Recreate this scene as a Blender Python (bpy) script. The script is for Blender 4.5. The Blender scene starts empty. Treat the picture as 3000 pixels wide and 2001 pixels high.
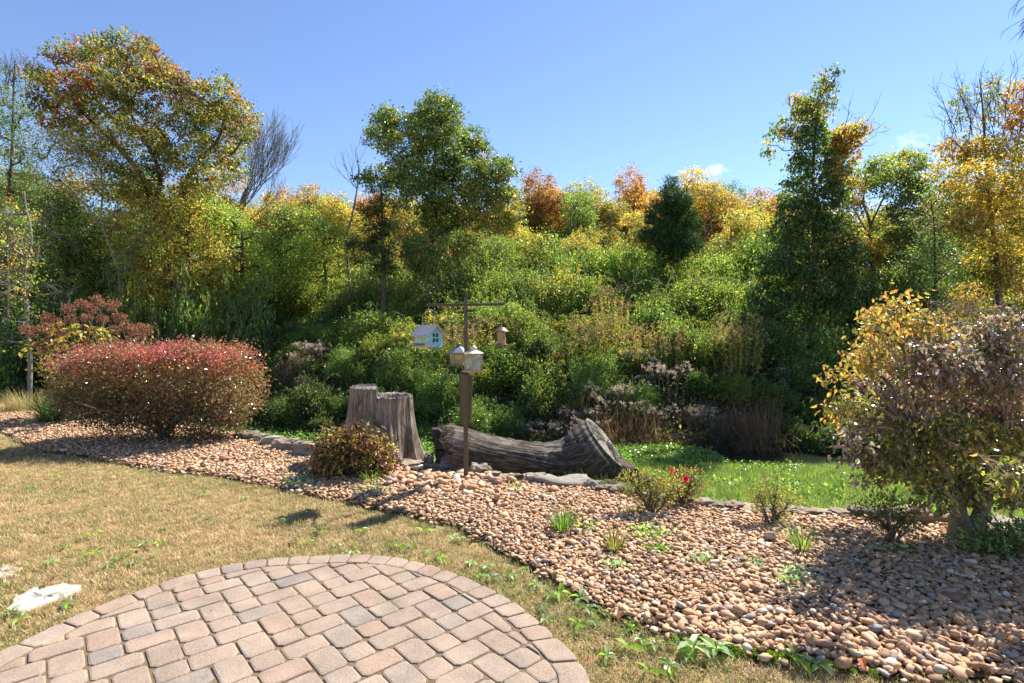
import bpy, math, random
import numpy as np
from mathutils import Vector, noise as mnoise

# ------------------------------------------------------------------ camera, sky, sun, exposure
sc = bpy.context.scene
COL = sc.collection
CAM_H = 1.65
F = 1541.67            # focal length in photo pixels (18.5 mm on 36 mm, 3000 px wide)
cam_d = bpy.data.cameras.new('camera')
cam_d.lens = 18.5
cam_d.sensor_width = 36.0
cam_d.clip_start = 0.05
cam_d.clip_end = 3000
cam = bpy.data.objects.new('camera', cam_d)
cam.location = (0, 0, CAM_H)
cam.rotation_euler = (math.pi / 2, 0, 0)
COL.objects.link(cam)
sc.camera = cam

SUN_AZ = math.radians(44.0)      # to the right of straight ahead
SUN_EL = math.radians(48.0)
SUN_DIR = Vector((math.sin(SUN_AZ) * math.cos(SUN_EL), math.cos(SUN_AZ) * math.cos(SUN_EL), math.sin(SUN_EL)))

world = bpy.data.worlds.new('World')
sc.world = world
world.use_nodes = True
wn, wl = world.node_tree.nodes, world.node_tree.links
wn.clear()
w_out = wn.new('ShaderNodeOutputWorld')
w_bg = wn.new('ShaderNodeBackground')
w_bg.inputs['Strength'].default_value = 0.088
w_sky = wn.new('ShaderNodeTexSky')
w_sky.sky_type = 'NISHITA'
w_sky.sun_disc = False
w_sky.sun_elevation = SUN_EL
w_sky.sun_rotation = SUN_AZ
w_sky.altitude = 200
w_sky.air_density = 1.0
w_sky.dust_density = 0.0
w_sky.ozone_density = 3.0
# two small fair-weather clouds, placed by their direction in the sky
w_tc = wn.new('ShaderNodeTexCoord')
w_sep = wn.new('ShaderNodeSeparateXYZ')
wl.new(w_tc.outputs['Generated'], w_sep.inputs[0])


def wmath(op, a, b=None, clamp=False):
    n = wn.new('ShaderNodeMath')
    n.operation = op
    n.use_clamp = clamp
    for i, v in enumerate((a, b)):
        if v is None:
            continue
        if isinstance(v, (int, float)):
            n.inputs[i].default_value = v
        else:
            wl.new(v, n.inputs[i])
    return n.outputs[0]


w_ym = wmath('MAXIMUM', w_sep.outputs['Y'], 0.05)
w_u = wmath('DIVIDE', w_sep.outputs['X'], w_ym)
w_v = wmath('DIVIDE', w_sep.outputs['Z'], w_ym)
w_nz = wn.new('ShaderNodeTexNoise')
w_nz.inputs['Scale'].default_value = 34
w_nz.inputs['Detail'].default_value = 6
w_nz.inputs['Roughness'].default_value = 0.62
wl.new(w_tc.outputs['Generated'], w_nz.inputs['Vector'])
w_total = None
for (cu, cv, ra, rb, amp) in (((2668 - 1500) / F, (1000 - 402) / F, 56 / F, 34 / F, 1.0),
                              ((2095 - 1500) / F, (1000 - 497) / F, 58 / F, 17 / F, 0.85)):
    du = wmath('DIVIDE', wmath('SUBTRACT', w_u, cu), ra)
    dv = wmath('DIVIDE', wmath('SUBTRACT', w_v, cv), rb)
    r2 = wmath('ADD', wmath('MULTIPLY', du, du), wmath('MULTIPLY', dv, dv))
    m = wmath('SUBTRACT', 1.0, r2)
    m = wmath('ADD', m, wmath('MULTIPLY', wmath('SUBTRACT', w_nz.outputs['Fac'], 0.505), 6.0))
    m = wmath('MULTIPLY', m, 0.62 * amp, clamp=True)
    m = wmath('MULTIPLY', m, wmath('SUBTRACT', 1.9, r2, clamp=True))
    w_total = m if w_total is None else wmath('ADD', w_total, m, clamp=True)
w_mix = wn.new('ShaderNodeMixRGB')
wl.new(wmath('MULTIPLY', w_total, 0.9), w_mix.inputs['Fac'])
w_hs = wn.new('ShaderNodeHueSaturation')
w_hs.inputs['Saturation'].default_value = 1.04
w_hs.inputs['Hue'].default_value = 0.507
wl.new(w_sky.outputs[0], w_hs.inputs['Color'])
wl.new(w_hs.outputs[0], w_mix.inputs[1])
w_mix.inputs[2].default_value = (6.4, 6.5, 6.8, 1)
wl.new(w_mix.outputs[0], w_bg.inputs['Color'])
wl.new(w_bg.outputs[0], w_out.inputs['Surface'])

sun_d = bpy.data.lights.new('sun', 'SUN')
sun_d.energy = 5.0
sun_d.angle = math.radians(0.53)
sun_d.color = (1.0, 0.94, 0.84)
sun = bpy.data.objects.new('sun', sun_d)
sun.rotation_euler = (-SUN_DIR).to_track_quat('-Z', 'Y').to_euler()
sun.location = (20, 20, 25)
COL.objects.link(sun)

sc.view_settings.view_transform = 'Standard'
sc.view_settings.look = 'None'
sc.view_settings.exposure = 1.32
sc.view_settings.gamma = 1.0
sc.view_settings.use_curve_mapping = False
sc.render.engine = 'CYCLES'
sc.cycles.use_denoising = True
sc.cycles.max_bounces = 8
sc.cycles.diffuse_bounces = 5
sc.cycles.glossy_bounces = 3
sc.cycles.transmission_bounces = 5
sc.cycles.caustics_reflective = False
sc.cycles.caustics_refractive = False

rng = np.random.default_rng(7)
random.seed(7)


# ------------------------------------------------------------------ small helpers
def P(px, py, Y):
    """world point seen at a photo pixel when it stands Y metres ahead"""
    return np.array([(px - 1500) / F * Y, Y, CAM_H - (py - 1000.5) / F * Y])


def G(px, py, z=0.0):
    """point at height z seen at a photo pixel"""
    Y = F * (CAM_H - z) / (py - 1000.5)
    return np.array([(px - 1500) / F * Y, Y, z])


def sstep(a, b, x):
    t = np.clip((np.asarray(x, float) - a) / (b - a), 0, 1)
    return t * t * (3 - 2 * t)


def unit(v):
    v = np.asarray(v, float)
    return v / np.maximum(np.linalg.norm(v, axis=-1, keepdims=True), 1e-9)


def fnoise(x, y, s=1.0, seed=0.0):
    """cheap smooth value noise in 2D, vectorised, about -1..1"""
    x = np.asarray(x, float) * s + seed * 17.3
    y = np.asarray(y, float) * s + seed * 9.1
    return (np.sin(x * 1.7 + 1.3 * np.sin(y * 1.1 + seed)) + np.sin(y * 2.1 + 1.7 * np.sin(x * 0.9 + 2 * seed))
            + 0.6 * np.sin(x * 3.9 - y * 2.7 + seed) + 0.5 * np.sin(y * 5.3 + x * 4.1 + 3 * seed)) / 3.1


EDGE_PX = [(0, 1192), (200, 1205), (400, 1222), (560, 1246), (700, 1277), (800, 1302), (900, 1327), (1000, 1346), (1140, 1362),
           (1260, 1375), (1400, 1392), (1550, 1407), (1680, 1417), (1830, 1442), (1950, 1462), (2060, 1480), (2280, 1499),
           (2500, 1509), (2700, 1521), (2900, 1531), (3100, 1536)]
FRONT_PX = [(0, 1262), (51, 1293), (102, 1316), (153, 1326), (280, 1345), (450, 1375), (650, 1400), (850, 1440), (1050, 1482),
            (1200, 1512), (1330, 1547), (1500, 1640), (1600, 1692), (1700, 1757), (1850, 1838), (2000, 1882), (2200, 1927),
            (2500, 1957), (2800, 1987), (3000, 2010)]
_e = np.array([(-26, 19.0, 0), (-18, 16.0, 0)] + [tuple(G(*p)) for p in EDGE_PX] + [(7, 4.55, 0), (14, 4.4, 0)])
_f = np.array([(-26, 18.6, 0), (-14, 12.6, 0)] + [tuple(G(*p)) for p in FRONT_PX] + [(4, 2.2, 0), (14, 2.0, 0)])


def Ye(x):
    return np.interp(x, _e[:, 0], _e[:, 1])


def Yf(x):
    return np.minimum(np.interp(x, _f[:, 0], _f[:, 1]) + 0.05 * fnoise(x, x * 0.3, 3.0, 2), Ye(x) - 0.05)


def Yc(x):
    return np.interp(x, [-40, -12, -6, 0, 5, 12, 40], [30, 17.5, 13.6, 12.0, 11.3, 10.6, 9.0])


def H(x, y):
    x = np.asarray(x, float)
    y = np.asarray(y, float)
    s = y - Ye(x)
    t = y - Yc(x)
    near = -0.62 * sstep(0.12, 1.5, s) - 0.16 * sstep(1.0, 5.0, s)
    far = -1.05 + 1.75 * sstep(0.7, 3.4, t) + 0.24 * np.clip(t - 3.0, 0, 11) + 0.05 * np.clip(t - 14, 0, 400)
    far = far + 0.25 * fnoise(x, y, 0.35, 4) * sstep(1.5, 5, t)
    ch = -0.36 * (1 - sstep(0.5, 1.3, np.abs(t)))
    z = np.where(t > 0.6, np.maximum(far, -1.1), near) + np.where(t <= 0.6, ch, 0)
    flat = sstep(-0.1, 0.4, s)
    return z + flat * 0.03 * fnoise(x, y, 1.1, 1)


MOUND = lambda x, y: 0.018 + 0.05 * np.sin(np.pi * np.clip((y - Yf(x)) / np.maximum(Ye(x) - Yf(x), 0.05), 0, 1)) ** 0.7

# patio outline, a slightly uneven circle
PAT_C = np.array([-1.2425, 2.4785])
_pp = np.array([G(*p)[:2] for p in [(110, 1870), (360, 1760), (520, 1702), (700, 1660), (800, 1645), (950, 1637), (1150, 1640),
                                     (1300, 1680), (1440, 1740), (1500, 1775), (1620, 1875), (1720, 1980)]]) - PAT_C
_pa = np.arctan2(_pp[:, 1], _pp[:, 0])
_pr = np.hypot(_pp[:, 0], _pp[:, 1])
_o = np.argsort(_pa)
_pa, _pr = _pa[_o], _pr[_o]


def pat_r(a):
    a = (np.asarray(a, float) + np.pi / 2) % (2 * np.pi) - np.pi / 2
    return np.interp(a, np.r_[-1.6, -0.6, _pa, 3.7, 4.7], np.r_[1.53, 1.58, _pr, 1.5, 1.53])


def in_patio(x, y, grow=0.0):
    dx, dy = x - PAT_C[0], y - PAT_C[1]
    return np.hypot(dx, dy) < pat_r(np.arctan2(dy, dx)) + grow


# ------------------------------------------------------------------ materials
def new_mat(name):
    m = bpy.data.materials.new(name)
    m.use_nodes = True
    nt = m.node_tree
    nt.nodes.clear()
    out = nt.nodes.new('ShaderNodeOutputMaterial')
    return m, nt.nodes, nt.links, out


class NB:
    """tiny node builder"""

    def __init__(s, name):
        s.m, s.n, s.l, s.out = new_mat(name)

    def node(s, t, **kw):
        n = s.n.new(t)
        for k, v in kw.items():
            setattr(n, k, v)
        return n

    def set(s, n, **kw):
        for k, v in kw.items():
            k = k.replace('_', ' ')
            if hasattr(v, 'is_output'):
                s.l.new(v, n.inputs[k])
            else:
                n.inputs[k].default_value = v
        return n

    def noise(s, scale, vec=None, detail=5, rough=0.6, dist=0.0):
        n = s.node('ShaderNodeTexNoise')
        n.inputs['Scale'].default_value = scale
        n.inputs['Detail'].default_value = detail
        n.inputs['Roughness'].default_value = rough
        n.inputs['Distortion'].default_value = dist
        if vec is not None:
            s.l.new(vec, n.inputs['Vector'])
        return n.outputs['Fac']

    def ramp(s, fac, stops, interp='LINEAR'):
        r = s.node('ShaderNodeValToRGB')
        r.color_ramp.interpolation = interp
        e = r.color_ramp.elements
        while len(e) < len(stops):
            e.new(0.5)
        for i, (p, c) in enumerate(stops):
            e[i].position = p
            e[i].color = (c[0], c[1], c[2], 1) if hasattr(c, '__len__') else (c, c, c, 1)
        s.l.new(fac, r.inputs[0])
        return r.outputs[0]

    def mix(s, fac, a, b, mode='MIX'):
        n = s.node('ShaderNodeMixRGB', blend_type=mode)
        for i, v in ((0, fac), (1, a), (2, b)):
            if hasattr(v, 'is_output'):
                s.l.new(v, n.inputs[i])
            elif i == 0:
                n.inputs[0].default_value = v
            else:
                n.inputs[i].default_value = (v[0], v[1], v[2], 1)
        return n.outputs[0]

    def math(s, op, a, b=0.0):
        n = s.node('ShaderNodeMath', operation=op)
        for i, v in enumerate((a, b)):
            if hasattr(v, 'is_output'):
                s.l.new(v, n.inputs[i])
            else:
                n.inputs[i].default_value = v
        return n.outputs[0]

    def bump(s, h, strength=0.4, dist=0.01):
        b = s.node('ShaderNodeBump')
        b.inputs['Strength'].default_value = strength
        b.inputs['Distance'].default_value = dist
        s.l.new(h, b.inputs['Height'])
        return b.outputs[0]

    def principled(s, color, rough=0.7, normal=None, spec=0.3, metal=0.0, **kw):
        p = s.node('ShaderNodeBsdfPrincipled')
        if hasattr(color, 'is_output'):
            s.l.new(color, p.inputs['Base Color'])
        else:
            p.inputs['Base Color'].default_value = (*color, 1)
        if hasattr(rough, 'is_output'):
            s.l.new(rough, p.inputs['Roughness'])
        else:
            p.inputs['Roughness'].default_value = rough
        p.inputs['Specular IOR Level'].default_value = spec
        p.inputs['Metallic'].default_value = metal
        if normal is not None:
            s.l.new(normal, p.inputs['Normal'])
        for k, v in kw.items():
            p.inputs[k].default_value = v
        return p.outputs[0]

    def done(s, shader):
        s.l.new(shader, s.out.inputs['Surface'])
        return s.m

    def obj(s):
        return s.node('ShaderNodeTexCoord').outputs['Object']

    def pos(s):
        return s.node('ShaderNodeNewGeometry').outputs['Position']

    def rand(s):
        return s.node('ShaderNodeObjectInfo').outputs['Random']

    def mapping(s, vec, scale):
        n = s.node('ShaderNodeMapping')
        n.inputs['Scale'].default_value = scale
        s.l.new(vec, n.inputs['Vector'])
        return n.outputs[0]


def leaf_mat(name, trans=0.45, rough=0.5, spec=0.35, tint=(1.5, 1.55, 0.8)):
    b = NB(name)
    a = b.node('ShaderNodeAttribute', attribute_name='Col')
    c = a.outputs['Color']
    hs = b.node('ShaderNodeHueSaturation')
    b.l.new(c, hs.inputs['Color'])
    r = b.rand()
    b.l.new(b.math('ADD', 0.484, b.math('MULTIPLY', r, 0.024)), hs.inputs['Hue'])
    r2 = b.math('FRACT', b.math('MULTIPLY', r, 7.31))
    b.l.new(b.math('ADD', 0.98, b.math('MULTIPLY', r2, 0.5)), hs.inputs['Value'])
    c = hs.outputs[0]
    p = b.principled(c, rough, None, spec)
    t = b.node('ShaderNodeBsdfTranslucent')
    b.l.new(b.mix(1.0, c, tint, 'MULTIPLY'), t.inputs['Color'])
    mx = b.node('ShaderNodeMixShader')
    mx.inputs[0].default_value = trans
    b.l.new(p, mx.inputs[1])
    b.l.new(t.outputs[0], mx.inputs[2])
    return b.done(mx.outputs[0])


M = {}
M['leaf'] = leaf_mat('leaf', 0.52, 0.42, 0.5, (1.6, 1.65, 0.85))
M['leaf_gloss'] = leaf_mat('leaf_gloss', 0.42, 0.30, 0.7, (1.5, 1.5, 0.85))
M['needle'] = leaf_mat('needle', 0.3, 0.6, 0.25)
M['grass'] = leaf_mat('grass_blade', 0.35, 0.55, 0.3, (1.2, 1.2, 0.9))
M['dry'] = leaf_mat('dry_leaf', 0.35, 0.7, 0.15, (1.3, 1.15, 0.9))
M['petal'] = leaf_mat('petal', 0.35, 0.5, 0.2, (1.2, 1.0, 1.0))


def bark_mat(name, c0, c1, c2, sc_=6.0):
    b = NB(name)
    v = b.mapping(b.obj(), (1, 1, 0.25))
    n = b.noise(sc_, v, 6, 0.7, 0.6)
    n2 = b.noise(sc_ * 4, v, 4)
    col = b.ramp(n, [(0.25, c0), (0.5, c1), (0.75, c2)])
    col = b.mix(0.35, col, b.ramp(n2, [(0.3, (0.4, 0.4, 0.4)), (0.7, (1.4, 1.4, 1.4))]), 'MULTIPLY')
    return b.done(b.principled(col, 0.9, b.bump(b.math('ADD', n, b.math('MULTIPLY', n2, 0.5)), 0.8, 0.03), 0.15))


M['bark'] = bark_mat('bark', (0.04, 0.03, 0.022), (0.10, 0.08, 0.06), (0.2, 0.17, 0.13))
M['bark_grey'] = bark_mat('bark_grey', (0.10, 0.09, 0.08), (0.22, 0.20, 0.17), (0.36, 0.33, 0.28))
M['bark_tan'] = bark_mat('bark_tan', (0.10, 0.075, 0.05), (0.24, 0.18, 0.12), (0.36, 0.29, 0.21), 9)
M['twig'] = bark_mat('twig', (0.08, 0.06, 0.045), (0.17, 0.13, 0.10), (0.28, 0.22, 0.17), 12)


def wood_mat(name, dark, mid, light, moss=0.0):
    b = NB(name)
    uv = b.node('ShaderNodeUVMap').outputs[0]
    g1 = b.noise(1.0, b.mapping(uv, (42, 2.2, 1)), 9, 0.78, 1.4)
    g2 = b.noise(1.0, b.mapping(uv, (190, 3.0, 1)), 5, 0.7, 0.2)
    big = b.noise(2.3, b.obj(), 4)
    blot = b.noise(3.6, b.obj(), 6, 0.7, 0.5)
    col = b.ramp(g1, [(0.30, dark), (0.47, mid), (0.62, light), (0.8, tuple(min(1, 1.2 * k) for k in light))])
    col = b.mix(0.55, col, b.ramp(g2, [(0.35, (0.45, 0.43, 0.42)), (0.6, (1.2, 1.2, 1.2))]), 'MULTIPLY')
    col = b.mix(b.ramp(big, [(0.35, 0.0), (0.7, 0.6)]), col, b.mix(1.0, col, (0.85, 0.68, 0.55), 'MULTIPLY'))
    col = b.mix(0.8, col, b.ramp(blot, [(0.36, (0.42, 0.40, 0.38)), (0.52, (1.0, 1.0, 1.0)), (0.68, (1.35, 1.32, 1.28))]), 'MULTIPLY')
    if moss:
        mn = b.noise(7, b.obj(), 6, 0.7)
        col = b.mix(b.math('MULTIPLY', b.ramp(mn, [(0.55, 0.0), (0.66, 1.0)]), moss), col, (0.10, 0.12, 0.055))
    return b.done(b.principled(col, 0.88, b.bump(b.math('ADD', g1, b.math('MULTIPLY', g2, 0.6)), 0.9, 0.03), 0.15))


M['stump_wood'] = wood_mat('stump_wood', (0.045, 0.034, 0.027), (0.235, 0.185, 0.145), (0.42, 0.365, 0.31), 0.2)
M['log_wood'] = wood_mat('log_wood', (0.012, 0.010, 0.009), (0.070, 0.058, 0.05), (0.26, 0.235, 0.21), 0.4)


def cut_mat(name, c0, c1):
    b = NB(name)
    n = b.noise(14, b.obj(), 7, 0.7, 0.8)
    n2 = b.noise(60, b.obj(), 4)
    col = b.mix(0.4, b.ramp(n, [(0.3, c0), (0.7, c1)]), b.ramp(n2, [(0.3, 0.5), (0.7, 1.3)]), 'MULTIPLY')
    return b.done(b.principled(col, 0.9, b.bump(n2, 0.6, 0.01), 0.12))


M['cut_wood'] = cut_mat('cut_wood', (0.13, 0.11, 0.09), (0.36, 0.32, 0.27))
M['rot'] = cut_mat('rotten_heartwood', (0.03, 0.02, 0.014), (0.13, 0.085, 0.055))


def stone_mat(name, ramp, sc_=9, bumps=0.5, randmix=0.5):
    b = NB(name)
    o = b.obj()
    n = b.noise(sc_, o, 7, 0.65, 0.3)
    n2 = b.noise(sc_ * 9, o, 4, 0.6)
    col = b.ramp(b.math('ADD', b.math('MULTIPLY', n, 1 - randmix), b.math('MULTIPLY', b.rand(), randmix)), ramp)
    col = b.mix(0.45, col, b.ramp(n2, [(0.3, 0.6), (0.7, 1.25)]), 'MULTIPLY')
    return b.done(b.principled(col, 0.85, b.bump(b.math('ADD', n, b.math('MULTIPLY', n2, 0.3)), bumps, 0.012), 0.25))


M['edging'] = stone_mat('edging_stone', [(0.2, (0.13, 0.105, 0.08)), (0.45, (0.24, 0.185, 0.135)), (0.6, (0.28, 0.245, 0.195)), (0.8, (0.31, 0.23, 0.16))], 6, 0.9)
M['boulder'] = stone_mat('boulder_stone', [(0.3, (0.15, 0.13, 0.105)), (0.5, (0.25, 0.22, 0.18)), (0.7, (0.34, 0.31, 0.26))], 12, 0.8, 0.0)
M['flag'] = stone_mat('flagstone', [(0.3, (0.30, 0.26, 0.20)), (0.5, (0.42, 0.38, 0.32)), (0.7, (0.48, 0.45, 0.40))], 7, 0.6, 0.0)
M['flag2'] = stone_mat('flagstone_tan', [(0.3, (0.26, 0.20, 0.13)), (0.5, (0.36, 0.30, 0.21)), (0.7, (0.44, 0.37, 0.27))], 7, 0.6, 0.0)


def pebble_mat():
    b = NB('river_pebble')
    r = b.rand()
    o = b.obj()
    base = b.ramp(r, [(0.0, (0.182, 0.110, 0.065)), (0.10, (0.429, 0.250, 0.124)), (0.22, (0.338, 0.194, 0.106)), (0.34, (0.501, 0.312, 0.168)),
                      (0.46, (0.390, 0.231, 0.132)), (0.57, (0.546, 0.381, 0.230)), (0.68, (0.377, 0.206, 0.120)), (0.78, (0.501, 0.350, 0.210)), (0.86, (0.319, 0.215, 0.153)),
                      (0.92, (0.598, 0.500, 0.378)), (0.96, (0.364, 0.319, 0.271)), (0.985, (0.195, 0.181, 0.171)), (1.0, (0.286, 0.138, 0.077))])
    n = b.noise(3.0, o, 5, 0.6)
    n2 = b.noise(22, o, 4, 0.6)
    col = b.mix(0.5, base, b.ramp(n, [(0.3, (0.78, 0.74, 0.70)), (0.7, (1.55, 1.5, 1.48))]), 'MULTIPLY')
    col = b.mix(0.3, col, b.ramp(n2, [(0.3, 0.6), (0.7, 1.3)]), 'MULTIPLY')
    return b.done(b.principled(col, 0.72, b.bump(n2, 0.25, 0.06), 0.28))


M['pebble'] = pebble_mat()


def paver_mat():
    b = NB('tumbled_concrete_paver')
    r = b.rand()
    pz = b.pos()
    base = b.ramp(r, [(0.0, (0.263, 0.211, 0.168)), (0.15, (0.307, 0.244, 0.193)), (0.35, (0.284, 0.223, 0.177)), (0.5, (0.316, 0.246, 0.193)),
                      (0.65, (0.295, 0.214, 0.168)), (0.78, (0.322, 0.260, 0.209)), (0.9, (0.275, 0.223, 0.183)), (0.965, (0.257, 0.217, 0.185)), (1.0, (0.222, 0.194, 0.174))])
    n = b.noise(5, pz, 6, 0.65)
    n2 = b.noise(90, pz, 4, 0.7)
    n3 = b.noise(320, pz, 2, 0.6)
    col = b.mix(0.6, base, b.ramp(n, [(0.30, (0.68, 0.68, 0.68)), (0.5, (1.0, 0.96, 0.92)), (0.70, (1.28, 1.2, 1.12))]), 'MULTIPLY')
    col = b.mix(0.45, col, b.ramp(n2, [(0.34, 0.62), (0.55, 1.1), (0.7, 1.25)]), 'MULTIPLY')
    col = b.mix(0.55, col, b.ramp(n3, [(0.33, 0.5), (0.45, 1.0), (0.62, 1.1), (0.72, 1.35)]), 'MULTIPLY')
    st = b.noise(2.1, pz, 6, 0.7, 0.8)
    col = b.mix(0.8, col, b.ramp(st, [(0.34, (0.84, 0.83, 0.81)), (0.5, (1.0, 1.0, 1.0)), (0.66, (1.1, 1.07, 1.03))]), 'MULTIPLY')
    sp = b.noise(38, pz, 3, 0.5)
    col = b.mix(b.ramp(sp, [(0.70, 0.0), (0.76, 0.55)]), col, (0.42, 0.39, 0.35))
    return b.done(b.principled(col, 0.88, b.bump(b.math('ADD', n2, b.math('MULTIPLY', n3, 0.5)), 0.7, 0.008), 0.2))


M['paver'] = paver_mat()


def soil_mat(name, c0, c1, c2, sc_=14):
    b = NB(name)
    p = b.pos()
    n = b.noise(sc_, p, 8, 0.7)
    n2 = b.noise(0.9, p, 4)
    col = b.ramp(n, [(0.3, c0), (0.5, c1), (0.72, c2)])
    col = b.mix(0.5, col, b.ramp(n2, [(0.3, (0.75, 0.85, 0.7)), (0.7, (1.2, 1.1, 1.05))]), 'MULTIPLY')
    return b.done(b.principled(col, 0.95, b.bump(n, 0.7, 0.02), 0.1))


M['sand'] = soil_mat('joint_sand', (0.10, 0.075, 0.045), (0.18, 0.13, 0.08), (0.27, 0.21, 0.14), 120)
M['bed_soil'] = soil_mat('bed_soil', (0.08, 0.05, 0.03), (0.17, 0.11, 0.065), (0.25, 0.17, 0.10), 30)


def ground_mat():
    b = NB('ground_soil')
    p = b.pos()
    sep = b.node('ShaderNodeSeparateXYZ')
    b.l.new(p, sep.inputs[0])
    n = b.noise(22, p, 8, 0.7)
    n2 = b.noise(1.3, p, 5)
    straw = b.ramp(n, [(0.28, (0.15, 0.10, 0.045)), (0.5, (0.29, 0.20, 0.09)), (0.72, (0.40, 0.30, 0.15))])
    green = b.ramp(n, [(0.28, (0.06, 0.065, 0.02)), (0.72, (0.22, 0.22, 0.07))])
    lawn = b.mix(b.ramp(n2, [(0.48, 0.0), (0.68, 0.8)]), straw, green)
    duff = b.ramp(n, [(0.3, (0.02, 0.015, 0.008)), (0.55, (0.055, 0.042, 0.024)), (0.75, (0.10, 0.08, 0.04))])
    # the low ground beside the creek and the wooded slope carry leaf litter instead of turf
    low = b.node('ShaderNodeMapRange')
    low.inputs['From Min'].default_value = -0.12
    low.inputs['From Max'].default_value = -0.03
    b.l.new(sep.outputs['Z'], low.inputs['Value'])
    hi = b.node('ShaderNodeMapRange')
    hi.inputs['From Min'].default_value = 9.8
    hi.inputs['From Max'].default_value = 10.5
    b.l.new(sep.outputs['Y'], hi.inputs['Value'])
    w = b.math('MAXIMUM', b.math('SUBTRACT', 1.0, low.outputs[0]), hi.outputs[0])
    col = b.mix(w, lawn, duff)
    return b.done(b.principled(col, 0.95, b.bump(n, 0.7, 0.015), 0.1))


M['ground'] = ground_mat()


def water_mat():
    b = NB('creek_water')
    n = b.noise(5, b.mapping(b.pos(), (1, 2.2, 1)), 4, 0.55)
    return b.done(b.principled((0.018, 0.02, 0.014), 0.06, b.bump(n, 0.25, 0.03), 0.6))


M['water'] = water_mat()


def paint(name, c, rough=0.5, metal=0.0, wear=0.25, sc_=20, spec=0.4, wearcol=None):
    b = NB(name)
    n = b.noise(sc_, b.obj(), 6, 0.7)
    lo = tuple(k * (1 - wear) for k in c) if wearcol is None else wearcol
    col = b.ramp(n, [(0.35, lo), (0.6, c)])
    return b.done(b.principled(col, rough, b.bump(n, 0.12, 0.004), spec, metal))


M['bronze'] = paint('bronze_powder_coat', (0.085, 0.062, 0.043), 0.42, 0.3, 0.3, 12, 0.5)
M['bronze_baffle'] = paint('baffle_steel', (0.085, 0.069, 0.049), 0.4, 0.4, 0.2, 30, 0.5)
M['mint'] = paint('mint_paint', (0.42, 0.66, 0.56), 0.6, 0, 0.1, 9)
M['sky_paint'] = paint('pale_blue_paint', (0.25, 0.53, 0.64), 0.6, 0, 0.12, 9)
M['roof_grey'] = paint('grey_roof_metal', (0.33, 0.32, 0.35), 0.55, 0.2, 0.15, 30)
M['pine'] = paint('bare_pine_trim', (0.62, 0.44, 0.20), 0.6, 0, 0.2, 14)
M['inner_shade'] = paint('painted_inner_shade', (0.05, 0.055, 0.03), 0.8)  # dark colour standing for the shade inside window and slots
M['wire'] = paint('hanger_wire', (0.35, 0.32, 0.26), 0.4, 0.6)
M['slate_metal'] = paint('slate_blue_metal', (0.16, 0.18, 0.24), 0.5, 0.2, 0.25, 25)
M['cream_metal'] = paint('chipped_cream_enamel', (0.60, 0.56, 0.46), 0.5, 0.1, 0.2, 18, 0.4, (0.42, 0.30, 0.19))
M['rust'] = paint('rusty_tin', (0.42, 0.22, 0.10), 0.8, 0.2, 0.45, 22, 0.2, (0.50, 0.36, 0.22))
M['copper'] = paint('brown_copper', (0.26, 0.13, 0.11), 0.45, 0.4, 0.2, 20)
M['seed'] = paint('bird_seed', (0.42, 0.30, 0.13), 0.9, 0, 0.5, 160, 0.1)
M['print_blue'] = paint('printed_blue', (0.07, 0.25, 0.50), 0.6, 0, 0.1)
M['print_teal'] = paint('printed_teal', (0.16, 0.42, 0.44), 0.6, 0, 0.1)
M['print_pink'] = paint('printed_pink', (0.50, 0.36, 0.42), 0.6, 0, 0.1)


def glass_mat(name, c, alpha):
    b = NB(name)
    n = b.noise(18, b.obj(), 5)
    p = b.principled(c, 0.25, b.bump(n, 0.05, 0.01), 0.5)
    t = b.node('ShaderNodeBsdfTranslucent')
    t.inputs['Color'].default_value = (*c, 1)
    tr = b.node('ShaderNodeBsdfTransparent')
    tr.inputs['Color'].default_value = (*[0.5 + 0.5 * k for k in c], 1)
    m1 = b.node('ShaderNodeMixShader')
    m1.inputs[0].default_value = 0.5
    b.l.new(p, m1.inputs[1])
    b.l.new(t.outputs[0], m1.inputs[2])
    m2 = b.node('ShaderNodeMixShader')
    b.l.new(b.ramp(n, [(0.35, alpha), (0.7, min(1, alpha + 0.2))]), m2.inputs[0])
    b.l.new(tr.outputs[0], m2.inputs[1])
    b.l.new(m1.outputs[0], m2.inputs[2])
    return b.done(m2.outputs[0])


M['clear_glass'] = glass_mat('dusty_clear_glass', (0.62, 0.66, 0.60), 0.55)
M['amber_glass'] = glass_mat('amber_glass', (0.62, 0.50, 0.26), 0.7)


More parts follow.
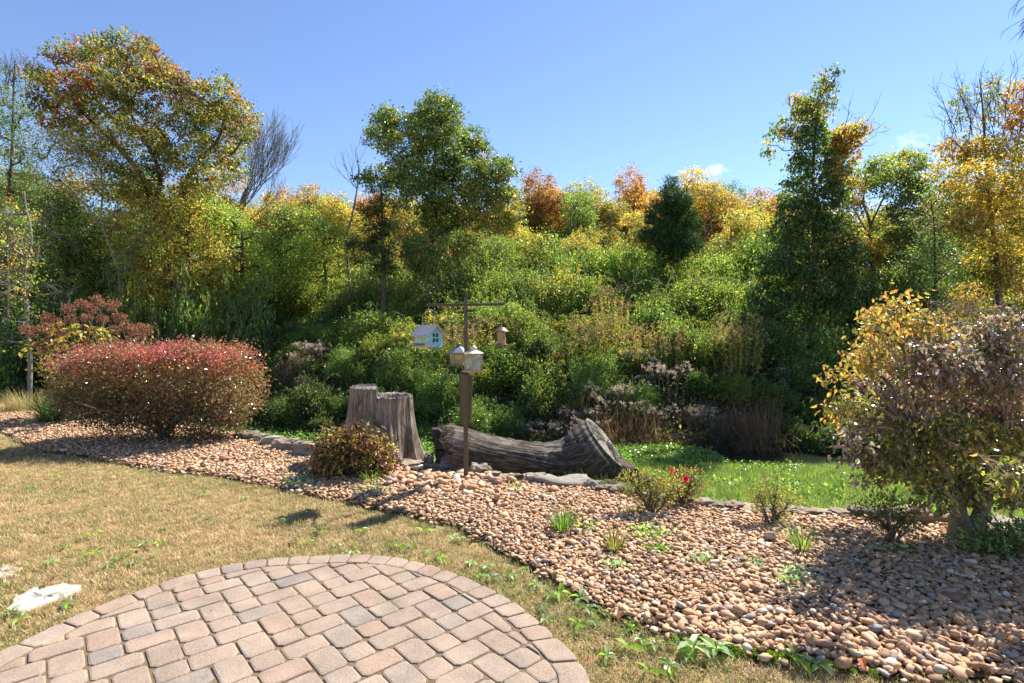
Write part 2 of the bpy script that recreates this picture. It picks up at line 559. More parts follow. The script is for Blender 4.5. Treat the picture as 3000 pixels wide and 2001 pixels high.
# ------------------------------------------------------------------ mesh building
class Acc:
    """collects quads / triangles with point colours and loop UVs"""

    def __init__(s):
        s.v, s.q, s.t, s.c, s.uv = [], [], [], [], []
        s.n = 0

    def add(s, verts, quads=None, tris=None, col=None, uv=None):
        verts = np.asarray(verts, np.float32).reshape(-1, 3)
        if quads is not None and len(quads):
            s.q.append(np.asarray(quads, np.int32).reshape(-1, 4) + s.n)
        if tris is not None and len(tris):
            s.t.append(np.asarray(tris, np.int32).reshape(-1, 3) + s.n)
        s.v.append(verts)
        if col is None:
            col = np.ones((len(verts), 3), np.float32)
        s.c.append(np.broadcast_to(np.asarray(col, np.float32), (len(verts), 3)))
        if uv is None:
            uv = np.zeros((len(verts), 2), np.float32)
        s.uv.append(np.asarray(uv, np.float32))
        s.n += len(verts)
        return s

    def mesh(s, name, mat, offset=(0, 0, 0), smooth=False, with_uv=False):
        v = np.concatenate(s.v) - np.asarray(offset, np.float32)
        q = np.concatenate(s.q) if s.q else np.zeros((0, 4), np.int32)
        t = np.concatenate(s.t) if s.t else np.zeros((0, 3), np.int32)
        me = bpy.data.meshes.new(name)
        me.vertices.add(len(v))
        me.vertices.foreach_set('co', v.ravel().astype(np.float32))
        loops = np.concatenate([q.ravel(), t.ravel()]).astype(np.int32)
        me.loops.add(len(loops))
        me.loops.foreach_set('vertex_index', loops)
        starts = np.concatenate([np.arange(len(q)) * 4, len(q) * 4 + np.arange(len(t)) * 3]).astype(np.int32)
        me.polygons.add(len(starts))
        me.polygons.foreach_set('loop_start', starts)
        me.polygons.foreach_set('use_smooth', np.full(len(starts), smooth, dtype=bool))
        me.update(calc_edges=True)
        c = np.concatenate(s.c)
        if not np.allclose(c, 1.0):
            a = me.color_attributes.new('Col', 'FLOAT_COLOR', 'POINT')
            rgba = np.ones((len(v), 4), np.float32)
            rgba[:, :3] = np.clip(c, 0, 1)
            a.data.foreach_set('color', rgba.ravel())
        if with_uv:
            u = me.uv_layers.new(name='UVMap')
            u.data.foreach_set('uv', np.concatenate(s.uv)[loops].ravel())
        for m in (mat if isinstance(mat, (list, tuple)) else [mat]):
            me.materials.append(m)
        return me


def link(name, me, parent=None, loc=(0, 0, 0)):
    o = bpy.data.objects.new(name, me)
    o.location = loc
    COL.objects.link(o)
    if parent is not None:
        o.parent = parent
    return o


def empty(name, loc, label, cat, group=None):
    o = bpy.data.objects.new(name, None)
    o.empty_display_size = 0.2
    o.location = loc
    COL.objects.link(o)
    return tag(o, label, cat, group)


def tag(o, label, cat, group=None):
    o['label'] = label
    o['category'] = cat
    if group:
        o['group'] = group
    return o


def kind(o, k):
    o['kind'] = k
    return o


def dup(root, loc, rotz=0.0, scale=1.0, label=None):
    r = root.copy()
    COL.objects.link(r)
    r.location = loc
    r.rotation_euler = (0, 0, rotz)
    r.scale = (scale,) * 3 if np.isscalar(scale) else scale
    if label:
        r['label'] = label
    for ch in root.children:
        c = ch.copy()
        COL.objects.link(c)
        c.parent = r
    return r


def tube(path, rad, sides=6, cap=True):
    path = np.asarray(path, float)
    k = len(path)
    rad = np.broadcast_to(np.asarray(rad, float), (k,))
    tan = unit(np.gradient(path, axis=0))
    ref = np.array([0.0, 0, 1]) if abs(tan[0, 2]) < 0.9 else np.array([1.0, 0, 0])
    a1 = unit(np.cross(tan, ref))
    a2 = np.cross(tan, a1)
    th = np.arange(sides) * 2 * np.pi / sides
    v = path[:, None] + rad[:, None, None] * (np.cos(th)[None, :, None] * a1[:, None] + np.sin(th)[None, :, None] * a2[:, None])
    i = np.arange(k - 1)[:, None] * sides
    j = np.arange(sides)[None]
    jn = (j + 1) % sides
    q = np.stack([i + j, i + jn, i + sides + jn, i + sides + j], -1).reshape(-1, 4)
    v = v.reshape(-1, 3)
    tr = []
    if cap:
        v = np.vstack([v, path[0], path[-1]])
        c0, c1 = len(v) - 2, len(v) - 1
        b = (k - 1) * sides
        tr = [(c0, (m + 1) % sides, m) for m in range(sides)] + [(c1, b + m, b + (m + 1) % sides) for m in range(sides)]
    return v, q, tr


def curve(a, b, bend, n=6):
    """bent line from a to b"""
    t = np.linspace(0, 1, n)[:, None]
    return (1 - t) * a + t * b + np.sin(np.pi * t) * np.asarray(bend)


def rand_unit(n):
    return unit(rng.normal(size=(n, 3)))


def add_leaves(acc, pos, size, col, tip=None, aspect=0.55, fold=0.12, droop=0.0, jitter=1.0, detail=False, curl=0.25, face=None):
    """kite-shaped leaves; tip = mean tip direction, jitter = how loosely they follow it"""
    n = len(pos)
    pos = np.asarray(pos, float)
    size = np.broadcast_to(np.asarray(size, float), (n,))[:, None]
    d = rng.normal(size=(n, 3))
    d = d * jitter
    if tip is not None:
        d = d + tip
    d[:, 2] -= droop
    d = unit(d)
    r = rng.normal(size=(n, 3))
    if face is not None:
        r = r * 0.45 + face
    nrm = unit(r - (r * d).sum(1, keepdims=True) * d)
    s = np.cross(d, nrm)
    w = size * aspect * 0.5
    if not detail:
        v = np.stack([pos, pos + d * size * 0.45 + s * w + nrm * size * fold, pos + d * size - nrm * size * curl * 0.5,
                      pos + d * size * 0.45 - s * w + nrm * size * fold], 1)
        o = np.arange(n)[:, None] * 4
        t = np.concatenate([o + [0, 1, 2], o + [0, 2, 3]])
        acc.add(v.reshape(-1, 3), tris=t, col=np.repeat(col, 4, 0))
    else:
        c = curl
        m1 = pos + d * size * 0.3
        m2 = pos + d * size * 0.66 - nrm * size * c * 0.35
        tp = pos + d * size * 0.97 - nrm * size * c * 1.0
        up = nrm * size * fold
        v = np.stack([pos, m1, m2, tp, m1 + s * w * 0.95 + up, m1 - s * w * 0.95 + up, m2 + s * w * 0.85 + up, m2 - s * w * 0.85 + up], 1)
        o = np.arange(n)[:, None] * 8
        t = np.concatenate([o + k for k in ([0, 4, 1], [0, 1, 5], [2, 6, 3], [2, 3, 7])])
        q = np.concatenate([o + k for k in ([1, 4, 6, 2], [1, 2, 7, 5])])
        acc.add(v.reshape(-1, 3), quads=q, tris=t, col=np.repeat(col, 8, 0))


def add_blades(acc, pos, az, length, lean, width, col, segs=4, tipcol=None):
    """arching grass blades"""
    n = len(pos)
    t = np.linspace(0, 1, segs + 1)[None, :, None]
    az = np.asarray(az)[:, None, None]
    length = np.broadcast_to(length, (n,))[:, None, None]
    lean = np.broadcast_to(lean, (n,))[:, None, None]
    out = np.concatenate([np.cos(az), np.sin(az), 0 * az], 2)
    side = np.concatenate([-np.sin(az), np.cos(az), 0 * az], 2)
    ang = lean * (0.25 + 1.0 * t)
    # integrate a bending angle along the blade
    step = length / segs
    dx = np.cumsum(np.sin(ang), 1) - np.sin(ang[:, :1])
    dz = np.cumsum(np.cos(ang), 1) - np.cos(ang[:, :1])
    mid = np.asarray(pos)[:, None] + out * dx * step + np.array([0, 0, 1.0]) * dz * step
    w = np.broadcast_to(width, (n,))[:, None, None] * 0.5 * (1 - t ** 2.2 * 0.92)
    v = np.concatenate([mid + side * w, mid - side * w], 2).reshape(n, (segs + 1) * 2, 3)
    o = np.arange(n)[:, None] * (segs + 1) * 2
    q = np.concatenate([o + [2 * k, 2 * k + 1, 2 * k + 3, 2 * k + 2] for k in range(segs)])
    cc = np.repeat(col[:, None], (segs + 1) * 2, 1)
    if tipcol is not None:
        f = np.repeat(np.linspace(0, 1, segs + 1), 2)[None, :, None] ** 1.5
        cc = cc * (1 - f) + tipcol[:, None] * f
    acc.add(v.reshape(-1, 3), quads=q, col=cc.reshape(-1, 3))


# leaf colours (linear reflectance)
DG, MG, LG, YG = (0.055, 0.100, 0.040), (0.095, 0.165, 0.042), (0.150, 0.220, 0.050), (0.25, 0.27, 0.06)
BG = (0.16, 0.29, 0.035)
YE, GO, OR, OB = (0.46, 0.345, 0.07), (0.36, 0.25, 0.07), (0.42, 0.19, 0.05), (0.30, 0.155, 0.065)
RD, RB, BR, TN = (0.34, 0.06, 0.035), (0.18, 0.065, 0.045), (0.11, 0.07, 0.045), (0.40, 0.31, 0.20)
OL, BB = (0.15, 0.145, 0.04), (0.055, 0.085, 0.05)
PU, MA = (0.12, 0.07, 0.085), (0.13, 0.05, 0.04)
PK = (0.45, 0.09, 0.10)


def colours(n, pal, clump=None, nclump=0, follow=0.65, jit=0.25):
    """pal: list of (rgb, weight); clump: clump index for each leaf"""
    cs = np.array([p[0] for p in pal])
    w = np.array([p[1] for p in pal], float)
    w /= w.sum()
    pick = rng.choice(len(cs), n, p=w)
    c = cs[pick]
    if clump is not None:
        cl = cs[rng.choice(len(cs), nclump, p=w)] * (1 + rng.normal(0, 0.18, (nclump, 1)))
        keep = rng.random((n, 1)) < follow
        c = np.where(keep, cl[clump], c)
    return np.clip(c * (1 + rng.normal(0, jit, (n, 1))) * (1 + rng.normal(0, 0.06, (n, 3))), 0.004, 0.9)


def blob_points(c, r, n, shell=0.55, top=False):
    """clump centres spread through an ellipsoid, denser toward its skin"""
    d = rand_unit(n)
    if top:
        d[:, 2] = np.abs(d[:, 2]) * 1.0 - 0.15
        d = unit(d)
    rad = rng.random(n) ** (1 / 3) * (1 - shell) + shell * (0.75 + 0.35 * rng.random(n))
    return np.asarray(c) + d * rad[:, None] * np.asarray(r)


def fill_blob(acc, c, r, pal, leaf=0.1, dens=1.0, clump_r=0.3, per=34, aspect=0.55, droop=0.25, jitter=1.0, shell=0.5, outward=0.5,
              top=False, detail=False, curl=0.25, follow=0.65, flat=0.75):
    r = np.asarray(r, float)
    rm = (r[0] * r[1] * r[2]) ** (1 / 3)
    n = max(3, int(36 * dens * (rm / (clump_r / 0.3)) ** 2 + 2))
    cc = blob_points(c, r, n, shell, top)
    k = rng.poisson(per, n)
    idx = np.repeat(np.arange(n), k)
    m = len(idx)
    off = rng.normal(0, 1, (m, 3)) * np.array([1, 1, flat]) * clump_r * 0.55
    csz = (0.6 + 0.8 * rng.random(n))[idx]
    pos = cc[idx] + off * csz[:, None]
    out = unit(pos - np.asarray(c)) * outward
    col = colours(m, pal, idx, n, follow)
    sz = leaf * (0.6 + 0.7 * rng.random(m))
    add_leaves(acc, pos, sz, col, out, aspect, droop=droop, jitter=jitter, detail=detail, curl=curl)
    return cc


def add_tube(acc, path, rad, sides=5):
    v, q, t = tube(path, rad, sides)
    acc.add(v, q, t)


def wobble(path, amp):
    p = np.array(path, float)
    if len(p) > 2:
        p[1:-1] += rng.normal(0, amp, (len(p) - 2, 3))
    return p


def spline(pts, n=16):
    """Catmull-Rom through the points"""
    pts = np.asarray(pts, float)
    if len(pts) == 2:
        return np.linspace(pts[0], pts[1], n)
    p = np.vstack([2 * pts[0] - pts[1], pts, 2 * pts[-1] - pts[-2]])
    out = []
    segs = len(pts) - 1
    for u in np.linspace(0, segs - 1e-6, n):
        i = int(u)
        t = u - i
        a, b, c, d = p[i], p[i + 1], p[i + 2], p[i + 3]
        out.append(0.5 * (2 * b + (c - a) * t + (2 * a - 5 * b + 4 * c - d) * t * t + (3 * b - a - 3 * c + d) * t ** 3))
    return np.array(out)


def grow(acc, p, d, L, r, level, ratio=0.72, spread=0.55, kids=3, up=0.12, wob=0.12, sides=5, tips=None, minr=0.004):
    """recursive branching for bare crowns"""
    n = 5
    path = [p]
    q = np.array(p, float)
    dd = unit(d)
    for i in range(n):
        dd = unit(dd + rng.normal(0, wob, 3) + np.array([0, 0, up]))
        q = q + dd * L / n
        path.append(q)
    path = np.array(path)
    r1 = max(minr, r * 0.55)
    add_tube(acc, path, np.linspace(r, r1, n + 1), sides if level > 1 else 3)
    if tips is not None:
        tips.append((path, level))
    if level <= 0:
        return
    for k in range(kids):
        f = 0.35 + 0.65 * (k + rng.random()) / kids
        i = min(n - 1, int(f * n))
        b = path[i] * (1 - (f * n - i)) + path[i + 1] * (f * n - i) if i < n else path[-1]
        nd = unit(dd + rand_unit(1)[0] * spread * (1.0 + 0.4 * rng.random()))
        grow(acc, b, nd, L * ratio * (0.7 + 0.5 * rng.random()), max(minr, r * (0.5 + 0.15 * rng.random())), level - 1, ratio, spread, kids, up, wob, sides, tips, minr)


def tree(name, label, base, trunks, blobs, bark='bark', leafmat='leaf', cat='tree', group=None, extra=None, limb_r=0.05, twigs=0.35, **kw):
    """trunks: list of (points, r0, r1); blobs: list of (centre, radii, palette, overrides)"""
    base = np.asarray(base, float)
    root = empty(name, base, label, cat, group)
    wood, crown = Acc(), Acc()
    tp = []
    for pts, r0, r1 in trunks:
        path = spline(pts, max(8, 5 * len(pts)))
        tp.append(path)
        rr = np.linspace(r0, r1, len(path))
        rr[0] *= 1.35
        v, q, t = tube(path, rr, 8)
        wood.add(v, q, t)
    allp = np.concatenate(tp)
    for (c, r, pal, ov) in blobs:
        o = dict(kw)
        o.update(ov)
        cc = fill_blob(crown, c, r, pal, **o)
        c = np.asarray(c)
        # limb from the trunk up to this part of the crown, then twigs to its clumps
        score = np.linalg.norm(allp - c, axis=1) + 0.9 * np.maximum(0, allp[:, 2] - c[2] + 0.15 * np.linalg.norm(r))
        a = allp[np.argmin(score)]
        L = np.linalg.norm(c - a)
        if L > 0.15:
            path = wobble(curve(a, c, rng.normal(0, 0.06, 3) * L + np.array([0, 0, -0.05 * L]), 7), 0.03 * L)
            add_tube(wood, path, np.linspace(limb_r, limb_r * 0.4, 7), 5)
        else:
            path = np.array([a, c])
        for tip in cc[rng.random(len(cc)) < twigs]:
            s = path[rng.integers(len(path) // 2, len(path))]
            add_tube(wood, wobble(curve(s, tip, rng.normal(0, 0.08, 3) * np.linalg.norm(tip - s), 4), 0.02), np.linspace(limb_r * 0.3, limb_r * 0.1, 4), 3)
    if extra:
        extra(wood, crown)
    link('trunk', wood.mesh('trunk', M[bark], base, smooth=True), root)
    if crown.n:
        link('crown', crown.mesh('crown', M[leafmat], base), root)
    return root


def PB(px, py, Y, rx, ry, depth=None, dY=0.0):
    """blob given in photo pixels at distance Y: centre and radii in metres"""
    Y = Y + dY
    k = Y / F
    return P(px, py, Y), (rx * k, (depth if depth else 0.85 * (rx + ry) / 2 * k), ry * k)


# ------------------------------------------------------------------ setting: ground, water
def make_ground():
    def axis(fine0, fine1, step, lo, hi):
        a = list(np.arange(fine0, fine1 + 1e-6, step))
        s, x = step, fine1
        while x < hi:
            s *= 1.25
            x += s
            a.append(min(x, hi))
        s, x, b = step, fine0, []
        while x > lo:
            s *= 1.25
            x -= s
            b.append(max(x, lo))
        return np.array(b[::-1] + a)

    xs = axis(-14, 14, 0.14, -900, 900)
    ys = axis(0.5, 20, 0.14, -60, 1500)
    X, Y = np.meshgrid(xs, ys)
    Z = H(X, Y)
    # keep the slope rising only as far as the wood, then level
    Z = np.minimum(Z, 9.0) - 0.012
    v = np.stack([X, Y, Z], -1).reshape(-1, 3)
    nx, ny = len(xs), len(ys)
    i = np.arange(ny - 1)[:, None] * nx
    j = np.arange(nx - 1)[None]
    q = np.stack([i + j, i + j + 1, i + nx + j + 1, i + nx + j], -1).reshape(-1, 4)
    a = Acc().add(v, q)
    return kind(link('ground', a.mesh('ground', M['ground'], smooth=True)), 'structure')


ground = make_ground()


def make_water():
    xs = np.linspace(-30, 30, 121)
    a = Acc()
    c = Yc(xs)
    rows = [np.stack([xs, c + o, np.full_like(xs, -0.84)], -1) for o in (-1.5, -0.5, 0.5, 1.5)]
    v = np.concatenate(rows)
    n = len(xs)
    q = [(r * n + i, r * n + i + 1, (r + 1) * n + i + 1, (r + 1) * n + i) for r in range(3) for i in range(n - 1)]
    a.add(v, q)
    return kind(link('creek_water', a.mesh('creek_water', M['water'])), 'structure')


make_water()

# ------------------------------------------------------------------ scatter (ground cover, pebbles) with geometry nodes
def scatter(name, pts, rot, scl, idx, sources):
    me = bpy.data.meshes.new(name)
    n = len(pts)
    me.vertices.add(n)
    me.vertices.foreach_set('co', np.asarray(pts, np.float32).ravel())
    for nm, ty, dat, key in (('rot', 'FLOAT_VECTOR', rot, 'vector'), ('scl', 'FLOAT_VECTOR', scl, 'vector'), ('idx', 'INT', idx, 'value')):
        at = me.attributes.new(nm, ty, 'POINT')
        at.data.foreach_set(key, np.asarray(dat, np.float32 if ty != 'INT' else np.int32).ravel())
    coll = bpy.data.collections.new(name + '_pieces')
    for i, s in enumerate(sources):
        coll.objects.link(bpy.data.objects.new('%s_piece_%02d' % (name, i), s))
    ng = bpy.data.node_groups.new(name + '_scatter', 'GeometryNodeTree')
    ng.interface.new_socket('Geometry', in_out='INPUT', socket_type='NodeSocketGeometry')
    ng.interface.new_socket('Geometry', in_out='OUTPUT', socket_type='NodeSocketGeometry')
    N, L = ng.nodes, ng.links
    gi, go = N.new('NodeGroupInput'), N.new('NodeGroupOutput')
    iop = N.new('GeometryNodeInstanceOnPoints')
    ci = N.new('GeometryNodeCollectionInfo')
    ci.inputs['Collection'].default_value = coll
    ci.inputs['Separate Children'].default_value = True
    ci.inputs['Reset Children'].default_value = True

    def na(nm, ty):
        x = N.new('GeometryNodeInputNamedAttribute')
        x.data_type = ty
        x.inputs['Name'].default_value = nm
        return x.outputs['Attribute']

    e2r = N.new('FunctionNodeEulerToRotation')
    L.new(na('rot', 'FLOAT_VECTOR'), e2r.inputs[0])
    L.new(gi.outputs[0], iop.inputs['Points'])
    L.new(ci.outputs[0], iop.inputs['Instance'])
    iop.inputs['Pick Instance'].default_value = True
    L.new(na('idx', 'INT'), iop.inputs['Instance Index'])
    L.new(e2r.outputs[0], iop.inputs['Rotation'])
    L.new(na('scl', 'FLOAT_VECTOR'), iop.inputs['Scale'])
    L.new(iop.outputs[0], go.inputs[0])
    o = link(name, me)
    md = o.modifiers.new('scatter', 'NODES')
    md.node_group = ng
    return kind(o, 'stuff')


# ------------------------------------------------------------------ patio
def paver_mesh(poly, z_top=0.0, depth=0.05, bev=0.009, corner=0.020):
    """convex outline (x, y), counter-clockwise -> tumbled paver with softened corners and edges"""
    poly = np.asarray(poly, float)
    n = len(poly)
    pts = []
    for i in range(n):
        a, b, c = poly[i - 1], poly[i], poly[(i + 1) % n]
        la, lc = np.linalg.norm(a - b), np.linalg.norm(c - b)
        k = min(corner, 0.3 * la, 0.3 * lc) * (0.7 + 0.6 * random.random())
        pts += [b + (a - b) / la * k, b + (c - b) / lc * k * (0.7 + 0.6 * random.random())]
    pts = np.array(pts)
    ctr = pts.mean(0)
    inw = unit(ctr - pts)
    m = len(pts)
    r0, r1, r2 = pts, pts + inw * bev * 0.35, pts + inw * bev * 1.6
    v = [np.c_[r0, np.full(m, z_top - depth)], np.c_[r0, np.full(m, z_top - bev * 1.1)], np.c_[r1, np.full(m, z_top - bev * 0.35)],
         np.c_[r2, z_top + rng.normal(0, 0.0006, m)], [[ctr[0], ctr[1], z_top + 0.0006]]]
    v = np.concatenate(v)
    q = [(l * m + i, l * m + (i + 1) % m, (l + 1) * m + (i + 1) % m, (l + 1) * m + i) for l in range(3) for i in range(m)]
    t = [(3 * m + i, 3 * m + (i + 1) % m, 4 * m) for i in range(m)]
    return v, q, t


def clip_poly(poly, inside, steps=None):
    """clip a convex polygon by sampled half-planes (list of (point, inward normal))"""
    for p, nrm in inside:
        out = []
        for i in range(len(poly)):
            a, b = poly[i], poly[(i + 1) % len(poly)]
            da, db = (a - p) @ nrm, (b - p) @ nrm
            if da >= 0:
                out.append(a)
            if da * db < 0:
                out.append(a + (b - a) * da / (da - db))
        poly = out
        if len(poly) < 3:
            return []
    return poly


def poly_area(p):
    p = np.asarray(p)
    return 0.5 * abs(np.dot(p[:, 0], np.roll(p[:, 1], -1)) - np.dot(p[:, 1], np.roll(p[:, 0], -1)))


PATIO_Z = 0.03


def make_patio():
    ang = np.linspace(0, 2 * np.pi, 97)[:-1]
    rr = pat_r(ang) - 0.01
    v = np.c_[PAT_C[0] + rr * np.cos(ang), PAT_C[1] + rr * np.sin(ang), np.full(96, PATIO_Z - 0.009)]
    v = np.vstack([v, [PAT_C[0], PAT_C[1], PATIO_Z - 0.009]])
    a = Acc().add(v, tris=[(i, (i + 1) % 96, 96) for i in range(96)])
    bed = kind(link('patio', a.mesh('patio', M['sand'])), 'structure')
    # ring of edge pavers
    BW = 0.15

    def pos(t, inset):
        r = pat_r(t) - inset
        return PAT_C + r * np.array([math.cos(t), math.sin(t)])

    def put(poly):
        cx = np.mean(poly, 0)
        z = PATIO_Z + random.uniform(-0.003, 0.003)
        vv, q, t = paver_mesh(poly, 0)
        vv[:, :2] -= cx
        tx, ty = random.gauss(0, 0.008), random.gauss(0, 0.008)
        vv[:, 2] += vv[:, 0] * tx + vv[:, 1] * ty
        o = link('paver', Acc().add(vv, q, t).mesh('paver', M['paver']), bed, (cx[0], cx[1], z))
        return o

    t = -0.6
    while t < math.pi + 0.75:
        L = random.choice([0.15, 0.155, 0.225, 0.228, 0.16])
        t1 = t + L / float(pat_r(t))
        g = 0.004 / 1.5
        tm = (t + t1) / 2
        poly = [pos(t + g, BW), pos(t + g, 0.0), pos(tm, -0.002), pos(t1 - g, 0.0), pos(t1 - g, BW), pos(tm, BW - 0.002)]
        put(poly)
        t = t1
    # field of three paver shapes on a 45 degree lattice, cut at the ring
    MOD = 0.0765
    th = math.radians(41.5)
    ea, eb = np.array([math.cos(th), math.sin(th)]), np.array([math.sin(th), -math.cos(th)])
    org = 6.0 * MOD * ea - 48.0 * MOD * eb
    lim = []
    for tt in np.linspace(0, 2 * np.pi, 73)[:-1]:
        p = pos(tt, BW + 0.006)
        q = pos(tt + 0.01, BW + 0.006)
        d = unit(q - p)
        lim.append((p, np.array([-d[1], d[0]])))
    done = set()
    for i in range(-30, 31):
        for j in range(-60, 61):
            x0, y0 = i * 16 + j * 7, j
            for ox, oy, w, h in ((0, 0, 3, 2), (3, 0, 2, 3), (14, 0, 2, 2)):
                x, y = x0 + ox, y0 + oy
                c = org + (x + w / 2) * MOD * ea + (y + h / 2) * MOD * eb
                if not in_patio(c[0], c[1], 0.02) or c[1] < 1.75 or (x, y) in done:
                    continue
                done.add((x, y))
                g = 0.044
                jx, jy, jr = random.gauss(0, 0.02), random.gauss(0, 0.02), random.gauss(0, 0.006)
                cs = [(g, g), (g, h - g), (w - g, h - g), (w - g, g)]
                poly = [org + (x + u + jx + jr * v_) * MOD * ea + (y + v_ + jy - jr * u) * MOD * eb for u, v_ in cs]
                near = [l for l in lim if np.linalg.norm(l[0] - c) < 0.42]
                poly = clip_poly(poly, near)
                if len(poly) < 3 or poly_area(poly) < 0.0016:
                    continue
                # drop slivers between nearly equal points
                pl = [poly[k] for k in range(len(poly)) if np.linalg.norm(poly[k] - poly[k - 1]) > 0.012]
                if len(pl) < 3:
                    continue
                # counter-clockwise
                pa = np.array(pl)
                if np.dot(pa[:, 0], np.roll(pa[:, 1], -1)) - np.dot(pa[:, 1], np.roll(pa[:, 0], -1)) < 0:
                    pl = pl[::-1]
                put(pl)


make_patio()


# ------------------------------------------------------------------ gravel bed with river pebbles
def make_pebble_shapes(n=10):
    import bmesh
    out = []
    for k in range(n):
        bm = bmesh.new()
        bmesh.ops.create_cube(bm, size=1.0)
        bmesh.ops.subdivide_edges(bm, edges=bm.edges, cuts=1, use_grid_fill=True)
        sq = [random.uniform(0.0, 0.45) for _ in range(3)]
        ax = Vector((random.uniform(0.85, 1.25), random.uniform(0.6, 0.95), random.uniform(0.35, 0.65)))
        off = Vector((random.uniform(0, 9), random.uniform(0, 9), k * 3.1))
        for v in bm.verts:
            d = v.co.normalized()
            c = d.lerp(v.co * 1.25, random.uniform(0.05, 0.5))
            c *= 0.5 * (1 + 0.5 * mnoise.noise(d * 1.4 + off) + 0.22 * mnoise.noise(d * 3.3 + off))
            v.co = Vector((c.x * ax.x, c.y * ax.y, c.z * ax.z))
        for f in bm.faces:
            f.smooth = True
        me = bpy.data.meshes.new('pebble_shape')
        bm.to_mesh(me)
        bm.free()
        me.materials.append(M['pebble'])
        out.append(me)
    return out


def make_gravel():
    xs = np.concatenate([np.linspace(-14, -9.5, 12), np.linspace(-9.4, 8.2, 180)])
    ts = np.linspace(0, 1, 13)
    yf, ye = Yf(xs), Ye(xs)
    X = np.repeat(xs[:, None], 13, 1)
    Yg = yf[:, None] + (ye - yf)[:, None] * ts[None]
    Z = MOUND(X, Yg)
    v = np.stack([X, Yg, Z], -1).reshape(-1, 3)
    q = [(i * 13 + j, (i + 1) * 13 + j, (i + 1) * 13 + j + 1, i * 13 + j + 1) for i in range(len(xs) - 1) for j in range(12)]
    bed = kind(link('gravel_bed', Acc().add(v, q).mesh('gravel_bed', M['bed_soil'], smooth=True)), 'structure')
    shapes = make_pebble_shapes(12)
    # candidates: jittered, spacing grows with distance
    pts = []
    for y0, y1, sp in ((2.2, 4.2, 0.025), (4.2, 7.0, 0.027), (7.0, 13.5, 0.036)):
        gx = np.arange(-13.5, 7.6, sp)
        gy = np.arange(y0, y1, sp)
        A, B = np.meshgrid(gx, gy)
        p = np.stack([A.ravel(), B.ravel()], -1) + rng.normal(0, sp * 0.4, (A.size, 2))
        ok = (p[:, 1] > Yf(p[:, 0]) + 0.03 - 0.16 * rng.random(len(p)) ** 5) & (p[:, 1] < Ye(p[:, 0]) + 0.04) & (np.abs(p[:, 0]) < p[:, 1] * 1.35 + 0.6)
        pts.append(p[ok])
    p = np.concatenate(pts)
    n = len(p)
    size = 0.013 + 0.024 * rng.random(n) + 0.028 * rng.random(n) ** 4
    patch = fnoise(p[:, 0], p[:, 1], 1.2, 5)
    size *= 1.0 + 0.16 * patch + 0.22 * sstep(3.8, 2.6, p[:, 1])
    big = rng.random(n) < 0.02
    size[big] *= 1.6
    # the cobbles heaped beside the feeder pole
    heap = np.exp(-((p[:, 0] + 0.75) / 0.45) ** 2 - ((p[:, 1] - 5.95) / 0.32) ** 2)
    hb = rng.random(n) < heap * 0.16
    size[hb] = 0.085 + 0.04 * rng.random(hb.sum())
    z = MOUND(p[:, 0], p[:, 1]) + size * (0.05 + 0.45 * rng.random(n))
    pos = np.c_[p, z]
    rot = np.c_[rng.normal(0, 0.3, n), rng.normal(0, 0.3, n), rng.random(n) * 6.283]
    scl = np.repeat(size[:, None] * 1.18, 3, 1) * (1 + rng.normal(0, 0.1, (n, 3)))
    idx = rng.integers(0, 12, n)
    # the 300 that show largest are pieces of their own
    vis = size / p[:, 1] * (np.abs(p[:, 0]) < p[:, 1] * 0.95) * (p[:, 1] > 2.45) * (z > MOUND(p[:, 0], p[:, 1]) + 0.3 * size)
    order = np.argsort(-vis)
    top, rest = order[:300], order[300:]
    for i in top:
        o = link('pebble', shapes[idx[i]], bed, pos[i])
        o.rotation_euler = rot[i]
        o.scale = scl[i]
    g = scatter('loose_gravel', pos[rest], rot[rest], scl[rest], idx[rest], shapes)
    g.parent = bed
    return bed, n


gravel_bed, n_peb = make_gravel()


# ------------------------------------------------------------------ lawn
FLAG_A = [(18, 1786), (45, 1745), (100, 1722), (185, 1708), (240, 1712), (238, 1728), (170, 1752), (90, 1784), (50, 1792)]
FLAG_B = [(-60, 1665), (20, 1656), (62, 1662), (55, 1674), (10, 1690), (-70, 1700)]


def in_poly(x, y, outline):
    q = np.array([G(a, b, 0.02)[:2] for a, b in outline])
    q = q.mean(0) + (q - q.mean(0)) * 0.93
    r = np.zeros(len(x), bool)
    for i in range(len(q)):
        (x0, y0), (x1, y1) = q[i], q[i - 1]
        c = ((y0 > y) != (y1 > y)) & (x < (x1 - x0) * (y - y0) / (y1 - y0 + 1e-12) + x0)
        r ^= c
    return r


def tuft_mesh(name, n, rad, hmin, hmax, width, pal, lean=0.7, segs=2, mat='grass'):
    a = Acc()
    r = rad * np.sqrt(rng.random(n))
    th = rng.random(n) * 6.283
    pos = np.c_[r * np.cos(th), r * np.sin(th), np.full(n, -0.004)]
    add_blades(a, pos, rng.random(n) * 6.283, hmin + (hmax - hmin) * rng.random(n), lean * (0.3 + rng.random(n)), width * (0.7 + 0.6 * rng.random(n)),
               colours(n, pal, jit=0.2), segs)
    return a.mesh(name, M[mat])


ST1, ST2, ST3 = (0.45, 0.34, 0.185), (0.33, 0.235, 0.125), (0.53, 0.42, 0.26)
GR1, GR2 = (0.17, 0.195, 0.055), (0.24, 0.25, 0.085)


